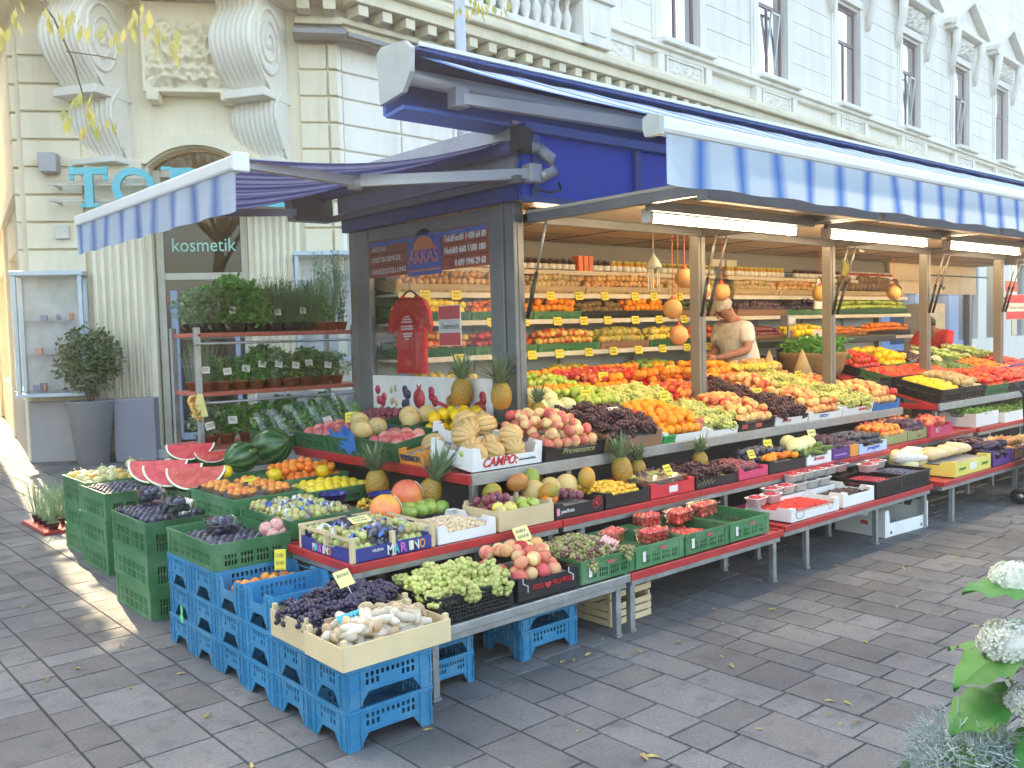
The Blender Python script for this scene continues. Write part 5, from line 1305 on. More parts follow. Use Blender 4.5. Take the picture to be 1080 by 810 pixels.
# ------------------------------------------------------------------ shelving inside
SHW = pm('shelf board', (.5, .42, .3), .5); SHM = pm('shelf front cream', (.62, .58, .48), .5)
SHZ = [2.14, 1.92, 1.69, 1.40]
for i, (a_, b_) in enumerate(((4.0, 8.24), (8.4, 12.45))):
    t = thing('wall_shelving', ['shelving of jars, citrus and apples along the back of the kiosk', 'shelving of bread, onions and vegetables further along the kiosk back'][i], 'shelving', T(a_, 6.1, 0)); O = T(-a_, -6.1, 0)
    for j, z in enumerate(SHZ):
        dd = (6.06, 5.98, 5.94, 5.9)[j]
        q = MB(); q.rbox(a_, b_, dd, 6.36, z-.02, z, .003); q.rbox(a_, b_, dd-.015, dd-.002, z-.03, z+.012, .003); q.build('shelf', SHW if j == 0 else SHM, t, O)
    for x in [a_+.02+k*(b_-a_-.06)/4 for k in range(5)]: q = MB(); q.rbox(x, x+.03, 6.36, 6.39, .3, 2.2, .003); q.build('upright', STEEL, t, O)
    q = MB(); q.rbox(a_, b_, 5.85, 6.36, 1.04, 1.06, .003); q.build('shelf', SHM, t, O)
# ------------------------------------------------------------------ herb rack
rk = thing('herb_rack', 'steel rack with three red shelves of potted herbs behind the melons', 'rack', T(2.8, 7.0, 0)); O = T(-2.8, -7.0, 0)
for x, y in ((2.78, 7.0), (2.78, 7.5), (4.2, 7.0), (4.2, 7.5)): q = MB(); q.rbox(x, x+.045, y, y+.045, 0, 1.7, .004); q.build('post', STEEL, rk, O)
for z in (1.62, 1.15, .72):
    q = MB(); q.rbox(2.8, 4.24, 7.0, 7.5, z, z+.035, .006); q.build('shelf', pm('terracotta tray', (.5, .12, .08), .5), rk, O)
    q = MB(); q.tube([(2.78, 6.985, z-.05), (4.24, 6.985, z-.05)], .011, 8); q.build('rail', STEEL, rk, O)
TILT = math.degrees(math.atan(SL))
GC = green_crate(.398, .598, .15); GC19 = green_crate(.398, .598, .188); GT = green_crate(.43, .40, .125); GD = green_crate(.46, .50, .11, GREEND)
def crate_at(me, x, y, z, label, group, rot=None, name='crate', cat='crate', par=None):
    M = T(x, y, z) @ (rot or Matrix.Identity(4)); return box(me, name, M, label, cat, group), M
# ---- blue crate stacks at the corner
hts = [2, 2, 3, 3, 3, 3]
cn = ['at the street corner under the mushroom crate', 'in the second column, under the dark grape crate', 'in the third column, under the open blue crate', 'in the fourth column, under the apricot crate', 'in the fifth column, under the green plum crate', 'in the last column, beside the green crates']
ln = ['bottom', 'middle', 'top']
for k, n in enumerate(hts):
    for l in range(n):
        op = (k in (2, 3) and l == 2)
        lab = ('open blue crate with scooped sides on top %s' % ('of the third column' if k == 2 else 'of the fourth column holding apricots')) if op else 'blue plastic crate, %s one %s' % ((['bottom', 'upper'] if n == 2 else ln)[l], cn[k])
        crate_at(BCO if op else BC, 1.715+fr.uniform(-.004, .004), 3.0+k*.304, .001+l*.161, lab, 'blue crates stacked at the corner')
q = MB(); q.plate([[(0, 0), (.03, 0), (.035, .03), (.02, .045), (.03, .06), (.02, .09), (0, .085), (.005, .05), (-.01, .03)]], .002, frame((1.7085, 4.66, .14), (0, -1, 0), (0, 0, 1))); o = q.build('sticker', pm('neon green', (.15, .7, .2), .5)); tag(o, 'small neon green sticker on the side of the rearmost blue crates', 'sticker')
for l in range(2):
    crate_at(BC, 2.27, 3.24, .001+l*.145, 'blue plastic crate, %s of two under the grape table by its first leg' % ('lower', 'upper')[l], 'blue crates under the low table', S(.62, 1, .9))
    crate_at(BC, 2.83, 3.26, .001+l*.145, 'blue plastic crate, %s of two under the peach box' % ('lower', 'upper')[l], 'blue crates under the low table', S(.95, 1, .9))
    crate_at(cached(wood_crate, .38, .28, .13), 3.50, 3.3, .002+l*.15, 'wooden crate, %s of two between the two low tables' % ('lower', 'upper')[l], 'wooden crates under the tables', S(.85, 1, .95))
M = T(1.715, 3.0+.304*3, .323)
q = MB(); liner(tag(inst('paper_bag', MB().mesh('x', LINER)), None) if 0 else None, .39, .29, 0) if 0 else None
fill('apricot', M, .03, .37, .02, .27, .03, 'apricot in the open blue crate', layers=2, heap=.02)
price_card(T(2.0, 4.1, .46) @ RZ(-35) @ RX(-12), 'standing in the open blue apricot crate', .055, .10, CARD, .03, 3)
# mushrooms and dark grapes on the corner
me = wood_crate(.50, .29, .10); c, M = crate_at(me, 1.70, 2.99, .325, 'pale wooden crate of white mushrooms at the street corner', None)
liner(c, .50, .29, .03); fill('mushroom', M, .05, .45, .045, .25, .03, 'white king oyster mushroom in the corner crate', layers=3, heap=.03, gap=1.9, top=.85)
me = wood_crate(.50, .30, .12); c, M2 = crate_at(me, 1.71, 3.30, .325, 'pale wooden crate of dark blue grapes behind the mushrooms', None)
bunches('black', M2, .02, .48, .02, .28, .06, 'bunch of dark blue grapes in the crate behind the mushrooms', 4, 3, .05, 2)
price_card(M @ T(.16, .16, .10) @ RZ(12) @ RX(-35), 'in the mushroom crate', .15, .07, TEALC, .03, 2, 'turquoise')
price_card(M2 @ T(.26, .10, .20) @ RZ(20) @ RX(-35), 'in the dark blue grapes', .10, .075, PALEC, .05, 1, 'pale yellow')
# green plum crate on the blue stack
c, M = crate_at(green_crate(.40, .60, .13), 1.715, 4.21, .484, 'green plastic crate of plums on top of the blue crates', None)
liner(c, .40, .60, .05); fill('plum', M, .015, .385, .015, .585, .052, 'dark blue plum in the green crate on the blue stack', layers=1, heap=.02, gap=1.86)
PLM = None
def plum_punnet(M, lab):
    o = inst('punnet', cached(_punnet, .16, .16, .075, CLEARP), M); tag(o, lab, 'punnet', 'clear tubs of plums')
    fill('plum', M, .015, .145, .015, .145, .006, 'dark blue plum in a clear tub at the corner', layers=2, heap=.012, gap=1.85, top=.9)
plum_punnet(M @ T(.12, .28, .085) @ RX(8), 'clear tub of plums standing on the green plum crate')
plum_punnet(T(1.86, 5.10, .60) @ RZ(20) @ RX(6), 'clear tub of plums between the two plum crates')
plum_punnet(T(1.84, 5.62, .60) @ RZ(-10) @ RX(8), 'clear tub of plums standing at the back of the plum crate')
net = MB(); 
for p_ in ((0, 0, 0), (.05, .02, 0), (.025, .05, .005), (.03, .015, .045), (-.02, .03, .03)): net.ico(.036, T(*p_), 2)
o = net.build('net_bag', FM('peach net bag', (.72, .25, .25), (.8, .5, .4), None, 70, rough=.5), None, M @ T(.33, .05, .12)); tag(o, 'pink net bag of peaches leaning on the green plum crate', 'net bag')
# ---- green stacks
def gstack(x, y, n, where, me=None, h=.1885):
    for l in range(n): c, M = crate_at(me or GC19, x+fr.uniform(-.004, .004), y, .001+l*h, 'green plastic crate, %s one of the stack %s' % (('bottom', 'middle', 'top')[l], where), 'green crates stacked along the side')
    return c, M
c, M = gstack(1.75, 5.24, 3, 'just behind the blue crates'); liner(c, .398, .598, .12)
fill('plum', M, .015, .385, .015, .585, .125, 'dark blue plum in the top crate of the stack behind the blue crates', layers=2, heap=.02, gap=1.88, top=.95)
c, M = gstack(1.90, 6.49, 3, 'in the middle of the green row'); liner(c, .398, .598, .135, WCARD); fill('plum', M, .03, .37, .03, .57, .137, 'small blue plum in the paper lined green crate', layers=1, heap=.03, gap=1.9)
price_card(M @ T(.36, .30, .18) @ RX(-20), 'in the paper lined plum crate', .05, .05, CARD, .03, 1)
c, M = gstack(1.96, 7.12, 3, 'furthest from the corner'); liner(c, .398, .598, .12)
def gourd(M, k):
    mb = GOURD[k % 3]; o = inst('gourd', mb, M); return tag(o, ['small pale green striped gourd in the last green crate', 'small orange gourd in the last green crate', 'small white knobbly gourd in the last green crate'][k % 3], 'gourd', 'ornamental gourds'+str(k % 3))
GOURD = []
for k, (a, b_) in enumerate((((.4, .42, .15), (.62, .58, .3)), ((.75, .4, .08), (.6, .5, .15)), ((.66, .6, .38), (.75, .7, .5)))):
    mb = MB(); ribbed(.045, .038, 9, .18, 30, 10)(mb, 0); mb.tube([(0, 0, .03), (.004, 0, .05), (.01, 0, .06)], .005, 6); GOURD.append(mb.mesh('gourd', melonm('gourd%d' % k, a, b_, None, net=False)))
for i in range(5):
    for j in range(6): gourd(M @ T(.05+i*.075+U(-.01, .01), .05+j*.098, .165+U(0, .03)) @ Euler((U(-1, 1), U(-1, 1), U(0, 6))).to_matrix().to_4x4() @ S(U(.75, 1.15)), fr.randrange(3))
for i in range(6): gourd(T(2.42+U(0, .25), 6.9+i*.13, .58+U(0, .04)) @ RZ(U(0, 360)) @ S(U(.8, 1.3)), fr.randrange(3))
table('display_table', 'small table of gourds behind the watermelon slices', 2.36, 2.76, 6.75+.26, 7.72, .53, [2.4], REDP) if 0 else None
# ---- side wing level two
def gc_tray(x, y, z, w_, d_, h, label, mat=GREENP, rot=None): return crate_at(cached(green_crate, w_, d_, h, mat), x, y, z, label, None, rot)
ZT = .558
# blue grape box with big coloured letters
c, M = crate_at(card_box(.47, .50, .062, 1., CNV, False), 2.11, 3.60, ZT, 'wooden grape box with blue printed band at the table corner', None, None, 'crate')
q = MB()
for x in (0, .22, .45):
    for y in (0, .48): q.box(x-.001, x+.021, y-.001 if y == 0 else y, y+.02, -.001, .115)
q.box(-.004, 0, 0, .5, .1, .115); q.box(.47, .474, 0, .5, .1, .115); q.box(0, .47, .5, .504, .1, .115); q.box(.0, .02, .24, .26, 0, .115); q.build('wood_frame', WOOD, c)
for i, (ch, cl) in enumerate(zip('MARINO', ((.75, .75, .7), (.1, .5, .6), (.6, .15, .5), (.75, .7, .6), (.75, .75, .7), (.75, .3, .1)))):
    text(ch, .062, T(.19+i*.037, -.0035, .01) @ frame((0, 0, 0), (1, 0, 0), (0, 0, 1)), pm('mar%d' % i, cl, .5), c, bold=True, fit=.032, name='lettering')
    text(ch, .05, T(-.0035, .36-i*.03, .008) @ frame((0, 0, 0), (0, -1, 0), (0, 0, 1)), pm('mar%d' % i, cl, .5), c, bold=True, fit=.026, name='lettering')
text('NUEVA', .018, T(.11, -.0035, .035) @ frame((0, 0, 0), (1, 0, 0), (0, 0, 1)), WT, c, fit=.06)
liner(c, .47, .5, .03, WCARD)
BAGW = glassm('bag plastic', (.92, .95, 1), .16, .25, 1.3); BAGB = pm('blue bag print', (.1, .2, .55), .4); BAGWH = pm('white bag print', (.75, .75, .72), .5)
def bagged(M, x0, y0, w_, d_, z, lab, kinds=('greengage', 'plum')):
    for i in range(3):
        for j in range(3):
            kx, ky = x0+w_*i/3, y0+d_*j/3
            fill(kinds[0] if (i*3+j*2+1) % 4 else kinds[1], M, kx, kx+w_/3, ky, ky+d_/3, z, '%s in the bags of %s' % ('green round fruit' if (i*3+j*2+1) % 4 else 'dark round fruit', lab), layers=2, heap=.025, gap=1.75)
    q = MB()
    for k in range(22):
        x, y = x0+fr.uniform(.02, w_-.08), y0+fr.uniform(.02, d_-.08); a_ = fr.uniform(0, 360); L = fr.uniform(.04, .09); W_ = fr.uniform(.012, .03); sd = fr.uniform(0, 9)
        q.grid(lambda u, v: ((u-.5)*L, (v-.5)*W_*(.6+.4*math.sin(u*9+sd)), z+.062+.022*math.sin(PI*u)+.012*math.sin(u*12+v*5+sd)), 8, 3, (0, 1, 2)[k % 3], True, T(x, y, 0) @ RZ(a_))
    o = q.build('bag_ribbon', [BAGB, BAGWH, BAGW], None, M); tag(o, 'blue and white bag tops lying over %s' % lab, 'bag')
bagged(M, .02, .02, .43, .46, .03, 'the blue printed grape box')
price_card(M @ T(.2, .22, .13) @ RX(-70), 'lying on the bagged fruit', .11, .06, PALEC, 0, 2, 'pale yellow')
# almonds
c, M = crate_at(cached(card_box, .37, .36, .085, .6, CW), 2.60, 3.60, ZT, 'white carton of shelled almonds', None, None, 'carton', 'carton')
m = inst('almonds', berrymass('almonds', .34, .32, 2, .011, NUT, 2, .03), M @ T(.015, .015, .035)); tag(m, 'heap of brown almonds in the white carton', 'almonds', None, 'stuff')
# wooden box of plums and apples
c, M = crate_at(cached(wood_crate, .38, .30, .11), 2.995, 3.60, ZT, 'pale wooden crate of yellow apples and red plums', None); liner(c, .38, .3, .05)
fill('green_apple', M, .18, .36, .01, .15, .05, 'green yellow apple in the pale wooden crate'); fill('yellow_apple', M, .01, .18, .01, .15, .05, 'yellow apple in the pale wooden crate'); fill('red_plum', M, .01, .24, .15, .30, .06, 'purple red plum in the pale wooden crate', layers=2)
for x, y, z, a_ in ((3.22, 3.93, .70, 0), (3.37, 3.88, .74, 40), (3.52, 3.93, .735, 80), (3.50, 3.76, .685, 10), (3.83, 3.78, .72, 85)):
    o = inst('mango', K['mango']['me'][0], T(x, y, z) @ RZ(a_) @ RX(70 if a_ < 80 else 5) @ S(1.12)); tag(o, 'large green and yellow mango on the middle table', 'mango', 'mangoes on the middle table')
BX = []
def cartonT(x0, x1, y0, d_, z, h, mat, desc, rot=None, side=.55, tabs=True, lin=.5, name='carton', linmat=None):
    w_ = x1-x0
    c, M = crate_at(cached(card_box, round(w_, 3), d_, h, side, mat, tabs), x0, y0, z, desc, None, rot, name, 'carton')
    if lin: liner(c, w_, d_, h*lin, linmat)
    return c, M
def front_text(c, s_, x, z, size, mat, fit=None, bold=False, shear=0., y=-.003): return text(s_, size, T(x, y, z) @ frame((0, 0, 0), (1, 0, 0), (0, 0, 1)), mat, c, bold=bold, shear=shear, fit=fit)
REDI = pm('red print', (.6, .03, .04), .5); GOLDI = pm('olive gold print', (.35, .36, .18), .5); BLUEI = pm('blue print', (.05, .12, .5), .5)
c, M = cartonT(3.40, 3.78, 3.6, .36, ZT, .085, CK, 'black carton with red printed fruit and small exotic fruits', side=.8)
q = MB(); q.lathe([(.026, 0), (.026, .002), (.03, .002), (.03, 0)], 20, 0, T(.32, -.001, .05) @ RX(90), cap=False); q.lathe([(.012, 0), (.012, .003)], 16, 0, T(.32, -.001, .05) @ RX(90)); q.lathe([(.02, 0), (.02, .002), (.024, .002), (.024, 0)], 20, 0, T(.345, -.001, .058) @ RX(90), cap=False); q.build('printed_fruit', REDI, c)
front_text(c, 'pearlfruits', .04, .03, .03, WT, .1); q = MB(); q.box(.008, .03, -.002, 0, .02, .06); q.build('label', pm('pink label', (.8, .3, .4), .5), c)
fill('tangerine', M, .02, .18, .1, .25, .05, 'small orange fruit in the black carton with printed fruit'); fill('red_plum', M, .18, .34, .1, .3, .05, 'reddish fruit in the black carton with printed fruit', dens=.7)
c, M = cartonT(3.80, 4.18, 3.6, .36, ZT, .09, CK, 'black carton of kumquats', side=.8); fill('kumquat', M, .04, .34, .03, .33, .055, 'small yellow kumquat in the black carton', layers=2)
c, M = cartonT(4.20, 4.62, 3.6, .36, ZT, .09, CR, 'bright red carton with white label and trays wrapped in film', side=.85)
q = MB(); q.box(.17, .25, -.003, 0, .02, .06); q.build('label', WCARD, c)
for i in range(2):
    for j in range(2):
        P_ = M @ T(.02+i*.19, .02+j*.17, .075) @ RX(fr.uniform(-4, 4)); o = inst('wrapped_tray', cached(_punnet, .18, .15, .03, glassm('silver film', (.85, .87, .9), .35, .2, 1.5)), P_); tag(o, 'film wrapped tray of grey fruit in the red carton', 'tray', 'film wrapped trays in the red carton')
        fill('apricot', P_, .01, .17, .01, .14, -.015, 'pale fruit in a film wrapped tray', limit=8) if 0 else None
        m = inst('dried_fruit', cached(berrymass_c, .16, .13), P_ @ T(.01, .01, .012)) if 0 else None
fill('fig', M, .03, .40, .2, .34, .06, 'dark fig at the back of the red carton', dens=.6)
price_card(M @ T(.33, .12, .10) @ RZ(8) @ RX(-30), 'in the red carton', .08, .07, CARD)
c, M = cartonT(4.64, 5.08, 3.6, .36, ZT, .08, CK, 'black patterned carton of dark grapes', side=.75); bunches('dark', M, .02, .42, .02, .34, .05, 'bunch of very dark grapes in the patterned carton', 4, 3, .03)
q = MB()
for k in range(14): q.box(.02+k*.012, .026+k*.012, -.002, 0, .02+.01*(k % 3), .03+.01*(k % 3))
q.build('printed_pattern', GOLDI, c)
c, M = cartonT(5.10, 5.44, 3.6, .36, ZT, .07, CPK, 'pink red carton with dried fruit tubs', side=.75); fill('red_plum', M, .02, .32, .02, .34, .04, 'red plum in the pink red carton', layers=1)
for i in range(2): o = inst('jar', cached(jar_, (.36, .24, .14), (.6, .55, .45)), T(5.1+i*.22, 3.98, ZT+.08) @ S(1.5)) if 0 else None
c, M = cartonT(5.46, 5.92, 3.6, .36, ZT, .09, CK, 'long black carton of dark plums and orange slices', side=.8); fill('plum', M, .02, .44, .12, .34, .06, 'dark plum in the long black carton', layers=2, dens=.9); fill('tangerine', M, .02, .42, .01, .12, .06, 'orange fruit along the front of the long black carton', dens=.7)
price_card(M @ T(-.05, .1, .11) @ RZ(5) @ RX(-25), 'over the pink carton', .09, .06, CARD); price_card(M @ T(.3, .2, .12) @ RZ(-12) @ RX(-15), 'in the long black carton', .08, .08, CARD)
c, M = cartonT(5.94, 6.28, 3.6, .36, ZT, .085, CW, 'white carton of yellow fruit with red print', side=.7); front_text(c, 'frutta', .09, .03, .04, REDI, .14, shear=.3); fill('honeydew', M, .0, .34, .05, .34, .05, 'yellow melon in the white carton with red print', limit=4); fill('courgette', M, .0, .33, .0, .14, .07, 'yellow green fruit in the white carton', dens=.6)
c, M = cartonT(6.30, 6.55, 3.6, .36, ZT, .09, CPU, 'purple carton of dark fruit', side=.9); fill('fig', M, .02, .23, .02, .34, .06, 'dark fig in the purple carton', layers=2); q = MB(); q.box(.03, .2, -.002, 0, .03, .04); q.build('label', pm('lilac', (.4, .25, .6), .5), c)
c, M = cartonT(6.56, 6.68, 3.6, .36, ZT, .09, COR, 'narrow orange carton beside the purple one', side=.9); fill('fig', M, .01, .11, .02, .34, .06, 'dark fig in the narrow orange carton')
c, M = cartonT(6.70, 7.14, 3.6, .36, ZT, .08, CBL, 'pale blue and white carton of plums', side=.7); front_text(c, 'prugne', .12, .03, .04, BLUEI, .2, shear=.3); fill('plum', M, .02, .42, .02, .34, .055, 'blue plum in the pale blue carton', layers=2)
price_card(T(6.45, 3.85, ZT+.13) @ RZ(-10) @ RX(-20), 'over the purple carton', .09, .08, PALEC, .05, 1, 'pale yellow')
# second row on the middle table (seen between cartons and counter)
for x0, x1, kn, lab in ((3.42, 3.9, 'galia', 'small melon at the back of the middle table'), (4.25, 4.7, 'pear', 'pear at the back of the middle table'), (5.5, 6.2, 'avocado', 'avocado at the back of the middle table')):
    fill(kn, Matrix.Identity(4), x0, x1, 3.80, 3.98, ZT+.05, lab, heap=.0, limit=5)
# ---- pineapples
put_pine(T(4.24, 3.86, .62) @ RX(-8) @ S(1.12), 'pineapple with bushy grey green crown at the left of a pair behind the red carton', 0)
put_pine(T(4.42, 3.90, .62) @ RZ(40), 'orange pineapple at the right of a pair behind the red carton', 1)
put_pine(T(5.02, 3.86, .61) @ RZ(70), 'single small pineapple in front of the green packet', 1, .5)
put_pine(T(2.96, 4.70, .60) @ RZ(20) @ RX(-6) @ S(1.2), 'pineapple with a blue tag beside the tangerine tray', 0, 1.)
put_pine(T(2.98, 4.26, .60) @ RX(12) @ RY(20) @ S(1.25), 'pineapple leaning under the corner of the white melon carton', 2)
put_pine(T(3.80, 4.93, 1.10) @ RZ(10) @ S(1.25), 'pineapple against the glass end wall with a round white tag', 0, 1.2)
put_pine(T(3.79, 4.50, 1.10) @ RZ(80) @ S(1.2), 'pineapple against the kiosk corner post', 2)
put_pine(T(4.02, 4.40, 1.00) @ RZ(30), 'pineapple just inside the kiosk corner post with a white tag', 1, 1.)
# ---- side wing, level two contents
def lime_tray():
    c, M = cartonT(2.66, 3.04, 3.98, .22, ZT, .07, CK, 'small black carton of green mangoes below the striped pomelo', side=.8)
    fill('lime', M, .03, .35, .02, .2, .04, 'green mango in the small black carton', gap=1.9)
lime_tray()
for x, y, z, lab in ((2.80, 4.16, .715, 'large orange pomelo with pale paper band, the upright one'), (2.62, 4.10, .665, 'pinkish pomelo with paper band lying lower beside the blue printed box')): tag(inst('pomelo', POM, T(x, y, z) @ RZ(-40) @ S(1.0)), lab, 'pomelo')
c, M = cartonT(2.58, 2.86, 4.2, .3, ZT, .045, CBR, 'low brown carton under the pomelos', tabs=False, side=1.) 
bowlme = MB(); bowlme.lathe([(.045, 0), (.05, .002), (.082, .062), (.088, .066), (.085, .068), (.078, .062), (.046, .006), (0, .006)], 20); BOWL = bowlme.mesh('bowl', pm('dark blue bowl', (.015, .03, .16), .3))
for x, y, lab in ((2.66, 4.72, 'empty looking dark blue bowl on the side table'), (2.86, 4.50, 'dark blue bowl of blueberries beside the pomelo')):
    tag(inst('bowl', BOWL, T(x, y, ZT+.05) @ S(1.05)), lab, 'bowl', None)
    m = inst('blueberries', cached(berrymass, 'blueberries', .1, .1, 2, .009, BLUEB), T(x-.05, y-.05, ZT+.07)); tag(m, 'blueberries in the %s' % ('bowl beside the pomelo' if y < 4.6 else 'bowl on the side table'), 'blueberries', None, 'stuff')
fill('kumquat', T(2.72, 4.5, ZT+.03), 0, .12, 0, .1, 0, 'small yellow fruit between the two blue bowls', layers=2)
c, M = gc_tray(2.14, 4.25, ZT, .42, .60, .10, 'green tray under white bags of grapes'); liner(c, .42, .6, .05, WCARD)
bagged(M, .02, .02, .38, .56, .05, 'the green tray', ('greengage', 'greengage'))
q = MB()
for k in range(3): q.grid(lambda u, v: (.01+.4*u, .03+k*.19+.05*v+.01*math.sin(u*20), .085+.035*v+.012*math.sin(u*23+k)), 24, 3)
o = q.build('white_bag', glassm('white bag film', (.95, .95, .92), .3, .3, 1.5), None, M); tag(o, 'white crumpled bag tops standing in the green grape tray', 'bag')
c, M = gc_tray(2.12, 4.90, ZT, .44, .60, .13, 'green crate of peach packs beside the tubs of plums'); liner(c, .44, .6, .11)
for i in range(2):
    for j in range(3):
        P_ = M @ T(.015+i*.21, .02+j*.19, .112); tag(inst('punnet', cached(_punnet, .2, .18, .045, CLEARP), P_), 'clear pack of sliced pink peaches in the green crate', 'punnet', 'clear packs of pink peaches')
        fill('apricot', P_, .012, .188, .012, .168, .004, 'pink peach piece in a clear pack', gap=1.8)
price_card(M @ T(.3, .4, .16) @ RX(-70), 'lying on the peach packs', .09, .05, CARD, 0, 1)
c, M = gc_tray(2.59, 4.90, ZT+.02, .46, .34, .09, 'green tray of lemons'); liner(c, .46, .34, .05); fill('lemon', M, .02, .44, .02, .32, .05, 'lemon in the green tray on the side table', heap=.03)
c, M = gc_tray(2.64, 5.27, ZT+.04, .44, .42, .10, 'green tray of tangerines'); liner(c, .44, .42, .06); fill('tangerine', M, .02, .42, .02, .40, .06, 'tangerine in the green tray', heap=.045, layers=2, top=.6)
for x, y, z in ((2.60, 5.35, .73), (2.86, 5.2, .74), (2.36, 5.55, .76)): tag(inst('grapefruit', K['quince']['me'][0], T(x, y, z) @ S(1.1)), 'single yellow grapefruit lying between the trays', 'grapefruit', 'loose yellow grapefruits')
c, M = gc_tray(2.46, 5.75, ZT, .60, .58, .15, 'green crate carrying whole watermelons'); liner(c, .6, .58, .1)
for x, y, z, s_, a_, lab in ((2.87, 5.93, .84, 1.15, 30, 'largest whole watermelon, dark green and shiny'), (2.60, 5.84, .80, .95, 100, 'smaller striped watermelon with a yellow ground spot'), (3.0, 6.2, .82, 1., 200, 'whole watermelon at the back of its crate')): tag(inst('watermelon', K['watermelon']['me'][0], T(x, y, z) @ RZ(a_) @ RX(75) @ S(s_)), lab, 'watermelon')
c, M = gc_tray(2.12, 5.55, ZT, .33, .62, .12, 'green crate carrying red watermelon slices'); liner(c, .33, .62, .11)
for k, (x, y, z, rz, me, s_) in enumerate(((2.20, 5.62, .80, 8, 0, 1.05), (2.12, 5.80, .81, 12, 0, 1.05), (2.10, 6.00, .82, 4, 0, 1.1), (2.48, 6.42, .86, 10, 1, 1.1), (2.50, 6.10, .83, 30, 1, .75))):
    tag(inst('watermelon_slice', WS[me], T(x, y, z) @ RZ(rz-42) @ RX(-18) @ S(s_)), ['long red watermelon wedge nearest the plum tubs', 'red watermelon wedge in the middle of the three low ones', 'red watermelon wedge behind the two low ones', 'red watermelon wedge raised at the back', 'short pale pink watermelon piece in front of the whole melons'][k], 'watermelon slice')
c, M = gc_tray(2.2, 6.2, ZT, .42, .45, .17, 'green crate behind the watermelon slices'); liner(c, .42, .45, .15)
# ---- side counter (tilted wing)
WB = lambda x, y, rz=0: WM @ T(x, y, .012) @ RZ(rz)
c, M = cartonT(3.13, 3.66, 3.99, .40, .815, .13, CW, 'white melon carton with red hand lettering at the counter corner', RX(6), side=.55, lin=.2)
front_text(c, 'CAMPO:', .07, .02, .075, REDI, .26, True, .25); front_text(c, 'con el corazón lleno', .345, .032, .02, INKM, .13, shear=.4)
q = MB(); q.lathe([(.018, 0), (.018, .002)], 16, 0, T(-.001, .1, .09) @ RY(-90)); q.build('round_label', pm('lime label', (.45, .6, .15), .5), c)
fill('cantaloupe', M, .02, .51, .02, .38, .0, 'ribbed cantaloupe melon in the white carton', gap=1.95)
for k, (x, y, z) in enumerate(((.14, .27, .15), (.40, .14, .15))): tag(inst('melon', K['cantaloupe']['me'][0], M @ T(x, y, z) @ RX(80) @ RZ(40*k)), 'ribbed cantaloupe melon in the white carton', 'melon', 'ribbed cantaloupe melon in the white carton')
c, M = crate_at(cached(card_box, .40, .34, .10, .6, CW), 3.40, 4.40, .895, 'second white carton of cantaloupes behind the first', None, RX(8), 'carton', 'carton'); fill('cantaloupe', M, .01, .39, .01, .33, .02, 'cantaloupe melon in the second white carton')
M = WB(.0, 4.40); c = box(cached(card_box, .34, .26, .09, .7, COR), 'carton', M @ RZ(0), 'orange carton with black lettering beside the melons', 'carton'); liner(c, .34, .26, .05)
text('PERSIMON', .05, T(-.004, .24, .025) @ frame((0, 0, 0), (0, -1, 0), (0, 0, 1)), INKM, c, bold=True, fit=.2); fill('cantaloupe', M, .08, .33, .02, .25, .01, 'netted melon in the orange carton', limit=3)
q = MB(); q.box(-.002, .0, .0, .26, -.03, .0); q.build('red_base', REDI, c)
c, M = crate_at(cached(green_crate, .36, .42, .12, GREEND), 0, 0, 0, 'dark green crate of pink dragon fruit', None, WB(.0, 4.68)); liner(c, .36, .42, .05); fill('pitahaya', M, .02, .34, .02, .4, .05, 'pink dragon fruit in the dark green crate', heap=.02); c.matrix_basis = WB(.0, 4.68)
def wingbox(x, y, w_, d_, desc, kn, lab, z=.05, h=.11, layers=1, mat=None, heap=.02, linm=None, **k_):
    M = WB(x, y); c = box(cached(green_crate, w_, d_, h, mat or GREEND), 'crate', M, desc, 'crate'); liner(c, w_, d_, z, linm); fill(kn, M, .02, w_-.02, .02, d_-.02, z, lab, layers=layers, heap=heap, **k_); return M
wingbox(.37, 4.55, .37, .50, 'dark green crate of big yellow lemons under the end glass', 'quince', 'big yellow sweet pepper in the crate under the end glass', layers=2)
M = wingbox(.0, 5.12, .36, .40, 'blue lined crate of melons on the side counter', 'galia', 'round netted melon in the blue lined crate', z=.06, linm=pm('blue paper', (.03, .17, .5), .6))
q = MB()
for k in range(4): q.grid(lambda u, v: (-.012+.1*k*0+.02*u, .02+.36*u, .02+.13*v+.02*math.sin(u*15+k)), 12, 3, 0, True, T(.1*k, 0, 0))
o = q.build('blue_paper', pm('blue paper', (.03, .17, .5), .6), None, M); tag(o, 'crumpled blue paper round the melons', 'paper')
for k, (x, y, z, rz) in enumerate(((.07, .02, .17, -70), (.22, .30, .18, -60))): tag(inst('melon_half', HALF, M @ T(x, y, z) @ RZ(rz) @ RX(-62)), ['cut melon half showing pale flesh, the nearer of two', 'cut melon half showing pale flesh, the further of two'][k] if 0 else ['cut melon half at the corner of the blue paper', 'cut melon half lying on the netted melons'][k], 'melon half')
wingbox(.38, 5.08, .36, .40, 'dark green crate of melons against the end glass', 'galia', 'yellow melon in the crate against the end glass')
wingbox(.38, 5.5, .36, .45, 'dark green crate of small red turnips under the red shirt', 'red_plum', 'small pink radish in the crate under the shirt', layers=2)
wingbox(.0, 5.54, .36, .45, 'dark green crate of pink turnips', 'pitahaya', 'pink turnip in the crate on the side counter')
price_card(WB(.2, 5.52) @ T(0, 0, .16) @ RZ(-50) @ RX(-20), 'between the turnips and the radishes', .08, .07, CARD)
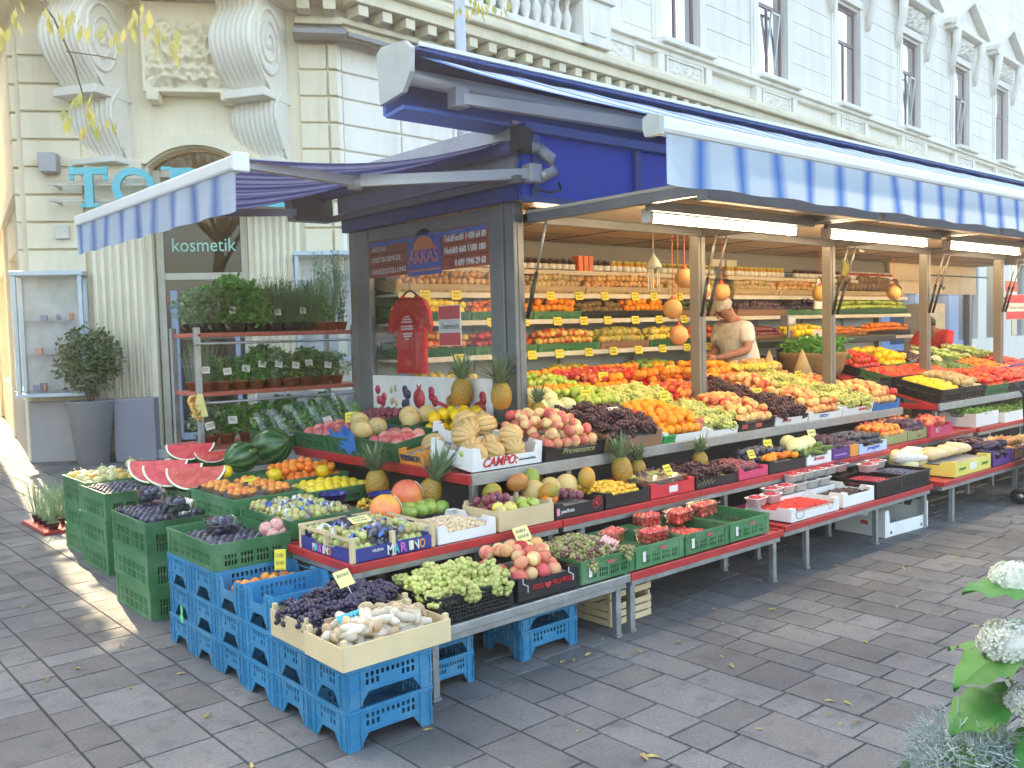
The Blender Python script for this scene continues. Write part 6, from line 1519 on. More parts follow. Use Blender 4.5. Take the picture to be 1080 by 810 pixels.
# herb bags in the sloping crates at the back of the side counter
HERB = leafm('herb leaf', (.07, .24, .035), (.18, .42, .08), .5, .25); HERB2 = leafm('rosemary leaf', (.10, .22, .08), (.20, .36, .15), .6, .2); HERB3 = leafm('light herb leaf', (.16, .34, .05), (.28, .46, .1), .5, .3); HERB4 = leafm('sage leaf', (.16, .30, .13), (.32, .46, .26), .7, .2)
POTM = pm('terracotta pot', (.42, .13, .06), .7, 0, .12, 10); POTB = pm('black pot', (.02, .02, .02), .5)
hr = random.Random(8)
def clump(w_, h_, n, size, mat, style='bush', wid=.5):
    mb = MB(); pts = []
    for _ in range(n):
        if style == 'bush':
            a_ = hr.uniform(0, 6.28); v = hr.random()**.7; r_ = w_*(.35+.65*math.sin(PI*min(.95, .15+v*.8)))*math.sqrt(hr.random()); pts.append((r_*math.cos(a_), r_*math.sin(a_), v*h_))
        else:
            pass
    if style == 'bush':
        leaves(mb, pts, size, 1, .35, wid, .3, hr)
        for k in range(7):
            a_ = k*.9; mb.tube([(0, 0, -.02), (w_*.3*math.cos(a_), w_*.3*math.sin(a_), h_*.5), (w_*.6*math.cos(a_), w_*.6*math.sin(a_), h_*.85)], .002, 4, 0)
    else:
        for k in range(n//12):
            a_ = hr.uniform(0, 6.28); r_ = w_*math.sqrt(hr.random()); lean = hr.uniform(.1, .6); H = h_*hr.uniform(.7, 1.1)
            tip = Vector((r_*math.cos(a_)*(1+lean), r_*math.sin(a_)*(1+lean), H)); b0 = Vector((r_*.4*math.cos(a_), r_*.4*math.sin(a_), 0))
            mb.tube([b0, (b0+tip)/2, tip], .0015, 3, 0)
            leaves(mb, [b0+(tip-b0)*t for t in [i/12 for i in range(1, 13)]], size, 1, .8, wid, 0, hr)
    return mb
PL = {}
def plant_kind(k, w_, h_, n, size, mat, style='bush', wid=.5): PL[k] = [clump(w_, h_, n, size, mat, style, wid).mesh('foliage', mat) for _ in range(2)]
plant_kind('sage', .10, .20, 240, .045, HERB4); plant_kind('bay', .13, .26, 260, .05, HERB); plant_kind('rosemary', .10, .24, 700, .026, HERB2, 'spike', .16); plant_kind('basil', .085, .15, 170, .045, HERB3, 'bush', .6); plant_kind('parsley', .085, .16, 240, .028, HERB, 'bush', .7); plant_kind('lavender', .08, .26, 420, .02, HERB4, 'spike', .15); plant_kind('mint', .09, .17, 190, .035, HERB); plant_kind('tall', .06, .42, 300, .03, HERB4, 'spike', .35)
POT = MB().lathe([(.038, 0), (.055, .09), (.058, .09), (.058, .1), (.05, .1), (.048, .085), (0, .085)], 16).mesh('pot', POTM); POT2 = MB().lathe([(.038, 0), (.055, .09), (.058, .1), (.05, .1), (.048, .085), (0, .085)], 16).mesh('pot', POTB)
SLV = MB().lathe([(.045, .0), (.075, .2)], 12, cap=False).mesh('sleeve', glassm('cellophane sleeve', (.95, .97, .98), .09, .15, 1.2))
def pot_plant(M, k, label, pot=None, sleeve=False, tagm=False, group='potted herbs'):
    t = thing('potted_herb', label, 'plant', M, group); inst('pot', pot or POT, S(.95, .95, .62), t); inst('foliage', hr.choice(PL[k]), T(0, 0, .05) @ RZ(hr.uniform(0, 360)) @ S(hr.uniform(.95, 1.3)), t)
    if sleeve: inst('sleeve', SLV, T(0, 0, .03), t)
    if tagm:
        q = MB(); q.box(-.028, .028, -.002, 0, 0, .045); q.build('tag', WCARD, t, T(hr.uniform(-.02, .02), -.085, hr.uniform(.1, .15)) @ RY(hr.uniform(-12, 12)) @ RX(-10))
        q = MB(); 
        for z in (.03, .018): q.box(-.018, .016, -.0035, -.002, z, z+.004)
        q.build('writing', pm('red brown ink', (.35, .1, .08), .6), t, t.children[-1].matrix_basis)
    return t
names_top = ['sage', 'sage', 'bay', 'bay', 'bay', 'basil', 'rosemary', 'rosemary', 'rosemary', 'rosemary', 'mint', 'lavender', 'tall']
nl = {'sage': 'grey green sage plant', 'bay': 'dark leafy bay plant', 'basil': 'bright green basil plant', 'rosemary': 'bushy rosemary plant', 'mint': 'green mint plant', 'lavender': 'thin leaved lavender plant', 'tall': 'tall loose herb plant', 'parsley': 'curly parsley plant'}
for i, k in enumerate(names_top):
    for j in range(3):
        if j == 1 and i % 3 == 2: continue
        pot_plant(T(2.88+i*.105+hr.uniform(-.01, .01), 7.10+j*.16, 1.655) @ S(1, 1, 1.2), k, nl[k]+' on the top shelf of the herb rack', POT2 if i < 10 else POT, False, i in (2, 6, 8), nl[k]+' top shelf')
for i in range(9):
    k = ['lavender', 'parsley', 'mint', 'parsley', 'sage', 'basil', 'mint', 'parsley', 'mint'][i]
    for j in range(2): pot_plant(T(2.88+i*.15, 7.11+j*.2, 1.185) @ S(1.2), k, nl[k]+' in a clear sleeve on the middle shelf', POT, True, j == 0, nl[k]+' middle shelf')
for i in range(8):
    k = ['sage', 'parsley', 'basil', 'parsley', 'parsley', 'mint', 'parsley', 'basil'][i]
    pot_plant(T(2.88+i*.17, 7.10, .755) @ S(1.35), k, nl[k]+' on the lowest shelf of the herb rack', POT, i < 3, i < 3, nl[k]+' lowest shelf')
    if i % 2: pot_plant(T(2.86+i*.17, 7.34, .755), k, nl[k]+' on the lowest shelf of the herb rack', POT, False, False, nl[k]+' lowest shelf')
# onion string and hat tags hanging on the rack post
q = MB()
for i in range(3): q.lathe([(.035, -.012), (.06, 0), (.035, .012), (.035, -.012)], 18, 0, T(2.74, 6.96-.02*i, 1.12-.05*i) @ RZ(20*i) @ RX(70))
o = q.build('dried_orange_ring', FM('dried orange', (.7, .3, .05), (.6, .42, .12), None, 30)); tag(o, 'string of dried orange rings hanging on the rack post', 'decoration')
q = MB(); q.add([(2.76, 6.95, 1.18), (2.80, 6.95, 1.18), (2.83, 6.93, 1.0), (2.70, 6.93, 1.0), (2.76, 6.955, 1.18), (2.80, 6.955, 1.18), (2.83, 6.94, 1.0), (2.70, 6.94, 1.0)], [(3, 2, 1, 0), (4, 5, 6, 7), (0, 1, 5, 4), (1, 2, 6, 5), (2, 3, 7, 6), (3, 0, 4, 7)]); o = q.build('card', PALEC); tag(o, 'pale yellow card hanging on the rack post', 'card')
# herb bags in green trays
BAGH = leafm('salad leaf', (.12, .3, .06), (.25, .42, .12), .5, .3)
def herbbag(M, lab):
    mb = MB(); leaves(mb, [(hr.gauss(0, .03), hr.gauss(0, .02), hr.uniform(0, .14)) for _ in range(50)], .05, 1, .5, .4, .3, hr)
    t = thing('herb_bag', lab, 'herb bag', M, lab[:55]); mb.build('leaves', BAGH, t)
    q = MB(); q.add([(-.06, -.03, 0), (.06, -.03, 0), (.06, .03, 0), (-.06, .03, 0), (-.07, -.01, .2), (.07, -.01, .2), (.07, .012, .2), (-.07, .012, .2)], [(0, 1, 5, 4), (1, 2, 6, 5), (2, 3, 7, 6), (3, 0, 4, 7)], 0, True); q.build('bag', glassm('clear bag', (.9, .95, .92), .05, .15, .6), t)
for r_ in range(2):
    M = WB(-.02, 6.02+r_*.36) @ T(0, 0, -.02); c = box(cached(green_crate, .74, .34, .10, GREEND), 'crate', M, ['dark green tray of bagged herbs beyond the turnips', 'dark green tray of bagged salad in front of the herb rack'][r_], 'crate'); liner(c, .74, .34, .05)
    for i in range(5): herbbag(M @ T(.08+i*.145, .15, .05) @ RX(-25) @ RZ(hr.uniform(-15, 15)), ['clear bag of green herbs in the tray beyond the turnips', 'clear bag of salad leaves in the tray before the rack'][r_])
price_card(WB(.3, 6.1) @ T(0, -.08, .1) @ RX(-30), 'among the herb bags', .07, .05, WCARD, .03, 2, 'white')
# ---- low tables
c, M = crate_at(cached(mesh_crate, .44, .40, .12), 2.27, 3.17, .328, 'black mesh crate heaped with green grapes', None); bunches('white', M, .02, .42, .0, .38, .055, 'bunch of green grapes in the black mesh crate', 4, 4, .06, 2)
c, M = cartonT(2.74, 3.13, 3.17, .42, .328, .11, CK, 'black carton with red heart and red lettering, full of peaches', side=.85)
front_text(c, 'FOOD', .09, .045, .035, REDI, .07); front_text(c, 'FRESHPLUS', .22, .045, .035, REDI, .13)
q = MB(); q.plate([[(0, -.018), (.022, .006), (.012, .016), (0, .008), (-.012, .016), (-.022, .006)]], .002, T(.19, -.001, .052) @ frame((0, 0, 0), (1, 0, 0), (0, 0, 1))); q.build('heart', REDI, c)
for x in (.03, .33): q = MB(); q.tube([(x, -.002, .11), (x, -.002, .085), (x+.03, -.002, .07), (x+.03, -.002, .04)], .0016, 4); q.build('white_line', WT, c)
liner(c, .39, .42, .07); fill('pale_peach', M, .01, .38, .01, .41, .06, 'peach in the black carton with the red heart', layers=2, heap=.035, top=.6)
for k in range(3): tag(inst('peach', K['peach']['me'][k % 2], M @ T(.1+.1*k, .2, .20)), 'peach in the black carton with the red heart', 'peach', 'peach in the black carton with the red heart')
price_card(M @ T(.30, .28, .20) @ RZ(10) @ RX(-30), 'standing in the peaches', .12, .08, PALEC, .05, 2, 'pale yellow')
GL = pm('green label', (.55, .1, .08), .5)
def gbox(x, lab, w_=.395):
    c, M = crate_at(cached(green_crate, w_, .42, .115), x, 3.17, .328, lab, None); liner(c, w_, .42, .03, GREENP)
    q = MB(); q.plate([[(.02*math.cos(a_/8*PI)*1.6, .008*math.sin(a_/8*PI)) for a_ in range(16)]], .002, T(w_*.55, -.0045, .085) @ frame((0, 0, 0), (1, 0, 0), (0, 0, 1))); q.box(w_*.13, w_*.19, -.006, -.0045, .03, .085, 1); q.build('label', [GL, WCARD], c)
    return M
M = gbox(3.155, 'green crate of mixed red and green grapes'); bunches('mixed', M, .02, .38, .02, .40, .05, 'bunch of reddish grapes in the green crate', 4, 4, .045, 2); bunches('white', M, .15, .38, .05, .2, .08, 'green bunch among the reddish grapes', 2, 1, 0)
q = MB(); q.grid(lambda u, v: (.16*u, .09*v, .03*math.sin(u*PI)+.006*math.sin(v*30)), 10, 14); o = q.build('pink_net', FM('pink net', (.75, .35, .35), (.85, .6, .6), None, 90), None, M @ T(.27, .03, .12) @ RZ(30) @ RX(25)); tag(o, 'pink mesh net over the reddish grapes', 'net')
def strawbox(M, w_, d_, h, lab, rot):
    P_ = M @ RZ(rot) @ S(1.15); o = inst('punnet', cached(_punnet, w_, d_, h, PINKP), P_); tag(o, lab, 'punnet', None)
    r_ = .0135; n = 0
    for l in range(3):
        for i in range(int((w_-.03)/.026)):
            for j in range(int((d_-.03)/.026)):
                s_ = inst('strawberry', fr.choice(SB), P_ @ T(.028+i*.026+fr.uniform(-.004, .004), .026+j*.026+fr.uniform(-.004, .004), .018+l*.02+fr.uniform(-.003, .004)) @ Euler((fr.uniform(-1, 1), fr.uniform(-1, 1), fr.uniform(0, 6))).to_matrix().to_4x4()); tag(s_, 'strawberry in the '+lab, 'strawberry', 'strawberries in the '+lab[:40]); n += 1
    NOBJ[0] += n
SBM = FM('strawberry red', (.78, .06, .05), (.85, .22, .16), None, 30, speck=(.8, .5, .2), rough=.3); SB = []
for k in range(2):
    mb = MB(); mb.lathe([(0, -.016), (.006, -.013), (.012, -.002), (.0125, .006), (.008, .012), (0, .012)], 10); mb.add([(.001, 0, .012), (.009, .004, .011), (.003, .009, .012), (-.007, .006, .011), (-.008, -.005, .011), (.004, -.008, .011)], [(0, 1, 2), (0, 2, 3), (0, 3, 4), (0, 4, 5), (0, 5, 1)], 1); SB.append(mb.mesh('strawberry', [SBM, HERB3]))
M = gbox(3.565, 'green crate with the first pair of strawberry punnets'); strawbox(M @ T(.02, .16, .085), .17, .11, .06, 'pink punnet at the back edge of the first green crate', 18)
strawbox(M @ T(.17, .05, .08), .19, .12, .065, 'long punnet lying across the first two green crates', 0)
m = inst('strawberry_bed', cached(berrymass, 'strawberry_bed', .32, .2, 1, .012, STRAW), M @ T(.04, .06, .04)) if 0 else None
M = gbox(3.98, 'green crate with loose strawberries behind its white label'); m = inst('loose_strawberries', berrymass('loose_strawberries', .34, .22, 1, .012, STRAW, 5, .01), M @ T(.02, .1, .055)); tag(m, 'loose strawberries spread in the green crate with the white label', 'strawberries', None, 'stuff')
strawbox(M @ T(-.02, .30, .10), .16, .11, .06, 'rounded pink punnet at the back of the second green crate', -8); strawbox(M @ T(.2, .2, .10), .18, .12, .065, 'pink punnet in the middle over the third seam', 6)
M = gbox(4.395, 'green crate at the table end with a double punnet'); strawbox(M @ T(.03, .22, .10), .19, .13, .07, 'pink punnet leaning towards the table end', 4); strawbox(M @ T(.02, .42, .12), .17, .12, .06, 'pink punnet raised on the back rim by the table end', 25)
# ---- berries in white cartons
cartonT(4.98, 5.26, 3.42, .2, .338, .05, CPK, 'pink carton at the back of the berry table', side=.9)
c, M = cartonT(5.06, 5.64, 3.18, .34, .338, .085, CW, 'white carton with an oval emblem holding raspberries', side=.6, lin=.6)
q = MB(); q.lathe([(.03, 0), (.03, .002), (.034, .002), (.034, 0)], 24, 0, T(.1, -.001, .045) @ RX(90) @ S(1.5, 1, 1), cap=False); q.lathe([(.02, 0), (.02, .002), (.023, .002), (.023, 0)], 20, 0, T(.47, -.001, .045) @ RX(90), cap=False); q.build('emblem', pm('grey print', (.3, .3, .3), .5), c)
m = inst('currants', berrymass('currants', .50, .26, 2, .007, CURR, 3, .01), M @ T(.03, .04, .05)); tag(m, 'dark red currants in the white carton with the oval emblem', 'currants', None, 'stuff')
c, M = cartonT(5.70, 6.12, 3.18, .34, .338, .10, CW, 'white carton of blackberries', side=.75, lin=.5); m = inst('blackberries', berrymass('blackberries', .36, .2, 1, .012, BLACKB, 3, .01), M @ T(.03, .02, .06)); tag(m, 'blackberries in the white carton', 'blackberries', None, 'stuff')
c, M = crate_at(cached(mesh_crate, .40, .34, .12), 6.16, 3.18, .338, 'black mesh crate of red berries', None); m = inst('red_berries', berrymass('red_berries', .34, .3, 2, .009, RASP, 3, .02), M @ T(.03, .02, .07)); tag(m, 'red berries in the black mesh crate', 'berries', None, 'stuff')
c, M = crate_at(cached(mesh_crate, .42, .34, .12), 6.57, 3.18, .338, 'black mesh crate of blueberries at the end of the berry table', None); m = inst('blueberries', berrymass('blueberries', .36, .3, 2, .009, BLUEB, 3, .02), M @ T(.03, .02, .08)); tag(m, 'blueberries in the black mesh crate at the table end', 'blueberries', None, 'stuff')
RM = berrymass('raspberries', .13, .085, 2, .009, RASP, 7, .012); BM = berrymass('blackberries', .13, .085, 2, .009, BLACKB, 8, .012)
PW = dict(w_=.15, d_=.105, h=.055)
for k in range(2): punnet(T(5.02+k*.17, 3.40, .41) @ RZ(5), RM, 'white punnet of raspberries at the left edge of the berry table', 'raspberries at the left edge of the berry table', massname='raspberries', group='white punnets at the left edge', **PW)
for k in range(5): punnet(T(5.28+k*.155, 3.46, .43), BM if k > 1 else RM, 'white punnet in the low row behind the oval emblem carton', 'berries in the low row of white punnets', massname='blackberries' if k > 1 else 'raspberries', group='low row of white punnets', **PW)
for k in range(5): punnet(T(5.60+k*.155, 3.50, .485), BM if k == 4 else RM, 'white punnet in the raised middle row', 'berries in the raised middle row', massname='blackberries' if k == 4 else 'raspberries', group='raised middle row of white punnets', **PW)
for k in range(2): punnet(T(6.03+k*.18, 3.60, .50) @ RZ(4), RM, 'white punnet of raspberries in the topmost row', 'raspberries in the topmost row', massname='raspberries', group='topmost white punnets', **PW)
for k in range(2): punnet(T(6.30+k*.20, 3.32+.04*k, .49) @ RZ(-6), RM, 'white punnet of raspberries standing on the black mesh crates', 'raspberries on the black mesh crates', massname='raspberries', group='white punnets on the black mesh crates', **PW)
c, M = cartonT(5.26, 6.06, 3.45, .14, .338, .09, CW, 'long white carton lifting the rows of punnets', side=1., tabs=False, lin=.98)
# carton under the berry table
c = box(card_box(.60, .42, .20, .5, CW), 'carton', T(6.40, 3.24, .002) @ RZ(-4), 'big empty white carton on the ground under the berry table', 'carton')
q = MB(); q.box(-.002, 0, .14, .2, .08, .11); q.build('label', GL, c); q = MB(); 
for x in (.08, .5): q.lathe([(.01, 0), (.01, .003)], 12, 0, T(x, 0, .03) @ RX(90))
q.build('hole', DARKP, c)
c = box(card_box(.3, .2, .03, 1., CBR, False), 'carton', T(6.6, 3.3, .215) @ RX(20), 'brown board sticking out of the empty white carton', 'carton')
# ---- papaya table
c, M = cartonT(7.10, 7.5, 3.38, .3, .352, .08, CB, 'blue carton with orange fruit picture', side=.9); q = MB(); q.lathe([(.05, 0), (.05, .002)], 20, 0, T(.15, -.001, .04) @ RX(90) @ S(1.5, .6, 1)); q.build('picture', pm('orange print', (.7, .35, .1), .5), c)
fill('honeydew', M, .0, .4, .0, .3, .03, 'pale melon in foam net on the blue carton', limit=5)
c, M = cartonT(7.30, 7.98, 3.12, .36, .352, .12, CY, 'yellow carton with printed labels full of papayas', side=.9, lin=.8)
front_text(c, 'papaya', .07, .05, .035, pm('green print', (.08, .25, .06), .5), .12, shear=.2); front_text(c, 'papaya', .5, .05, .035, MATS['green print'], .12, shear=.2)
q = MB(); q.box(.27, .40, -.003, -.001, .03, .09); q.build('label', WCARD, c)
PAP = MB(); PAP.lathe([(0, -.14), (.03, -.135), (.055, -.08), (.05, 0), (.035, .08), (.018, .14), (0, .15)], 14); PAPM = PAP.mesh('papaya', FM('papaya skin', (.62, .52, .2), (.75, .5, .3), (.7, .7, .5), 8, .4, .6))
NETM = pm('white foam net', (.78, .78, .72), .7, 0, .2, 60, .8, 90)
PAPN = PAP.mesh('papaya', NETM)
for k in range(6): tag(inst('papaya', PAPM, M @ T(.1+k*.1, .2+.05*(k % 2), .16) @ RZ(70+fr.uniform(-25, 25)) @ RX(90) @ S(.9)), 'pale yellow papaya in the yellow carton', 'papaya', 'papayas in the yellow carton')
for k in range(3): tag(inst('papaya', PAPN, T(7.16+k*.17, 3.42+.05*k, .50) @ RZ(40) @ RX(90) @ S(.95)), 'papaya in a white foam net beside the yellow carton', 'papaya', 'papayas in white foam nets')
c, M = cartonT(8.04, 8.42, 3.12, .36, .352, .12, CPU, 'purple carton of dark fruit beside the yellow one', side=.9); fill('aubergine', M, .0, .36, .0, .34, .06, 'dark aubergine in the purple carton beside the yellow one', layers=2, heap=.03)
c, M = cartonT(8.45, 8.75, 3.12, .36, .352, .11, card('violet cardboard', (.2, .08, .22)), 'violet carton at the end of the low table', side=.9); fill('onion', M, .0, .3, .0, .34, .06, 'red brown onion in the violet carton', layers=2)
q = MB(); q.box(.05, .2, -.003, -.001, .02, .09); q.build('label', COR, c)
fill('aubergine', T(7.9, 3.46, .40), 0, .8, 0, .14, 0, 'dark aubergine behind the purple carton', layers=2)
# ---- middle table beyond the gap
c, M = cartonT(7.22, 7.62, 3.66, .32, .57, .09, CGR, 'olive carton with kiwi picture', side=.85); fill('apricot', M, .0, .4, .0, .3, .06, 'pale fruit in the olive carton', layers=2)
c, M = cartonT(7.64, 7.98, 3.66, .32, .57, .09, card('kiwi cardboard', (.25, .3, .12)), 'second olive carton beside the pink one', side=.85); fill('fig', M, .0, .34, .0, .3, .06, 'dark fig in the second olive carton', layers=2)
q = MB(); q.lathe([(.03, 0), (.03, .002)], 18, 0, T(.2, -.001, .045) @ RX(90)); q.build('picture', pm('kiwi print', (.35, .2, .1), .5), c)
c, M = cartonT(8.02, 8.46, 3.64, .36, .57, .10, CPK, 'pink red carton with white letters holding yellow pomegranates', side=.8); front_text(c, 'GT', .1, .03, .05, WT, .08); fill('pomegranate', M, .02, .42, .02, .34, .06, 'pomegranate in the pink red carton', limit=7)
fill('pomegranate', T(7.3, 3.9, .62), 0, 1.0, 0, .12, 0, 'pomegranate behind the olive cartons')
# ---- white cartons of greens
c, M = cartonT(9.02, 9.55, 3.66, .36, .562, .13, CW, 'white carton of green herbs at the corner of the red table', side=1., tabs=False, lin=.8)
def greens(M, w_, d_, n, label, mat=HERB3, size=.05, name='loose_herbs', h=.06):
    mb = MB(); leaves(mb, [(hr.uniform(0, w_), hr.uniform(0, d_), hr.uniform(0, h)*1.) for _ in range(n)], size, 1, .4, .35, .4, hr); o = mb.build(name, mat, None, M); return tag(o, label, name.replace('_', ' '), None, 'stuff')
greens(M @ T(.02, .02, .10), .48, .32, 300, 'loose green herbs in the white carton at the corner')
c, M = cartonT(9.6, 10.25, 3.62, .38, .562, .10, CW, 'second white carton of green herbs with a wooden peg', side=1., tabs=False, lin=.7); greens(M @ T(.02, .02, .07), .6, .34, 320, 'loose green herbs in the second white carton')
greens(T(10.4, 3.65, .65), 1.0, .35, 350, 'loose green leaves at the end of the red table', HERB)
for k in range(3):
    c, M = cartonT(9.15+k*.7, 9.75+k*.7, 3.2, .34, .32, .11, [CW, CPU, CW][k], ['white carton on the low table below the herbs', 'purple carton on the low table below the herbs', 'last white carton on the low table below the herbs'][k]); fill('onion', M, .02, .56, .02, .3, .07, ['brown onion in the white carton below the herbs', 'brown onion in the purple carton below the herbs', 'brown onion in the last carton below the herbs'][k])
# ---- long sloping counter
def CM(x, v, z=.012): return T(x, 3.98, .80) @ RX(TILT) @ T(0, v, z)
def cbox(x0, x1, v, d_, h, mat, desc, kn=None, lab=None, side=.7, z=None, layers=2, heap=.03, style='card', **k_):
    w_ = round(x1-x0, 3); me = cached(card_box, w_, d_, h, side, mat) if style == 'card' else cached(wood_crate, w_, d_, h) if style == 'wood' else cached(green_crate, w_, d_, h, mat)
    M = CM(x0, v); c = box(me, 'carton' if style == 'card' else 'crate', M, desc, 'carton' if style == 'card' else 'crate'); zz = z if z is not None else h*.45; liner(c, w_, d_, zz)
    if kn in GR: bunches(kn, M, .02, w_-.02, .01, d_-.01, zz, lab, max(2, int(w_/.11)), max(2, int(d_/.11)), heap, layers)
    elif kn: fill(kn, M, .006, w_-.006, .006, d_-.006, zz, lab, layers=layers, heap=heap, **k_)
    return c, M
c, M = cbox(3.68, 4.18, .0, .52, .095, CK, 'black carton with gold script full of nectarines', 'pale_peach', 'nectarine in the black carton with gold script', z=.05, heap=.04)
front_text(c, 'Provenance', .13, .035, .055, GOLDI, .28, shear=.3)
c, M = cbox(4.20, 4.74, .0, .54, .11, CBR, 'brown wooden looking carton heaped with dark grapes', 'dark', 'bunch of dark grapes in the brown carton', z=.07, heap=.06)
M_ = M; tag(inst('paper_scrap', MB().box(0, .12, 0, .03, 0, .002).mesh('paper_scrap', WCARD), M @ T(.25, .25, .19) @ RX(20)), 'white paper strip lying on the dark grapes', 'paper')
cbox(4.76, 5.24, .0, .52, .075, CW, 'white carton of oranges behind the green packet', 'orange', 'orange in the white carton behind the green packet', z=.03, heap=.05)
fill('nectarine', CM(4.78, .28, .09), 0, .44, 0, .12, 0, 'red nectarine lying on the oranges')
q = MB(); q.rbox(0, .13, 0, .02, 0, .07, .006); o = q.build('fruit_bag', pm('green packet', (.03, .3, .08), .4, 0, .5, 30), None, CM(4.76, -.01, .0)); tag(o, 'green printed packet in front of the oranges', 'packet')
o = inst('net_bag', net.mesh('net_bag', FM('red net bag', (.6, .1, .06), (.7, .3, .2), None, 80)), CM(5.18, .03, .09) @ S(.8)); tag(o, 'white and red net bag beside the flat grape box', 'net bag')
c, M = cbox(5.26, 5.62, .0, .54, .055, CW, 'flat white box of green grapes', 'white', 'bunch of green grapes in the flat white box', z=.02, heap=.05)
c, M = cbox(5.64, 6.09, .0, .52, .085, CK, 'black carton of orange peaches beside the flat grape box', 'peach', 'peach in the black carton beside the flat grape box', z=.045)
q = MB(); q.box(.03, .1, -.003, -.001, .02, .05); q.box(.2, .28, -.003, -.001, .02, .05); q.build('label', [GL], c)
c, M = cbox(6.11, 6.57, .0, .52, .08, CW, 'white carton of long dark red grapes', 'dark', 'bunch of long dark red grapes in the white carton', z=.04, heap=.05)
front_text(c, 'uva', .08, .025, .045, REDI, .12, shear=.3)
c, M = cbox(6.59, 7.10, .0, .52, .075, CW, 'white carton of big orange peaches', 'peach', 'big peach in the white carton after the dark red grapes', z=.035); front_text(c, '1521', .15, .02, .035, BLUEI, .12, True)
c, M = cbox(7.12, 7.62, .0, .52, .085, CW, 'white box of green grapes with a red script', 'white', 'bunch of green grapes in the box with red script', z=.04, heap=.05); front_text(c, 'Isabel', .25, .03, .04, REDI, .14, shear=.3)
c, M = cbox(7.64, 8.12, .0, .48, .08, CB, 'bright blue carton of rosy peaches at the counter end', 'peach', 'rosy peach in the bright blue carton', z=.04, heap=.03, layers=2)
# second row
V2 = .56
c, M = cbox(4.1, 4.56, V2, .42, .09, CW, 'white carton of honeydew melons', 'honeydew', 'pale green honeydew melon', z=.03, layers=1)
cbox(4.58, 5.05, V2, .42, .08, CGR, 'olive carton of green pears', 'green_apple', 'green pear like apple in the olive carton', layers=2)
cbox(5.07, 5.62, V2, .44, .06, CW, 'white box of green grapes in the second row', 'white', 'bunch of green grapes in the second row', z=.03, heap=.05)
cbox(5.64, 6.08, V2, .42, .07, COR, 'orange carton of nectarines in the second row', 'nectarine', 'nectarine in the orange carton')
cbox(6.10, 6.6, V2, .44, .07, CW, 'white box of dark red grapes in the second row', 'dark', 'bunch of dark red grapes in the second row', z=.03, heap=.05)
cbox(6.62, 7.05, V2, .42, .07, CR, 'red carton of small peaches in the second row', 'peach', 'small peach in the red carton')
cbox(7.07, 7.6, V2, .44, .07, CW, 'second white box of green grapes at the back', 'white', 'bunch of green grapes at the back of the counter', z=.03, heap=.05)
fill('peach', CM(7.64, V2, .05), 0, .45, 0, .35, 0, 'rosy peach behind the blue carton', layers=1)
# third row
V3 = 1.02
fill('yellow_apple', CM(3.98, .62, .04), 0, .12, 0, .5, 0, 'yellow apple by the inner corner post', layers=2)
cbox(4.1, 4.5, V3, .38, .08, CR, 'red carton of papaya pieces', 'mango', 'orange mango in the third row', layers=1, z=.03)
cbox(4.52, 5.0, V3, .38, .08, CGR, 'olive carton of limes in the third row', 'green_apple', 'green apple in the third row')
cbox(5.02, 5.5, V3, .38, .08, CW, 'white carton of red apples in the third row', 'red_apple', 'red apple in the white carton of the third row')
cbox(5.52, 6.0, V3, .38, .08, COR, 'orange carton of nectarines in the third row', 'tomato', 'red tomato in the orange carton')
cbox(6.02, 6.6, V3, .38, .08, CB, 'blue carton of tangerines in the third row', 'tangerine', 'tangerine in the blue carton', layers=2)
cbox(6.62, 7.2, V3, .38, .08, COR, 'orange carton of oranges in the third row', 'orange', 'orange in the orange carton', layers=2)
cbox(7.22, 7.9, V3, .38, .08, CBR, 'brown carton of onions by the bananas', 'onion', 'onion in the brown carton', layers=2)
M = CM(3.98, .50, .05); fill('orange', CM(4.15, V2+.36, .10), 0, .9, 0, .1, 0, 'orange at the back of the second row'); fill('orange', CM(5.1, V2+.40, .09), 0, 1.6, 0, .12, 0, 'orange along the back of the second row', layers=2)
fill('orange', CM(4.6, V3+.34, .10), 0, 2.3, 0, .12, 0, 'orange on the top edge of the counter', dens=.8); fill('red_apple', CM(4.9, V3+.2, .12), 0, .9, 0, .14, 0, 'red apple on the top edge of the counter')
# bananas
BAN = MB()
for k in range(6):
    pts = [(.0+.02*k, .09*math.cos(t), .07*math.sin(t)) for t in [i/7*2.0+.4 for i in range(8)]]
    BAN.tube([(p[0]+(k-3)*.008*(i/7), p[1], p[2]) for i, p in enumerate(pts)], [.006, .012, .016, .017, .017, .015, .01, .005], 7)
BANM = BAN.mesh('banana_bunch', FM('banana', (.75, .6, .06), (.5, .5, .08), (.45, .5, .1), 10))
for k in range(5): tag(inst('banana_bunch', BANM, CM(7.05+k*.16, V3+.1, .10) @ RZ(fr.uniform(-30, 30))), 'bunch of green yellow bananas above the green grapes', 'bananas', 'banana bunches at the back of the counter')
for x, v, s_ in ((4.7, .7, 'over the olive pears'), (5.35, .5, 'in the flat box of green grapes'), (6.35, .35, 'in the dark red grapes'), (6.85, .42, 'in the orange peaches'), (5.3, 1.1, 'on the red apples'), (6.2, 1.15, 'on the tangerines'), (7.5, .7, 'on the far green grapes')): price_card(CM(x, v, .14) @ RZ(fr.uniform(-15, 15)) @ RX(-15), s_, .10, .07, CARD, .05)
# paper cones standing behind the grapes
for x, y in ((7.75, 5.1), (8.1, 4.95)):
    q = MB(); q.lathe([(.12, 0), (.004, .3)], 12); tag(q.build('paper_cone', pm('brown paper', (.5, .38, .2), .8), None, T(x, y, 1.05)), 'brown paper cone standing behind the green grapes' if x < 8 else 'second brown paper cone next to the post', 'paper cone')
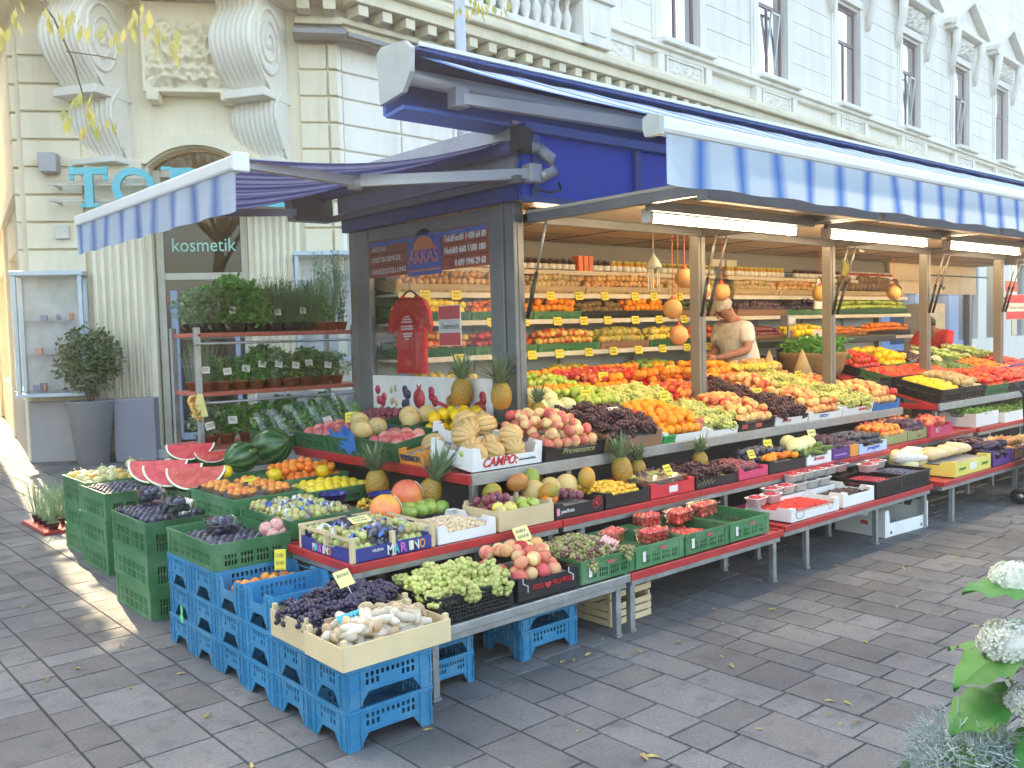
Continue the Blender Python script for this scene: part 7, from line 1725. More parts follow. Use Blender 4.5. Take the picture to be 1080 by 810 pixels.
# basket of greens in the gap
q = MB(); q.lathe([(.26, 0), (.30, .08), (.33, .2), (.35, .24), (.33, .245), (.29, .2), (.27, .05), (0, .04)], 28, fn=lambda r, z, a: r*(1+.02*math.sin(a*28)*math.cos(z*120))); o = q.build('basket', pm('wicker', (.30, .18, .08), .8, 0, .3, 30, .5, 80), None, T(8.55, 5.1, 1.06)); tag(o, 'round wicker basket of dill and yellow peppers in the gap', 'basket')
greens(T(8.28, 4.85, 1.24), .55, .5, 700, 'feathery green dill in the wicker basket', HERB, .09, 'dill', .2)
fill('quince', T(8.35, 5.15, 1.45), 0, .4, 0, .12, 0, 'small yellow pepper above the dill')
c = box(cached(card_box, .5, .4, .25, .9, CK), 'carton', T(8.14, 4.3, .8), 'black carton filling the gap between the counters', 'carton'); q = MB(); q.box(8.16, 8.6, 4.32, 5.6, .02, .79); o = q.build('gap_cabinet', DARKP); tag(o, 'dark cabinet filling the gap between the two counters', 'cabinet')
# ---- vegetable counter
def VM(x, v, z=.012): return T(x, 3.85, .80) @ RX(TILT) @ T(0, v, z)
def vbox(x0, x1, v, d_, h, mat, desc, kn, lab, layers=2, **k_):
    w_ = round(x1-x0, 3); M = VM(x0, v); c = box(cached(green_crate, w_, d_, h, mat), 'crate', M, desc, 'crate'); liner(c, w_, d_, h*.5)
    if kn: fill(kn, M, .01, w_-.01, .01, d_-.01, h*.5, lab, layers=layers, **k_)
    return M
BLUEC2 = pm('blue tray plastic', (.03, .07, .35), .4)
vbox(8.66, 9.16, 0, .5, .13, BLACKP, 'black crate of yellow squash with a white card', 'quince', 'yellow squash in the black crate', 1)
vbox(9.18, 9.66, 0, .5, .13, BLACKP, 'black crate of pale potatoes', 'potato', 'pale potato in the black crate')
vbox(9.68, 10.24, 0, .5, .11, GREENP, 'green crate of tomatoes beyond the black crates', 'tomato', 'tomato in the green crate')
vbox(10.26, 10.8, 0, .5, .11, BLACKP, 'black crate of tomatoes on the vine', 'tomato', 'tomato in the black crate')
vbox(10.82, 11.4, 0, .5, .11, BLUEC2, 'blue crate of red peppers on the vegetable counter', 'red_pepper', 'red pepper in the blue crate', 1)
vbox(11.42, 12.0, 0, .5, .11, BLUEC2, 'second blue crate of tomatoes', 'tomato', 'tomato in the second blue crate', 1)
vbox(12.02, 12.6, 0, .5, .11, GREENP, 'green crate of turnips at the far end', 'celeriac', 'turnip in the green crate', 1)
vbox(8.9, 9.6, .54, .42, .09, GREENP, 'green crate of tomatoes in the second vegetable row', 'tomato', 'tomato in the second vegetable row', 1)
vbox(9.62, 10.3, .54, .42, .09, BLACKP, 'black crate of tomatoes in the second vegetable row', 'tomato', 'tomato in the second vegetable row, black crate', 1)
vbox(10.32, 11.0, .54, .42, .09, BLUEC2, 'blue crate of courgettes', 'courgette', 'courgette in the blue crate', 1)
vbox(11.02, 11.7, .54, .42, .09, GREENP, 'green crate of carrots', 'carrot', 'carrot in the green crate', 2)
vbox(11.72, 12.4, .54, .42, .09, BLACKP, 'black crate of peppers at the far end', 'red_pepper', 'red pepper at the far end', 1)
vbox(8.9, 9.5, 1.0, .5, .09, BLACKP, 'black crate of red peppers at the back', 'red_pepper', 'red pepper at the back of the vegetable counter')
vbox(9.52, 10.1, 1.0, .5, .09, GREENP, 'green crate of yellow peppers at the back', 'quince', 'yellow sweet pepper at the back')
vbox(10.12, 10.7, 1.0, .5, .09, BLACKP, 'black crate of aubergines at the back', 'aubergine', 'aubergine at the back', 1)
CABM = FM('cabbage', (.3, .45, .12), (.5, .6, .25), None, 14, rough=.5); CAU = FM('cauliflower', (.75, .7, .52), (.7, .65, .45), None, 60)
cab = MB()
for k in range(14):
    a_ = k*2.4; rr = .05+.004*k; cab.grid(lambda u, v: (math.cos(a_+(u-.5)*1.6)*rr*(.6+.8*v), math.sin(a_+(u-.5)*1.6)*rr*(.6+.8*v), .10*v**.8-.02+.012*math.sin(u*18+k)*v), 10, 5)
cab.ico(.06, T(0, 0, .03), 2); CABB = cab.mesh('lettuce', CABM)
cl_ = MB()
for k in range(30):
    a_ = k*2.4; t = (k/30)**.5; cl_.ico(.016, T(.06*t*math.cos(a_), .06*t*math.sin(a_), .07-.04*t*t), 1)
leaves(cl_, [(.05*math.cos(k), .05*math.sin(k), .0) for k in range(12)], .1, 1, .3, .6, .2, hr, 1); CAUL = cl_.mesh('cauliflower', [CAU, HERB3])
for i in range(7):
    for j in range(2): tag(inst('lettuce' if i % 3 else 'cauliflower', CABB if i % 3 else CAUL, VM(10.75+i*.27, 1.02+j*.26, .06) @ RZ(fr.uniform(0, 360)) @ S(1.2)), 'green lettuce at the back of the vegetable counter' if i % 3 else 'white cauliflower at the back of the vegetable counter', 'lettuce' if i % 3 else 'cauliflower', 'lettuces' if i % 3 else 'cauliflowers')
# ---- shelves: fruit, jars, breads
def shelf_row(kn, x0, x1, j, lab, rows=2, z=0, mat=GREEND, tray=True, dens=1.):
    y0 = (6.06, 5.98, 5.94, 5.9)[j]+.02; zz = SHZ[j]+z
    M = T(x0, y0, zz) @ RX(10)
    if tray: c = box(cached(green_crate, round(x1-x0, 3), .34, .08, mat), 'crate', M, 'shallow crate under the '+lab.replace(' on', 's on', 1), 'crate'); c.location.z += .002; liner(c, x1-x0, .34, .04)
    fill(kn, M, .01, x1-x0-.01, .01, .01+K[kn]['r']*2*(rows+.9), .055 if tray else .005, lab, layers=2, heap=.03, dens=dens, top=.85)
SR = [(3, 4.0, 4.7, 'apple', 'two tone apple on the apple shelf behind the end glass'), (3, 4.72, 5.4, 'red_apple', 'red apple on the apple shelf behind the end glass'), (3, 5.42, 6.2, 'apple', 'two tone apple on the apple shelf of the first bay'), (3, 6.22, 6.9, 'pear', 'pear on the apple shelf of the first bay'), (3, 6.92, 7.5, 'yellow_apple', 'yellow apple on the apple shelf of the first bay'), (3, 7.52, 8.2, 'nectarine', 'nectarine on the apple shelf'),
      (2, 4.0, 4.7, 'lemon', 'lemon on the citrus shelf behind the end glass'), (2, 4.72, 5.4, 'tangerine', 'tangerine on the citrus shelf behind the end glass'), (2, 5.42, 6.0, 'orange', 'orange on the citrus shelf of the first bay'), (2, 6.02, 6.6, 'kiwi', 'kiwi on the citrus shelf'), (2, 6.62, 7.3, 'orange', 'orange on the citrus shelf of the second bay'), (2, 7.32, 8.2, 'avocado', 'avocado on the citrus shelf'),
      (1, 4.0, 5.4, 'onion', 'yellow onion on the onion shelf behind the end glass'), (1, 5.42, 6.1, 'potato', 'pale potato on the onion shelf'), (1, 6.12, 7.3, 'onion', 'yellow onion on the onion shelf'), (1, 7.32, 8.2, 'potato', 'brown potato on the onion shelf'),
      (3, 8.45, 9.3, 'red_plum', 'red plum on the lowest shelf beyond the man'), (3, 9.32, 10.2, 'lemon', 'lemon on the lowest shelf beyond the man'), (3, 10.22, 11.2, 'carrot', 'carrot on the lowest shelf'), (3, 11.22, 12.4, 'tangerine', 'tangerine on the lowest shelf'),
      (2, 8.45, 9.4, 'fig', 'dark fig on the third shelf beyond the man'), (2, 9.42, 10.4, 'aubergine', 'aubergine on the third shelf'), (2, 10.42, 12.4, 'green_apple', 'green apple on the third shelf'),
      (1, 8.45, 9.3, 'potato', 'brown potato on the second shelf beyond the man'), (1, 9.32, 10.2, 'onion', 'yellow onion on the second shelf beyond the man'), (1, 10.22, 12.4, 'coconut', 'round brown loaf on the second shelf')]
for j, a_, b_, kn, lab in SR: shelf_row(kn, a_, b_, j, lab, 2 if kn not in ('coconut',) else 1, mat=(GREEND, GREENP, BLACKP, CBR)[(int(a_*7)) % 4] if j > 1 else pm('tan tray', (.45, .33, .18), .6))
def jar_(size, col, lidc):
    pass
JARS = {}
for nm, body, lid in (('dark', (.05, .015, .01), (.1, .1, .1)), ('honey', (.55, .28, .03), (.6, .5, .1)), ('red', (.45, .06, .02), (.5, .5, .48)), ('olive', (.2, .22, .05), (.55, .45, .1))):
    a_ = MB().lathe([(0, 0), (.03, 0), (.033, .006), (.033, .07), (.026, .085), (.026, .09), (0, .09)], 12).mesh('jar', pm('jar glass '+nm, body, .12, coat=.6)); b_ = MB().lathe([(.028, .086), (.029, .102), (0, .103)], 12).mesh('lid', pm('jar lid '+nm, lid, .35, .3)); cc_ = MB().lathe([(.0337, .018), (.0337, .06)], 12).mesh('label', WCARD)
    JARS[nm] = (a_, b_, cc_)
def jar(nm, M, lab, grp):
    a_, b_, c_ = JARS[nm]; o = inst('jar', a_, M); tag(o, lab, 'jar', grp); inst('lid', b_, None, o); inst('label', c_, None, o)
for x0, x1, nm, lab in ((4.05, 5.3, 'red', 'jar on the top shelf behind the end glass'), (5.36, 6.12, 'dark', 'dark jar with white label in the first bay'), (6.36, 6.6, 'dark', 'dark jar beside the orange packet'), (6.64, 7.25, 'honey', 'honey jar with yellow lid on the top shelf'), (7.4, 8.2, 'olive', 'olive jar on the top shelf'), (8.5, 9.6, 'honey', 'honey coloured jar on the top shelf past the post'), (9.9, 10.9, 'dark', 'dark jar on the top shelf further back'), (11.1, 12.3, 'red', 'red jar on the far top shelf')):
    x = x0
    while x < x1: jar(nm, T(x, 6.12+U(0, .02), 2.142) @ RZ(U(0, 60)) @ S(1.2), lab, lab); x += .088
q = MB()
for k in range(3): q.rbox(6.14+k*.07, 6.2+k*.07, 6.1, 6.2, 2.142, 2.30, .004)
o = q.build('packet', pm('orange packet', (.75, .16, .04), .5, 0, .4, 20)); tag(o, 'orange red printed packet on the top shelf between the jars', 'packet')
for k in range(3): tag(MB().lathe([(0, 0), (.022, 0), (.022, .2), (.01, .25), (.01, .29), (0, .29)], 10).build('bottle', pm('oil bottle', (.6, .55, .06), .2), None, T(10.98+k*.06, 6.12, 2.142)), 'tall yellow oil bottle on the top shelf', 'bottle', 'tall yellow bottles')
x = 4.2
while x < 8.2:
    for j in (1, 2, 3):
        if fr.random() < .8: price_card(T(x+fr.uniform(-.05, .05), (0, 5.95, 5.91, 5.87)[j], SHZ[j]-.045) @ RX(-8), 'hanging on the %s shelf edge' % ('', 'onion', 'citrus', 'apple')[j], .10, .075, CARD, 0)['group'] = 'cards on the %s shelf edge' % ('', 'onion', 'citrus', 'apple')[j]
    x += .36
for x, kn, lab in ((5.6, 'yellow_apple', 'yellow apple in the wooden crate below the apple shelf'), (6.75, 'green_apple', 'green apple in the crate below the apple shelf'), (4.2, 'yellow_apple', 'yellow apple low behind the end glass'), (8.6, 'red_plum', 'red plum on the low shelf beyond the man')):
    M = T(x, 5.88, 1.065) @ RX(8); c = box(cached(wood_crate, .6, .34, .10), 'crate', M, 'wooden crate under the '+lab.split(' in the')[0]+(' behind the end glass' if x < 5 else ' inside'), 'crate'); liner(c, .6, .34, .05); fill(kn, M, .02, .58, .02, .32, .06, lab, layers=2)
# hanging orange nets
ONET = FM('orange net', (.75, .36, .10), (.62, .42, .2), None, 60, rough=.5)
for x, y, z, lab in ((6.45, 5.1, 2.03, 'uppermost orange net bag hanging before the shelves'), (6.58, 5.02, 1.92, 'orange net bag hanging behind the post'), (6.28, 5.1, 1.76, 'orange net bag in the middle of the hanging string'), (6.42, 5.15, 1.53, 'lowest orange net bag on the string'), (7.4, 5.4, 1.93, 'bright orange net bag hanging above the man'), (9.2, 5.4, 1.93, 'orange net bag hanging beyond the man'), (10.9, 5.4, 1.95, 'yellow orange net bag hanging in the fourth bay')):
    t = thing('net_bag', lab, 'net bag', T(x, y, z)); q = MB(); ribbed(.085, .088, 26, .05, 52, 14)(q, 0)
    q.build('oranges', ONET, t); q = MB(); q.tube([(0, 0, .07), (0, 0, .12)], [.04, .006], 8); q.tube([(0, 0, .1), (.005, 0, 2.44-z)], .0025, 4); q.build('net_top', pm('red net', (.6, .1, .05), .6), t)
o = tag(MB().lathe([(.0, .14), (.02, .1), (.05, .06), (.065, .03), (.075, .0), (.06, 0)], 14, fn=lambda r, z, a: r*(1+.12*math.sin(8*a))).build('lantern', pm('white wire', (.6, .6, .55), .5), None, T(6.15, 5.2, 2.12)), 'small white wire lantern hanging from the ceiling', 'lantern')
q = MB()
for k in range(5): q.tube([(.05*math.cos(k*1.25), .05*math.sin(k*1.25), 0), (.05*math.cos(k*1.25), .05*math.sin(k*1.25), -.2)], .004, 4)
q.tube([(0, 0, .14), (0, 0, .32)], .002, 4); q.build('string', MATS['white wire'], o)
# white plastic bag hanging
q = MB(); q.grid(lambda u, v: (.07*math.cos(u*2*PI)*(.4+v), .03*math.sin(u*2*PI)*(.4+v)+.004*math.sin(u*40), -.35*v), 24, 6); tag(q.build('plastic_bag', pm('white film', (.75, .73, .7), .35), None, T(9.68, 5.7, 2.12)), 'white plastic bag hanging from the shelf near the third post', 'bag')
# dark boards above the counter and red box beneath
q = MB(); q.rbox(8.0, 9.5, 5.42, 5.9, 1.36, 1.44, .01); tag(q.build('counter_board', DARKP), 'dark board of the sales desk behind the onions', 'desk'); q = MB(); q.rbox(9.6, 11.0, 5.42, 5.9, 1.36, 1.44, .01); tag(q.build('counter_board', DARKP), 'second dark board of the sales desk past the third post', 'desk')
q = MB(); q.rbox(8.95, 9.5, 5.45, 5.8, 1.06, 1.33, .01); o = q.build('red_box', pm('red box', (.55, .02, .03), .5)); tag(o, 'red box with yellow label under the dark desk board', 'box'); q = MB(); q.box(9.15, 9.25, 5.445, 5.45, 1.18, 1.28); q.build('label', CARD, o)
q = MB(); q.rbox(9.0, 9.6, 5.45, 5.7, 1.44, 1.53, .01); tag(q.build('carton', pm('printed pink carton', (.7, .5, .5), .6, 0, .5, 30)), 'pink printed carton on the dark desk board', 'carton')
# scale
q = MB(); q.rbox(0, .16, 0, .1, 0, .12, .01); q.rbox(.07, .09, .04, .06, -.12, 0, .003); sc_ = q.build('scale', pm('scale grey', (.25, .26, .27), .4), None, T(8.72, 5.5, 1.58)); tag(sc_, 'grey shop scale display on a stand behind the desk', 'scale'); q = MB(); q.box(.02, .14, -.002, 0, .03, .1); q.build('display', pm('pale display', (.5, .5, .55), .3), sc_)
# fridge, parasol pole and second country sign at the far end
fg = thing('fridge', 'tall glass door fridge at the far end of the kiosk', 'fridge', T(13.0, 6.0, 0)); q = MB(); q.rbox(0, .75, .02, .3, .1, 1.85, .02); q.build('body', pm('fridge cream', (.5, .48, .4), .5), fg); q = MB(); q.rbox(.08, .67, 0, .02, .3, 1.72, .006); q.build('door', pm('fridge glass', (.45, .5, .42), .1), fg)
q = MB(); q.tube([(14.5, 5.6, 0), (14.5, 5.6, 2.1)], .03, 8); q.tube([(14.5, 5.58, 1.9), (14.7, 5.5, 1.9)], .02, 6); tag(q.build('stand_pole', pm('dull red metal', (.4, .06, .05), .5)), 'dull red pole standing at the far end of the kiosk', 'pole')
s2 = thing('country_sign', 'red white red Österreich sign at the far end of the kiosk', 'sign', T(14.6, 5.5, 1.6)); aus(s2, T(-14.6, -5.5, -1.6), 14.6, 1.58, .75, .38, 0, lambda y, z: frame((y, 5.5, z), (1, 0, 0), (0, 0, 1)))
q = MB(); q.box(0, .45, 0, .006, 0, .16); tag(q.build('notice', pm('notice red', (.6, .12, .1), .5, 0, .6, 30), None, T(14.6, 5.5, 2.0)), 'small red notice above the far country sign', 'notice')
q = MB(); q.tube([(12.7, 5.9, 2.24), (15.0, 5.9, 2.24)], .012, 6); q.tube([(13.4, 5.9, 2.24), (13.36, 5.9, 2.1), (13.4, 5.9, 2.04), (13.45, 5.9, 2.08)], .008, 6); tag(q.build('hanging_rail', DARKP), 'thin dark rail with a hook under the cream panel', 'rail')
# ---- planter by the shop
pl = thing('potted_bush', 'leafy green bush in a tall grey conical planter by the shop wall', 'plant', T(3.62, 12.75, 0))
q = MB(); q.lathe([(.19, 0), (.20, .01), (.29, .82), (.30, .84), (.27, .84), (.26, .78), (0, .78)], 28); q.build('planter', pm('planter grey', (.22, .215, .22), .6, 0, .06, 3), pl)
q = MB(); leaves(q, [((lambda a_, b_, r_: (r_*.40*math.cos(a_)*math.sin(b_), r_*.40*math.sin(a_)*math.sin(b_), 1.38+r_*.46*math.cos(b_)))(hr.uniform(0, 6.28), math.acos(hr.uniform(-1, 1)), hr.uniform(.45, 1.05))) for _ in range(1500)], .085, 1, .2, .5, .4, hr)
q.build('foliage', leafm('planter leaf', (.06, .13, .04), (.16, .24, .09), .45, .2), pl)
q = MB()
for k in range(6): q.tube([(0, 0, .75), (.08*math.cos(k), .08*math.sin(k), 1.0), (.2*math.cos(k), .2*math.sin(k), 1.4)], [.015, .01, .005], 5)
q.build('stem', BARK, pl)
q = MB(); q.rbox(0, .52, 0, .3, 0, .84, .01); o = q.build('stone_block', pm('mauve stone', (.25, .24, .27), .7, 0, .08, 3), None, T(3.86, 12.62, 0) @ RZ(-31)); tag(o, 'mauve grey stone block standing beside the planter', 'block')
# lavender trays on the ground
for i in range(8): pot_plant(T(2.02+(i % 2)*.14, 8.35+(i//2)*.17, .03) @ S(.95), 'lavender', 'grey green lavender pot in the red tray on the ground', POT2, False, False, 'lavender pots on the ground')
q = MB(); q.rbox(1.92, 2.28, 8.25, 9.0, .0, .03, .008); tag(q.build('tray', REDP), 'red tray of lavender pots on the ground behind the green crates', 'tray')
# ---- foreground flowers
q = MB(); q.rbox(1.55, 2.55, .45, 1.1, .30, .355, .006)
for x, y in ((1.6, .5), (2.45, .5), (1.6, 1.02), (2.45, 1.02)): q.rbox(x, x+.05, y, y+.05, 0, .30, .004)
tag(q.build('flower_bench', WOOD2), 'wooden bench carrying the flower pots', 'bench')
hy = thing('hydrangea', 'white hydrangea in full bloom with big green leaves', 'plant', T(2.03, .63, .355))
q = MB(); q.lathe([(.08, 0), (.11, .15), (.12, .16), (.1, .16), (.09, .14), (0, .14)], 24); q.build('pot', POTB, hy)
HL = leafm('hydrangea leaf', (.025, .10, .012), (.06, .18, .022), .6, .08)
def bigleaf(mb, p, d, L, W, r_):
    d = Vector(d).normalized(); s_ = d.cross(Vector((0, 0, 1))).normalized(); n_ = s_.cross(d); n = 14
    for side in (-1, 1):
        vs = []
        for i in range(n+1):
            t = i/n; w_ = W*math.sin(PI*min(1, t*.98+.02))**.75*(1-.25*t); c_ = Vector(p)+d*L*t+Vector((0, 0, -.35*L*t*t))
            for j in range(4): k = j/3; vs.append(c_+s_*side*w_*k+n_*(-.12*w_*k*k*2+.006*k*math.sin(i*1.7+side)+.18*W*k))
        mb.add(vs, [(i*4+j, i*4+j+1, i*4+j+5, i*4+j+4) for i in range(n) for j in range(3)], 0, True)
rx = random.Random(2)
lm_ = [((.02, -.05, .50), (-.7, -.6, -.2)), ((.04, -.06, .38), (-.6, -.75, -.3)), ((.02, -.08, .28), (-.8, -.5, -.1)), ((.06, -.09, .44), (-.3, -.9, -.3)), ((.05, -.05, .22), (-.6, -.7, 0)), ((.0, -.02, .34), (-.95, -.3, -.3)), ((-.12, .08, .5), (-.9, .3, -.1)), ((-.14, .02, .44), (-.5, -.5, -.5)), ((-.1, .1, .3), (-.9, .2, .1)), ((-.04, -.04, .44), (-.5, -.8, .1)), ((-.1, .0, .2), (-.8, -.2, 0)), ((0, -.06, .56), (-.3, -.8, .1)), ((-.10, .06, .60), (-.75, .5, -.25)), ((-.06, .12, .42), (-.9, .4, -.5)), ((.04, .1, .36), (-.7, .1, -.9)), ((-.05, 0, .52), (-.8, -.4, .0)), ((0, .02, .30), (-.9, .1, -.3)), ((.05, 0, .35), (-.5, -.7, -.3)), ((-.02, .05, .68), (-.6, .6, .3)), ((.05, .0, .6), (.4, -.6, 0)), ((.1, .05, .4), (.6, .3, 0)), ((0, .08, .22), (-.6, .5, -.2)), ((.0, .1, .55), (.2, .8, 0)), ((-.08, -.02, .26), (-.7, -.3, -.4)), ((.1, .1, .5), (.7, .5, .1)), ((0, 0, .45), (-.3, -.9, -.2)), ((.02, 0, .2), (-.3, -.8, -.1)), ((-.05, .02, .38), (-.8, .15, -.1))]
q = MB()
for p, d in lm_: bigleaf(q, p, d, rx.uniform(.14, .18), rx.uniform(.06, .08), rx)
q.build('leaf', HL, hy)
q = MB()
for p in ((-.10, .06, .6), (-.06, .1, .5), (.03, .05, .72), (.1, .05, .6), (0, -.04, .62)): q.tube([(0, 0, .14), (p[0]*.5, p[1]*.5, .35), p], [.006, .005, .004], 6)
q.build('stem', pm('green stem', (.15, .22, .06), .6), hy)
FLW = leafm('hydrangea petal', (.58, .62, .50), (.76, .78, .70), .6, .3)
for c_, r_ in (((-.11, .07, .59), .07), ((-.03, .10, .70), .05), ((-.16, .03, .50), .04), ((.06, .02, .76), .07), ((.03, -.08, .60), .06)):
    q = MB(); q.ico(r_*.9, T(*c_) @ S(1, 1, .72), 3)
    for k in range(int(3800*r_)):
        a_ = rx.uniform(0, 6.28); b_ = math.acos(rx.uniform(-.4, 1)); d = Vector((math.sin(b_)*math.cos(a_), math.sin(b_)*math.sin(a_), math.cos(b_)*.75)); p = Vector(c_)+d*r_*rx.uniform(.85, 1.05)
        s_ = d.cross(Vector((0, 0, 1))).normalized() if abs(d.z) < .9 else Vector((1, 0, 0)); n_ = s_.cross(d)
        for m_ in range(4):
            t = m_*PI/2+.3*k; e = (s_*math.cos(t)+n_*math.sin(t)); f_ = (s_*math.cos(t+PI/2)+n_*math.sin(t+PI/2)); z_ = .0085
            q.add([p, p+e*z_+f_*z_*.55+d*.003, p+e*z_*1.3+d*.001, p+e*z_-f_*z_*.55+d*.003], [(0, 1, 2, 3)])
    q.build('flower_head', FLW, hy)
t = thing('silver_plant', 'round cushion of silvery wiry foliage beside the hydrangea', 'plant', T(1.83, .76, .46)); inst('pot', POTB and POT2, S(1.3), t)
SIL = leafm('silver leaf', (.28, .36, .34), (.45, .52, .5), .7, .1); q = MB()
for k in range(1700):
    a_ = rx.uniform(0, 6.28); b_ = math.acos(rx.uniform(-.3, 1)); d = Vector((math.sin(b_)*math.cos(a_), math.sin(b_)*math.sin(a_), math.cos(b_))); R_ = .115
    p = Vector((0, 0, .24))+d*R_*rx.uniform(.45, 1.0); e = Vector((rx.gauss(0, 1), rx.gauss(0, 1), rx.gauss(0, 1))).normalized(); g_ = p+d*R_*.12+e*.016
    q.tube([p, (p+g_)/2+e*.006, g_+e*.006], .0011, 3, 0, sm=False)
q.build('foliage', SIL, t)
t = thing('ivy_plant', 'dark small leaved trailing plant in front of the silver cushion', 'plant', T(1.745, .685, .44)); inst('pot', POT2, S(.9), t)
q = MB(); leaves(q, [(rx.gauss(-.01, .05), rx.gauss(0, .045), rx.uniform(.05, .30)) for _ in range(420)], .022, 1, .2, .7, .3, rx); q.build('foliage', leafm('dark ivy', (.02, .07, .03), (.06, .13, .06), .5, .2), t)
# ---- hand truck at the right edge
ht = thing('hand_truck', 'dark two wheeled hand truck standing at the end of the tables', 'hand truck', T(8.42, 2.97, 0) @ S(1, 1, .82))
q = MB(); 
for x in (0, .36): q.tube([(x, 0, .02), (x, .05, 1.15), (x, .12, 1.28)], .018, 8)
for z in (.25, .5, .75, 1.0): q.tube([(0, .012+z*.03, z), (.36, .012+z*.03, z)], .014, 6)
q.rbox(-.02, .38, -.16, .0, .01, .03, .004); q.build('frame', pm('dark blue frame', (.03, .04, .08), .4, .3), ht)
q = MB(); q.box(.02, .34, .02, .025, .1, 1.1, 0, T(0, 0, 0)); q.build('net_panel', pm('dark cloth panel', (.02, .03, .07), .7), ht)
for x in (-.06, .42): q = MB(); q.lathe([(.03, -.02), (.075, -.02), (.082, -.012), (.082, .012), (.075, .02), (.03, .02)], 20, 0, T(x, .05, .083) @ RY(90)); wh = q.build('wheel', pm('rubber', (.015, .015, .016), .7), ht); q = MB(); q.lathe([(0, -.022), (.03, -.022), (.03, .022), (0, .022)], 12, 0, T(x, .05, .083) @ RY(90)); q.build('hub', STEEL, wh)
# ------------------------------------------------------------------ people
def skinmesh(name, verts, edges, radii, mat, parent, M, sub=2, smooth=True):
    me = D.meshes.new(name); me.from_pydata(verts, edges, []); o = D.objects.new(name, me); COL.objects.link(o)
    md = o.modifiers.new('s', 'SKIN'); sv = me.skin_vertices[0].data
    for i, r in enumerate(radii): sv[i].radius = r if isinstance(r, tuple) else (r, r); sv[i].use_root = (i == 0)
    md.use_smooth_shade = True; s2_ = o.modifiers.new('d', 'SUBSURF'); s2_.levels = sub; s2_.render_levels = sub
    bpy.context.view_layer.update(); n = D.meshes.new_from_object(o.evaluated_get(bpy.context.evaluated_depsgraph_get())); n.name = name
    D.objects.remove(o); n.materials.clear(); n.materials.append(mat)
    for p in n.polygons: p.use_smooth = True
    return inst(name, n, M, parent)
SKIN = FM('skin', (.36, .17, .11), (.42, .21, .14), None, 20, rough=.5)
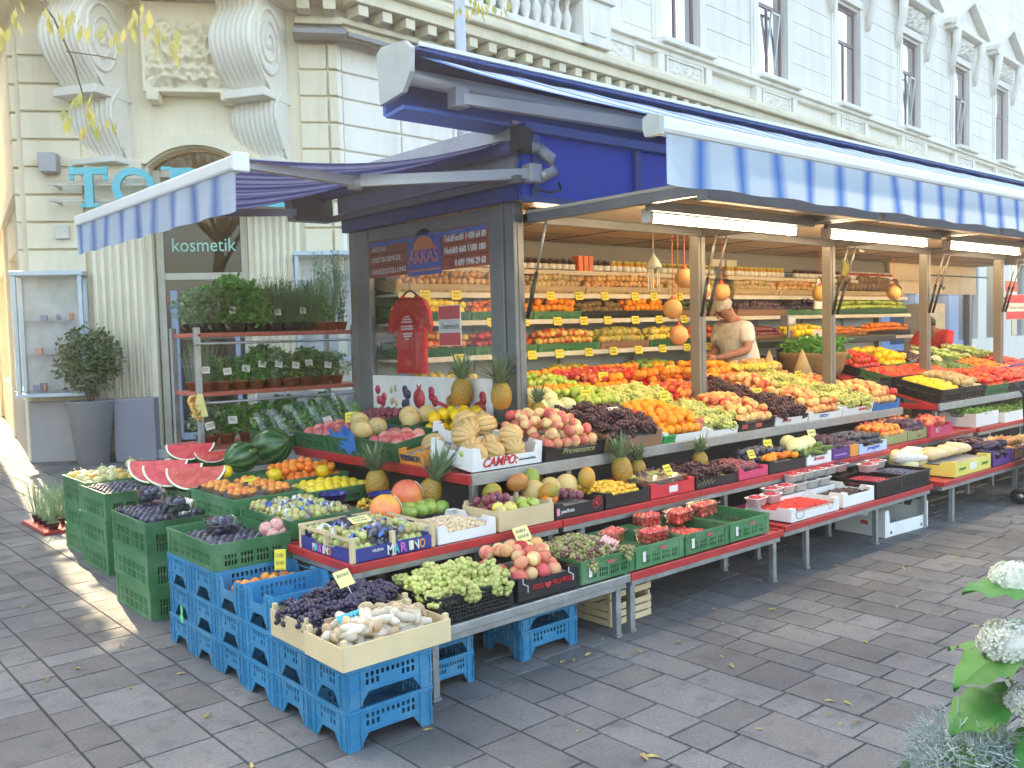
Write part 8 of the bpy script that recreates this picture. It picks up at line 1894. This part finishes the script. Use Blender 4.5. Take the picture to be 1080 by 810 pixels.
def person(M, label, shirtm, hairm, lean, head_dir, armsL, armsR, trous, beard=False):
    P = thing('person', label, 'person', M)
    ln = math.radians(lean); sx, cx = math.sin(ln), math.cos(ln)
    def tp(x, y, z):  # torso point above the hips leaning towards -x
        dz = z-.95; return (x*1.0-dz*sx+x*0, y, .95+dz*cx+ x*sx*.0)
    sh = tp(0, 0, 1.42); nk = tp(0, 0, 1.52); hd0 = Vector(nk)+Vector(head_dir)*.06; hd1 = Vector(nk)+Vector(head_dir)*.13; hd2 = Vector(nk)+Vector(head_dir)*.20
    V = [(0, 0, .95), tp(0, 0, 1.12), tp(0, 0, 1.30), sh, nk, tuple(hd0), tuple(hd1), tuple(hd2)]
    Ra = [.13, .12, .12, .085, .052, .075, .092, .07]
    E = [(i, i+1) for i in range(7)]
    for s_, arm_ in ((1, armsL), (-1, armsR)):
        b0 = len(V); S0 = tp(0, s_*.19, 1.43); V.append(S0); Ra.append(.062); E.append((3, b0))
        for k, (p, r) in enumerate(arm_): V.append(p); Ra.append(r); E.append((b0+k, b0+k+1))
    for s_ in (1, -1):
        b0 = len(V); V += [(.0, s_*.10, .88), (.0, s_*.11, .50), (.02, s_*.11, .10), (-.1, s_*.12, .05)]; Ra += [.095, .062, .045, .04]; E += [(0, b0), (b0, b0+1), (b0+1, b0+2), (b0+2, b0+3)]
    body = skinmesh('body', V, E, Ra, SKIN, P, None)
    # shirt follows torso and upper sleeves
    V2_ = [(0, 0, .90), tp(0, 0, 1.08), tp(0, 0, 1.28), tp(0, 0, 1.42), tp(0, 0, 1.47)]; R2_ = [.18, .185, .18, .135, .07]; E2 = [(0, 1), (1, 2), (2, 3), (3, 4)]
    for s_, arm_ in ((1, armsL), (-1, armsR)):
        b0 = len(V2_); V2_.append(tp(0, s_*.19, 1.42)); R2_.append(.082); E2.append((3, b0)); e = Vector(arm_[0][0]); a0 = Vector(tp(0, s_*.19, 1.42)); V2_.append(tuple(a0+(e-a0)*.75)); R2_.append(.078); E2.append((b0, b0+1))
    skinmesh('shirt', V2_, E2, R2_, shirtm, P, None)
    skinmesh('trousers', [(0, 0, .96), (0, 0, .86), (0, .1, .8), (0, .11, .45), (.02, .11, .12), (0, -.1, .8), (0, -.11, .45), (.02, -.11, .12)], [(0, 1), (1, 2), (2, 3), (3, 4), (1, 5), (5, 6), (6, 7)], [(.165, .15), (.15, .14), .11, .078, .065, .11, .078, .065], trous, P, None)
    # head details
    hd = Vector(head_dir).normalized(); c_ = Vector(nk)+hd*.125; f_ = Vector((-1, 0, 0)); f_ = (f_-hd*f_.dot(hd)).normalized(); sd = hd.cross(f_)
    F_ = frame(c_, f_, sd)
    q = MB(); q.lathe([(.0, -.02), (.016, -.016), (.014, .0), (.006, .03), (0, .032)], 10, 0, F_ @ T(.098, 0, -.005)); 
    for s_ in (1, -1): q.lathe([(0, -.03), (.016, -.02), (.02, .005), (.014, .025), (0, .03)], 10, 0, F_ @ T(-.005, s_*.094, 0) @ S(.9, .45, 1))
    q.build('face', SKIN, P)
    q = MB()
    for s_ in (1, -1): q.ico(.011, F_ @ T(.086, s_*.034, .018), 2)
    q.build('eye', pm('eye dark', (.03, .02, .02), .2), P)
    q = MB(); q.box(.0, .012, -.026, .026, -.004, .004, 0, F_ @ T(.082, 0, -.052)); q.build('mouth', pm('lips', (.4, .14, .12), .5), P)
    q = MB(); n = 26
    def hf(u, v):
        th = v*1.6; ph = u*2*PI; r_ = .105+.006*noise.noise(Vector((u*16, v*9, 2)))
        k = 1.0
        x = math.sin(th)*math.cos(ph); y = math.sin(th)*math.sin(ph); z = math.cos(th)
        if x > .25 and z < .45: k = .75
        return F_ @ Vector((x*r_*k*1.02-.008, y*r_*k*.98, z*r_*1.08+.012))
    q.grid(hf, 32, 14); q.build('hair', hairm, P)
    return P
def hand(P, c_, d_, side, curl=.9):
    """palm with five curled fingers"""
    d_ = Vector(d_).normalized(); up = Vector((0, 0, 1)); s_ = d_.cross(up).normalized()*side; n_ = s_.cross(d_)*side
    q = MB(); pal = Vector(c_)
    q.tube([pal-d_*.02, pal+d_*.02, pal+d_*.06], [.026, .036, .034], 8)
    for k in range(4):
        L = (.072, .08, .075, .06)[k]; b_ = pal+d_*.06+s_*(.024-.016*k); p1 = b_+d_*L*.4; p2 = p1+(d_*math.cos(curl)-n_*math.sin(curl))*L*.35; p3 = p2+(d_*math.cos(curl*1.9)-n_*math.sin(curl*1.9))*L*.3
        q.tube([b_, p1, p2, p3], [.0095, .009, .0085, .006], 7)
    b_ = pal+s_*.03; q.tube([b_, b_+s_*.022+d_*.025, b_+s_*.02+d_*.055-n_*.012], [.012, .0105, .008], 7)
    q.build('hand', SKIN, P)
SHIRT = pm('beige knitted shirt', (.74, .73, .70), .9, 0, .22, 12, 1., 30); GREYH = pm('grey hair', (.62, .60, .54), .8, 0, .3, 60, .5, 90); DARKT = pm('dark trousers', (.03, .035, .05), .8)
AL = [((-.16, .25, 1.16), .046), ((-.42, .14, 1.10), .034), ((-.47, .12, 1.10), .028)]
AR = [((-.20, -.26, 1.18), .046), ((-.44, -.16, 1.12), .034), ((-.49, -.14, 1.12), .028)]
P1 = person(T(7.93, 5.5, .10) @ RZ(-14) @ S(1.06), 'grey haired man in a beige short sleeved shirt looking down at a blue bag', SHIRT, GREYH, 18, (-.72, 0, .66), AL, AR, DARKT)
hand(P1, (-.48, .12, 1.10), (-1, 0, -.15), 1); hand(P1, (-.50, -.14, 1.12), (-1, 0, -.15), -1)
q = MB(); q.grid(lambda u, v: (.10*math.cos(u*2*PI)*(.3+.9*v)+.01*math.sin(u*25), .06*math.sin(u*2*PI)*(.3+.9*v), -.30*v+.01*math.sin(u*19)), 30, 8); o = q.build('plastic_bag', pm('blue bag film', (.05, .25, .5), .35), None, T(7.60, 5.52, 1.20)); tag(o, 'blue plastic bag held by the man in the beige shirt', 'bag')
REDS = pm('red sweatshirt', (.55, .02, .03), .85, 0, .12, 20, .3, 80); DKH = pm('dark brown hair', (.04, .022, .015), .7)
P2 = person(T(12.5, 5.5, .08) @ RZ(0), 'dark haired person in a red sweatshirt bending over the vegetables', REDS, DKH, 38, (-.86, 0, .5), [((-.5, .22, 1.1), .05), ((-.75, .14, 1.05), .036), ((-.8, .12, 1.05), .028)], [((-.5, -.24, 1.12), .05), ((-.76, -.16, 1.08), .036), ((-.81, -.14, 1.08), .028)], DARKT)
hand(P2, (-.80, .12, 1.05), (-1, 0, -.2), 1); hand(P2, (-.82, -.14, 1.08), (-1, 0, -.2), -1)
CPOS = Vector((0, 0, 1.6)); bycat = {}
for p_ in PEND: bycat.setdefault(p_[0], []).append(p_)
for nm, lst in bycat.items():
    lst.sort(key=lambda p_: (p_[2].translation-CPOS).length)
    for p_ in lst[:295]:
        o = inst(p_[0], p_[1], p_[2]); o['label'] = p_[3]; o['category'] = p_[4]; o['group'] = p_[5]
    rest = lst[295:]
    if rest:
        me = D.meshes.new(nm+'_heap'); vs = []; fs = []; mi = []; rv = []; mats = []
        for p_ in rest:
            m0 = p_[1]; b0 = len(vs); vs += [tuple(p_[2] @ v.co) for v in m0.vertices]; mt = m0.materials[0]
            if mt not in mats: mats.append(mt)
            rnd_ = fr.random()
            for f in m0.polygons: fs.append([i+b0 for i in f.vertices]); mi.append(mats.index(mt)); rv.append(rnd_)
        me.from_pydata(vs, [], fs); [me.materials.append(m_) for m_ in mats]; me.polygons.foreach_set('material_index', mi); me.polygons.foreach_set('use_smooth', [True]*len(fs))
        me.attributes.new('rv', 'FLOAT', 'FACE').data.foreach_set('value', rv); me.update()
        tag(inst(nm+'_heap', me), 'the rest of the %s fruit heaped in the crates and on the shelves further off' % nm.replace('_', ' '), nm.replace('_', ' ')+' heap', None, 'stuff')
print({k: len(v) for k, v in bycat.items()})
for o in list(SC.objects):
    if o.name.startswith('txt'): D.objects.remove(o)
print('fruit objects', NOBJ[0], 'all', len(SC.objects))
# ------------------------------------------------------------------ haze
hz = MB(); hz.box(-62, 92, -42, 92, -1.3, 18)
hm = D.materials.new('haze air'); hm.use_nodes = True; hn = hm.node_tree; hn.nodes.clear()
ho = nd(hn, 'ShaderNodeOutputMaterial'); pvn = nd(hn, 'ShaderNodeVolumePrincipled'); pvn.inputs['Color'].default_value = (1, .97, .9, 1); pvn.inputs['Density'].default_value = .005; pvn.inputs['Anisotropy'].default_value = .74
hn.links.new(pvn.outputs[0], ho.inputs['Volume'])
tag(hz.build('haze', hm), kind='stuff')
SC.cycles.volume_bounces = 0
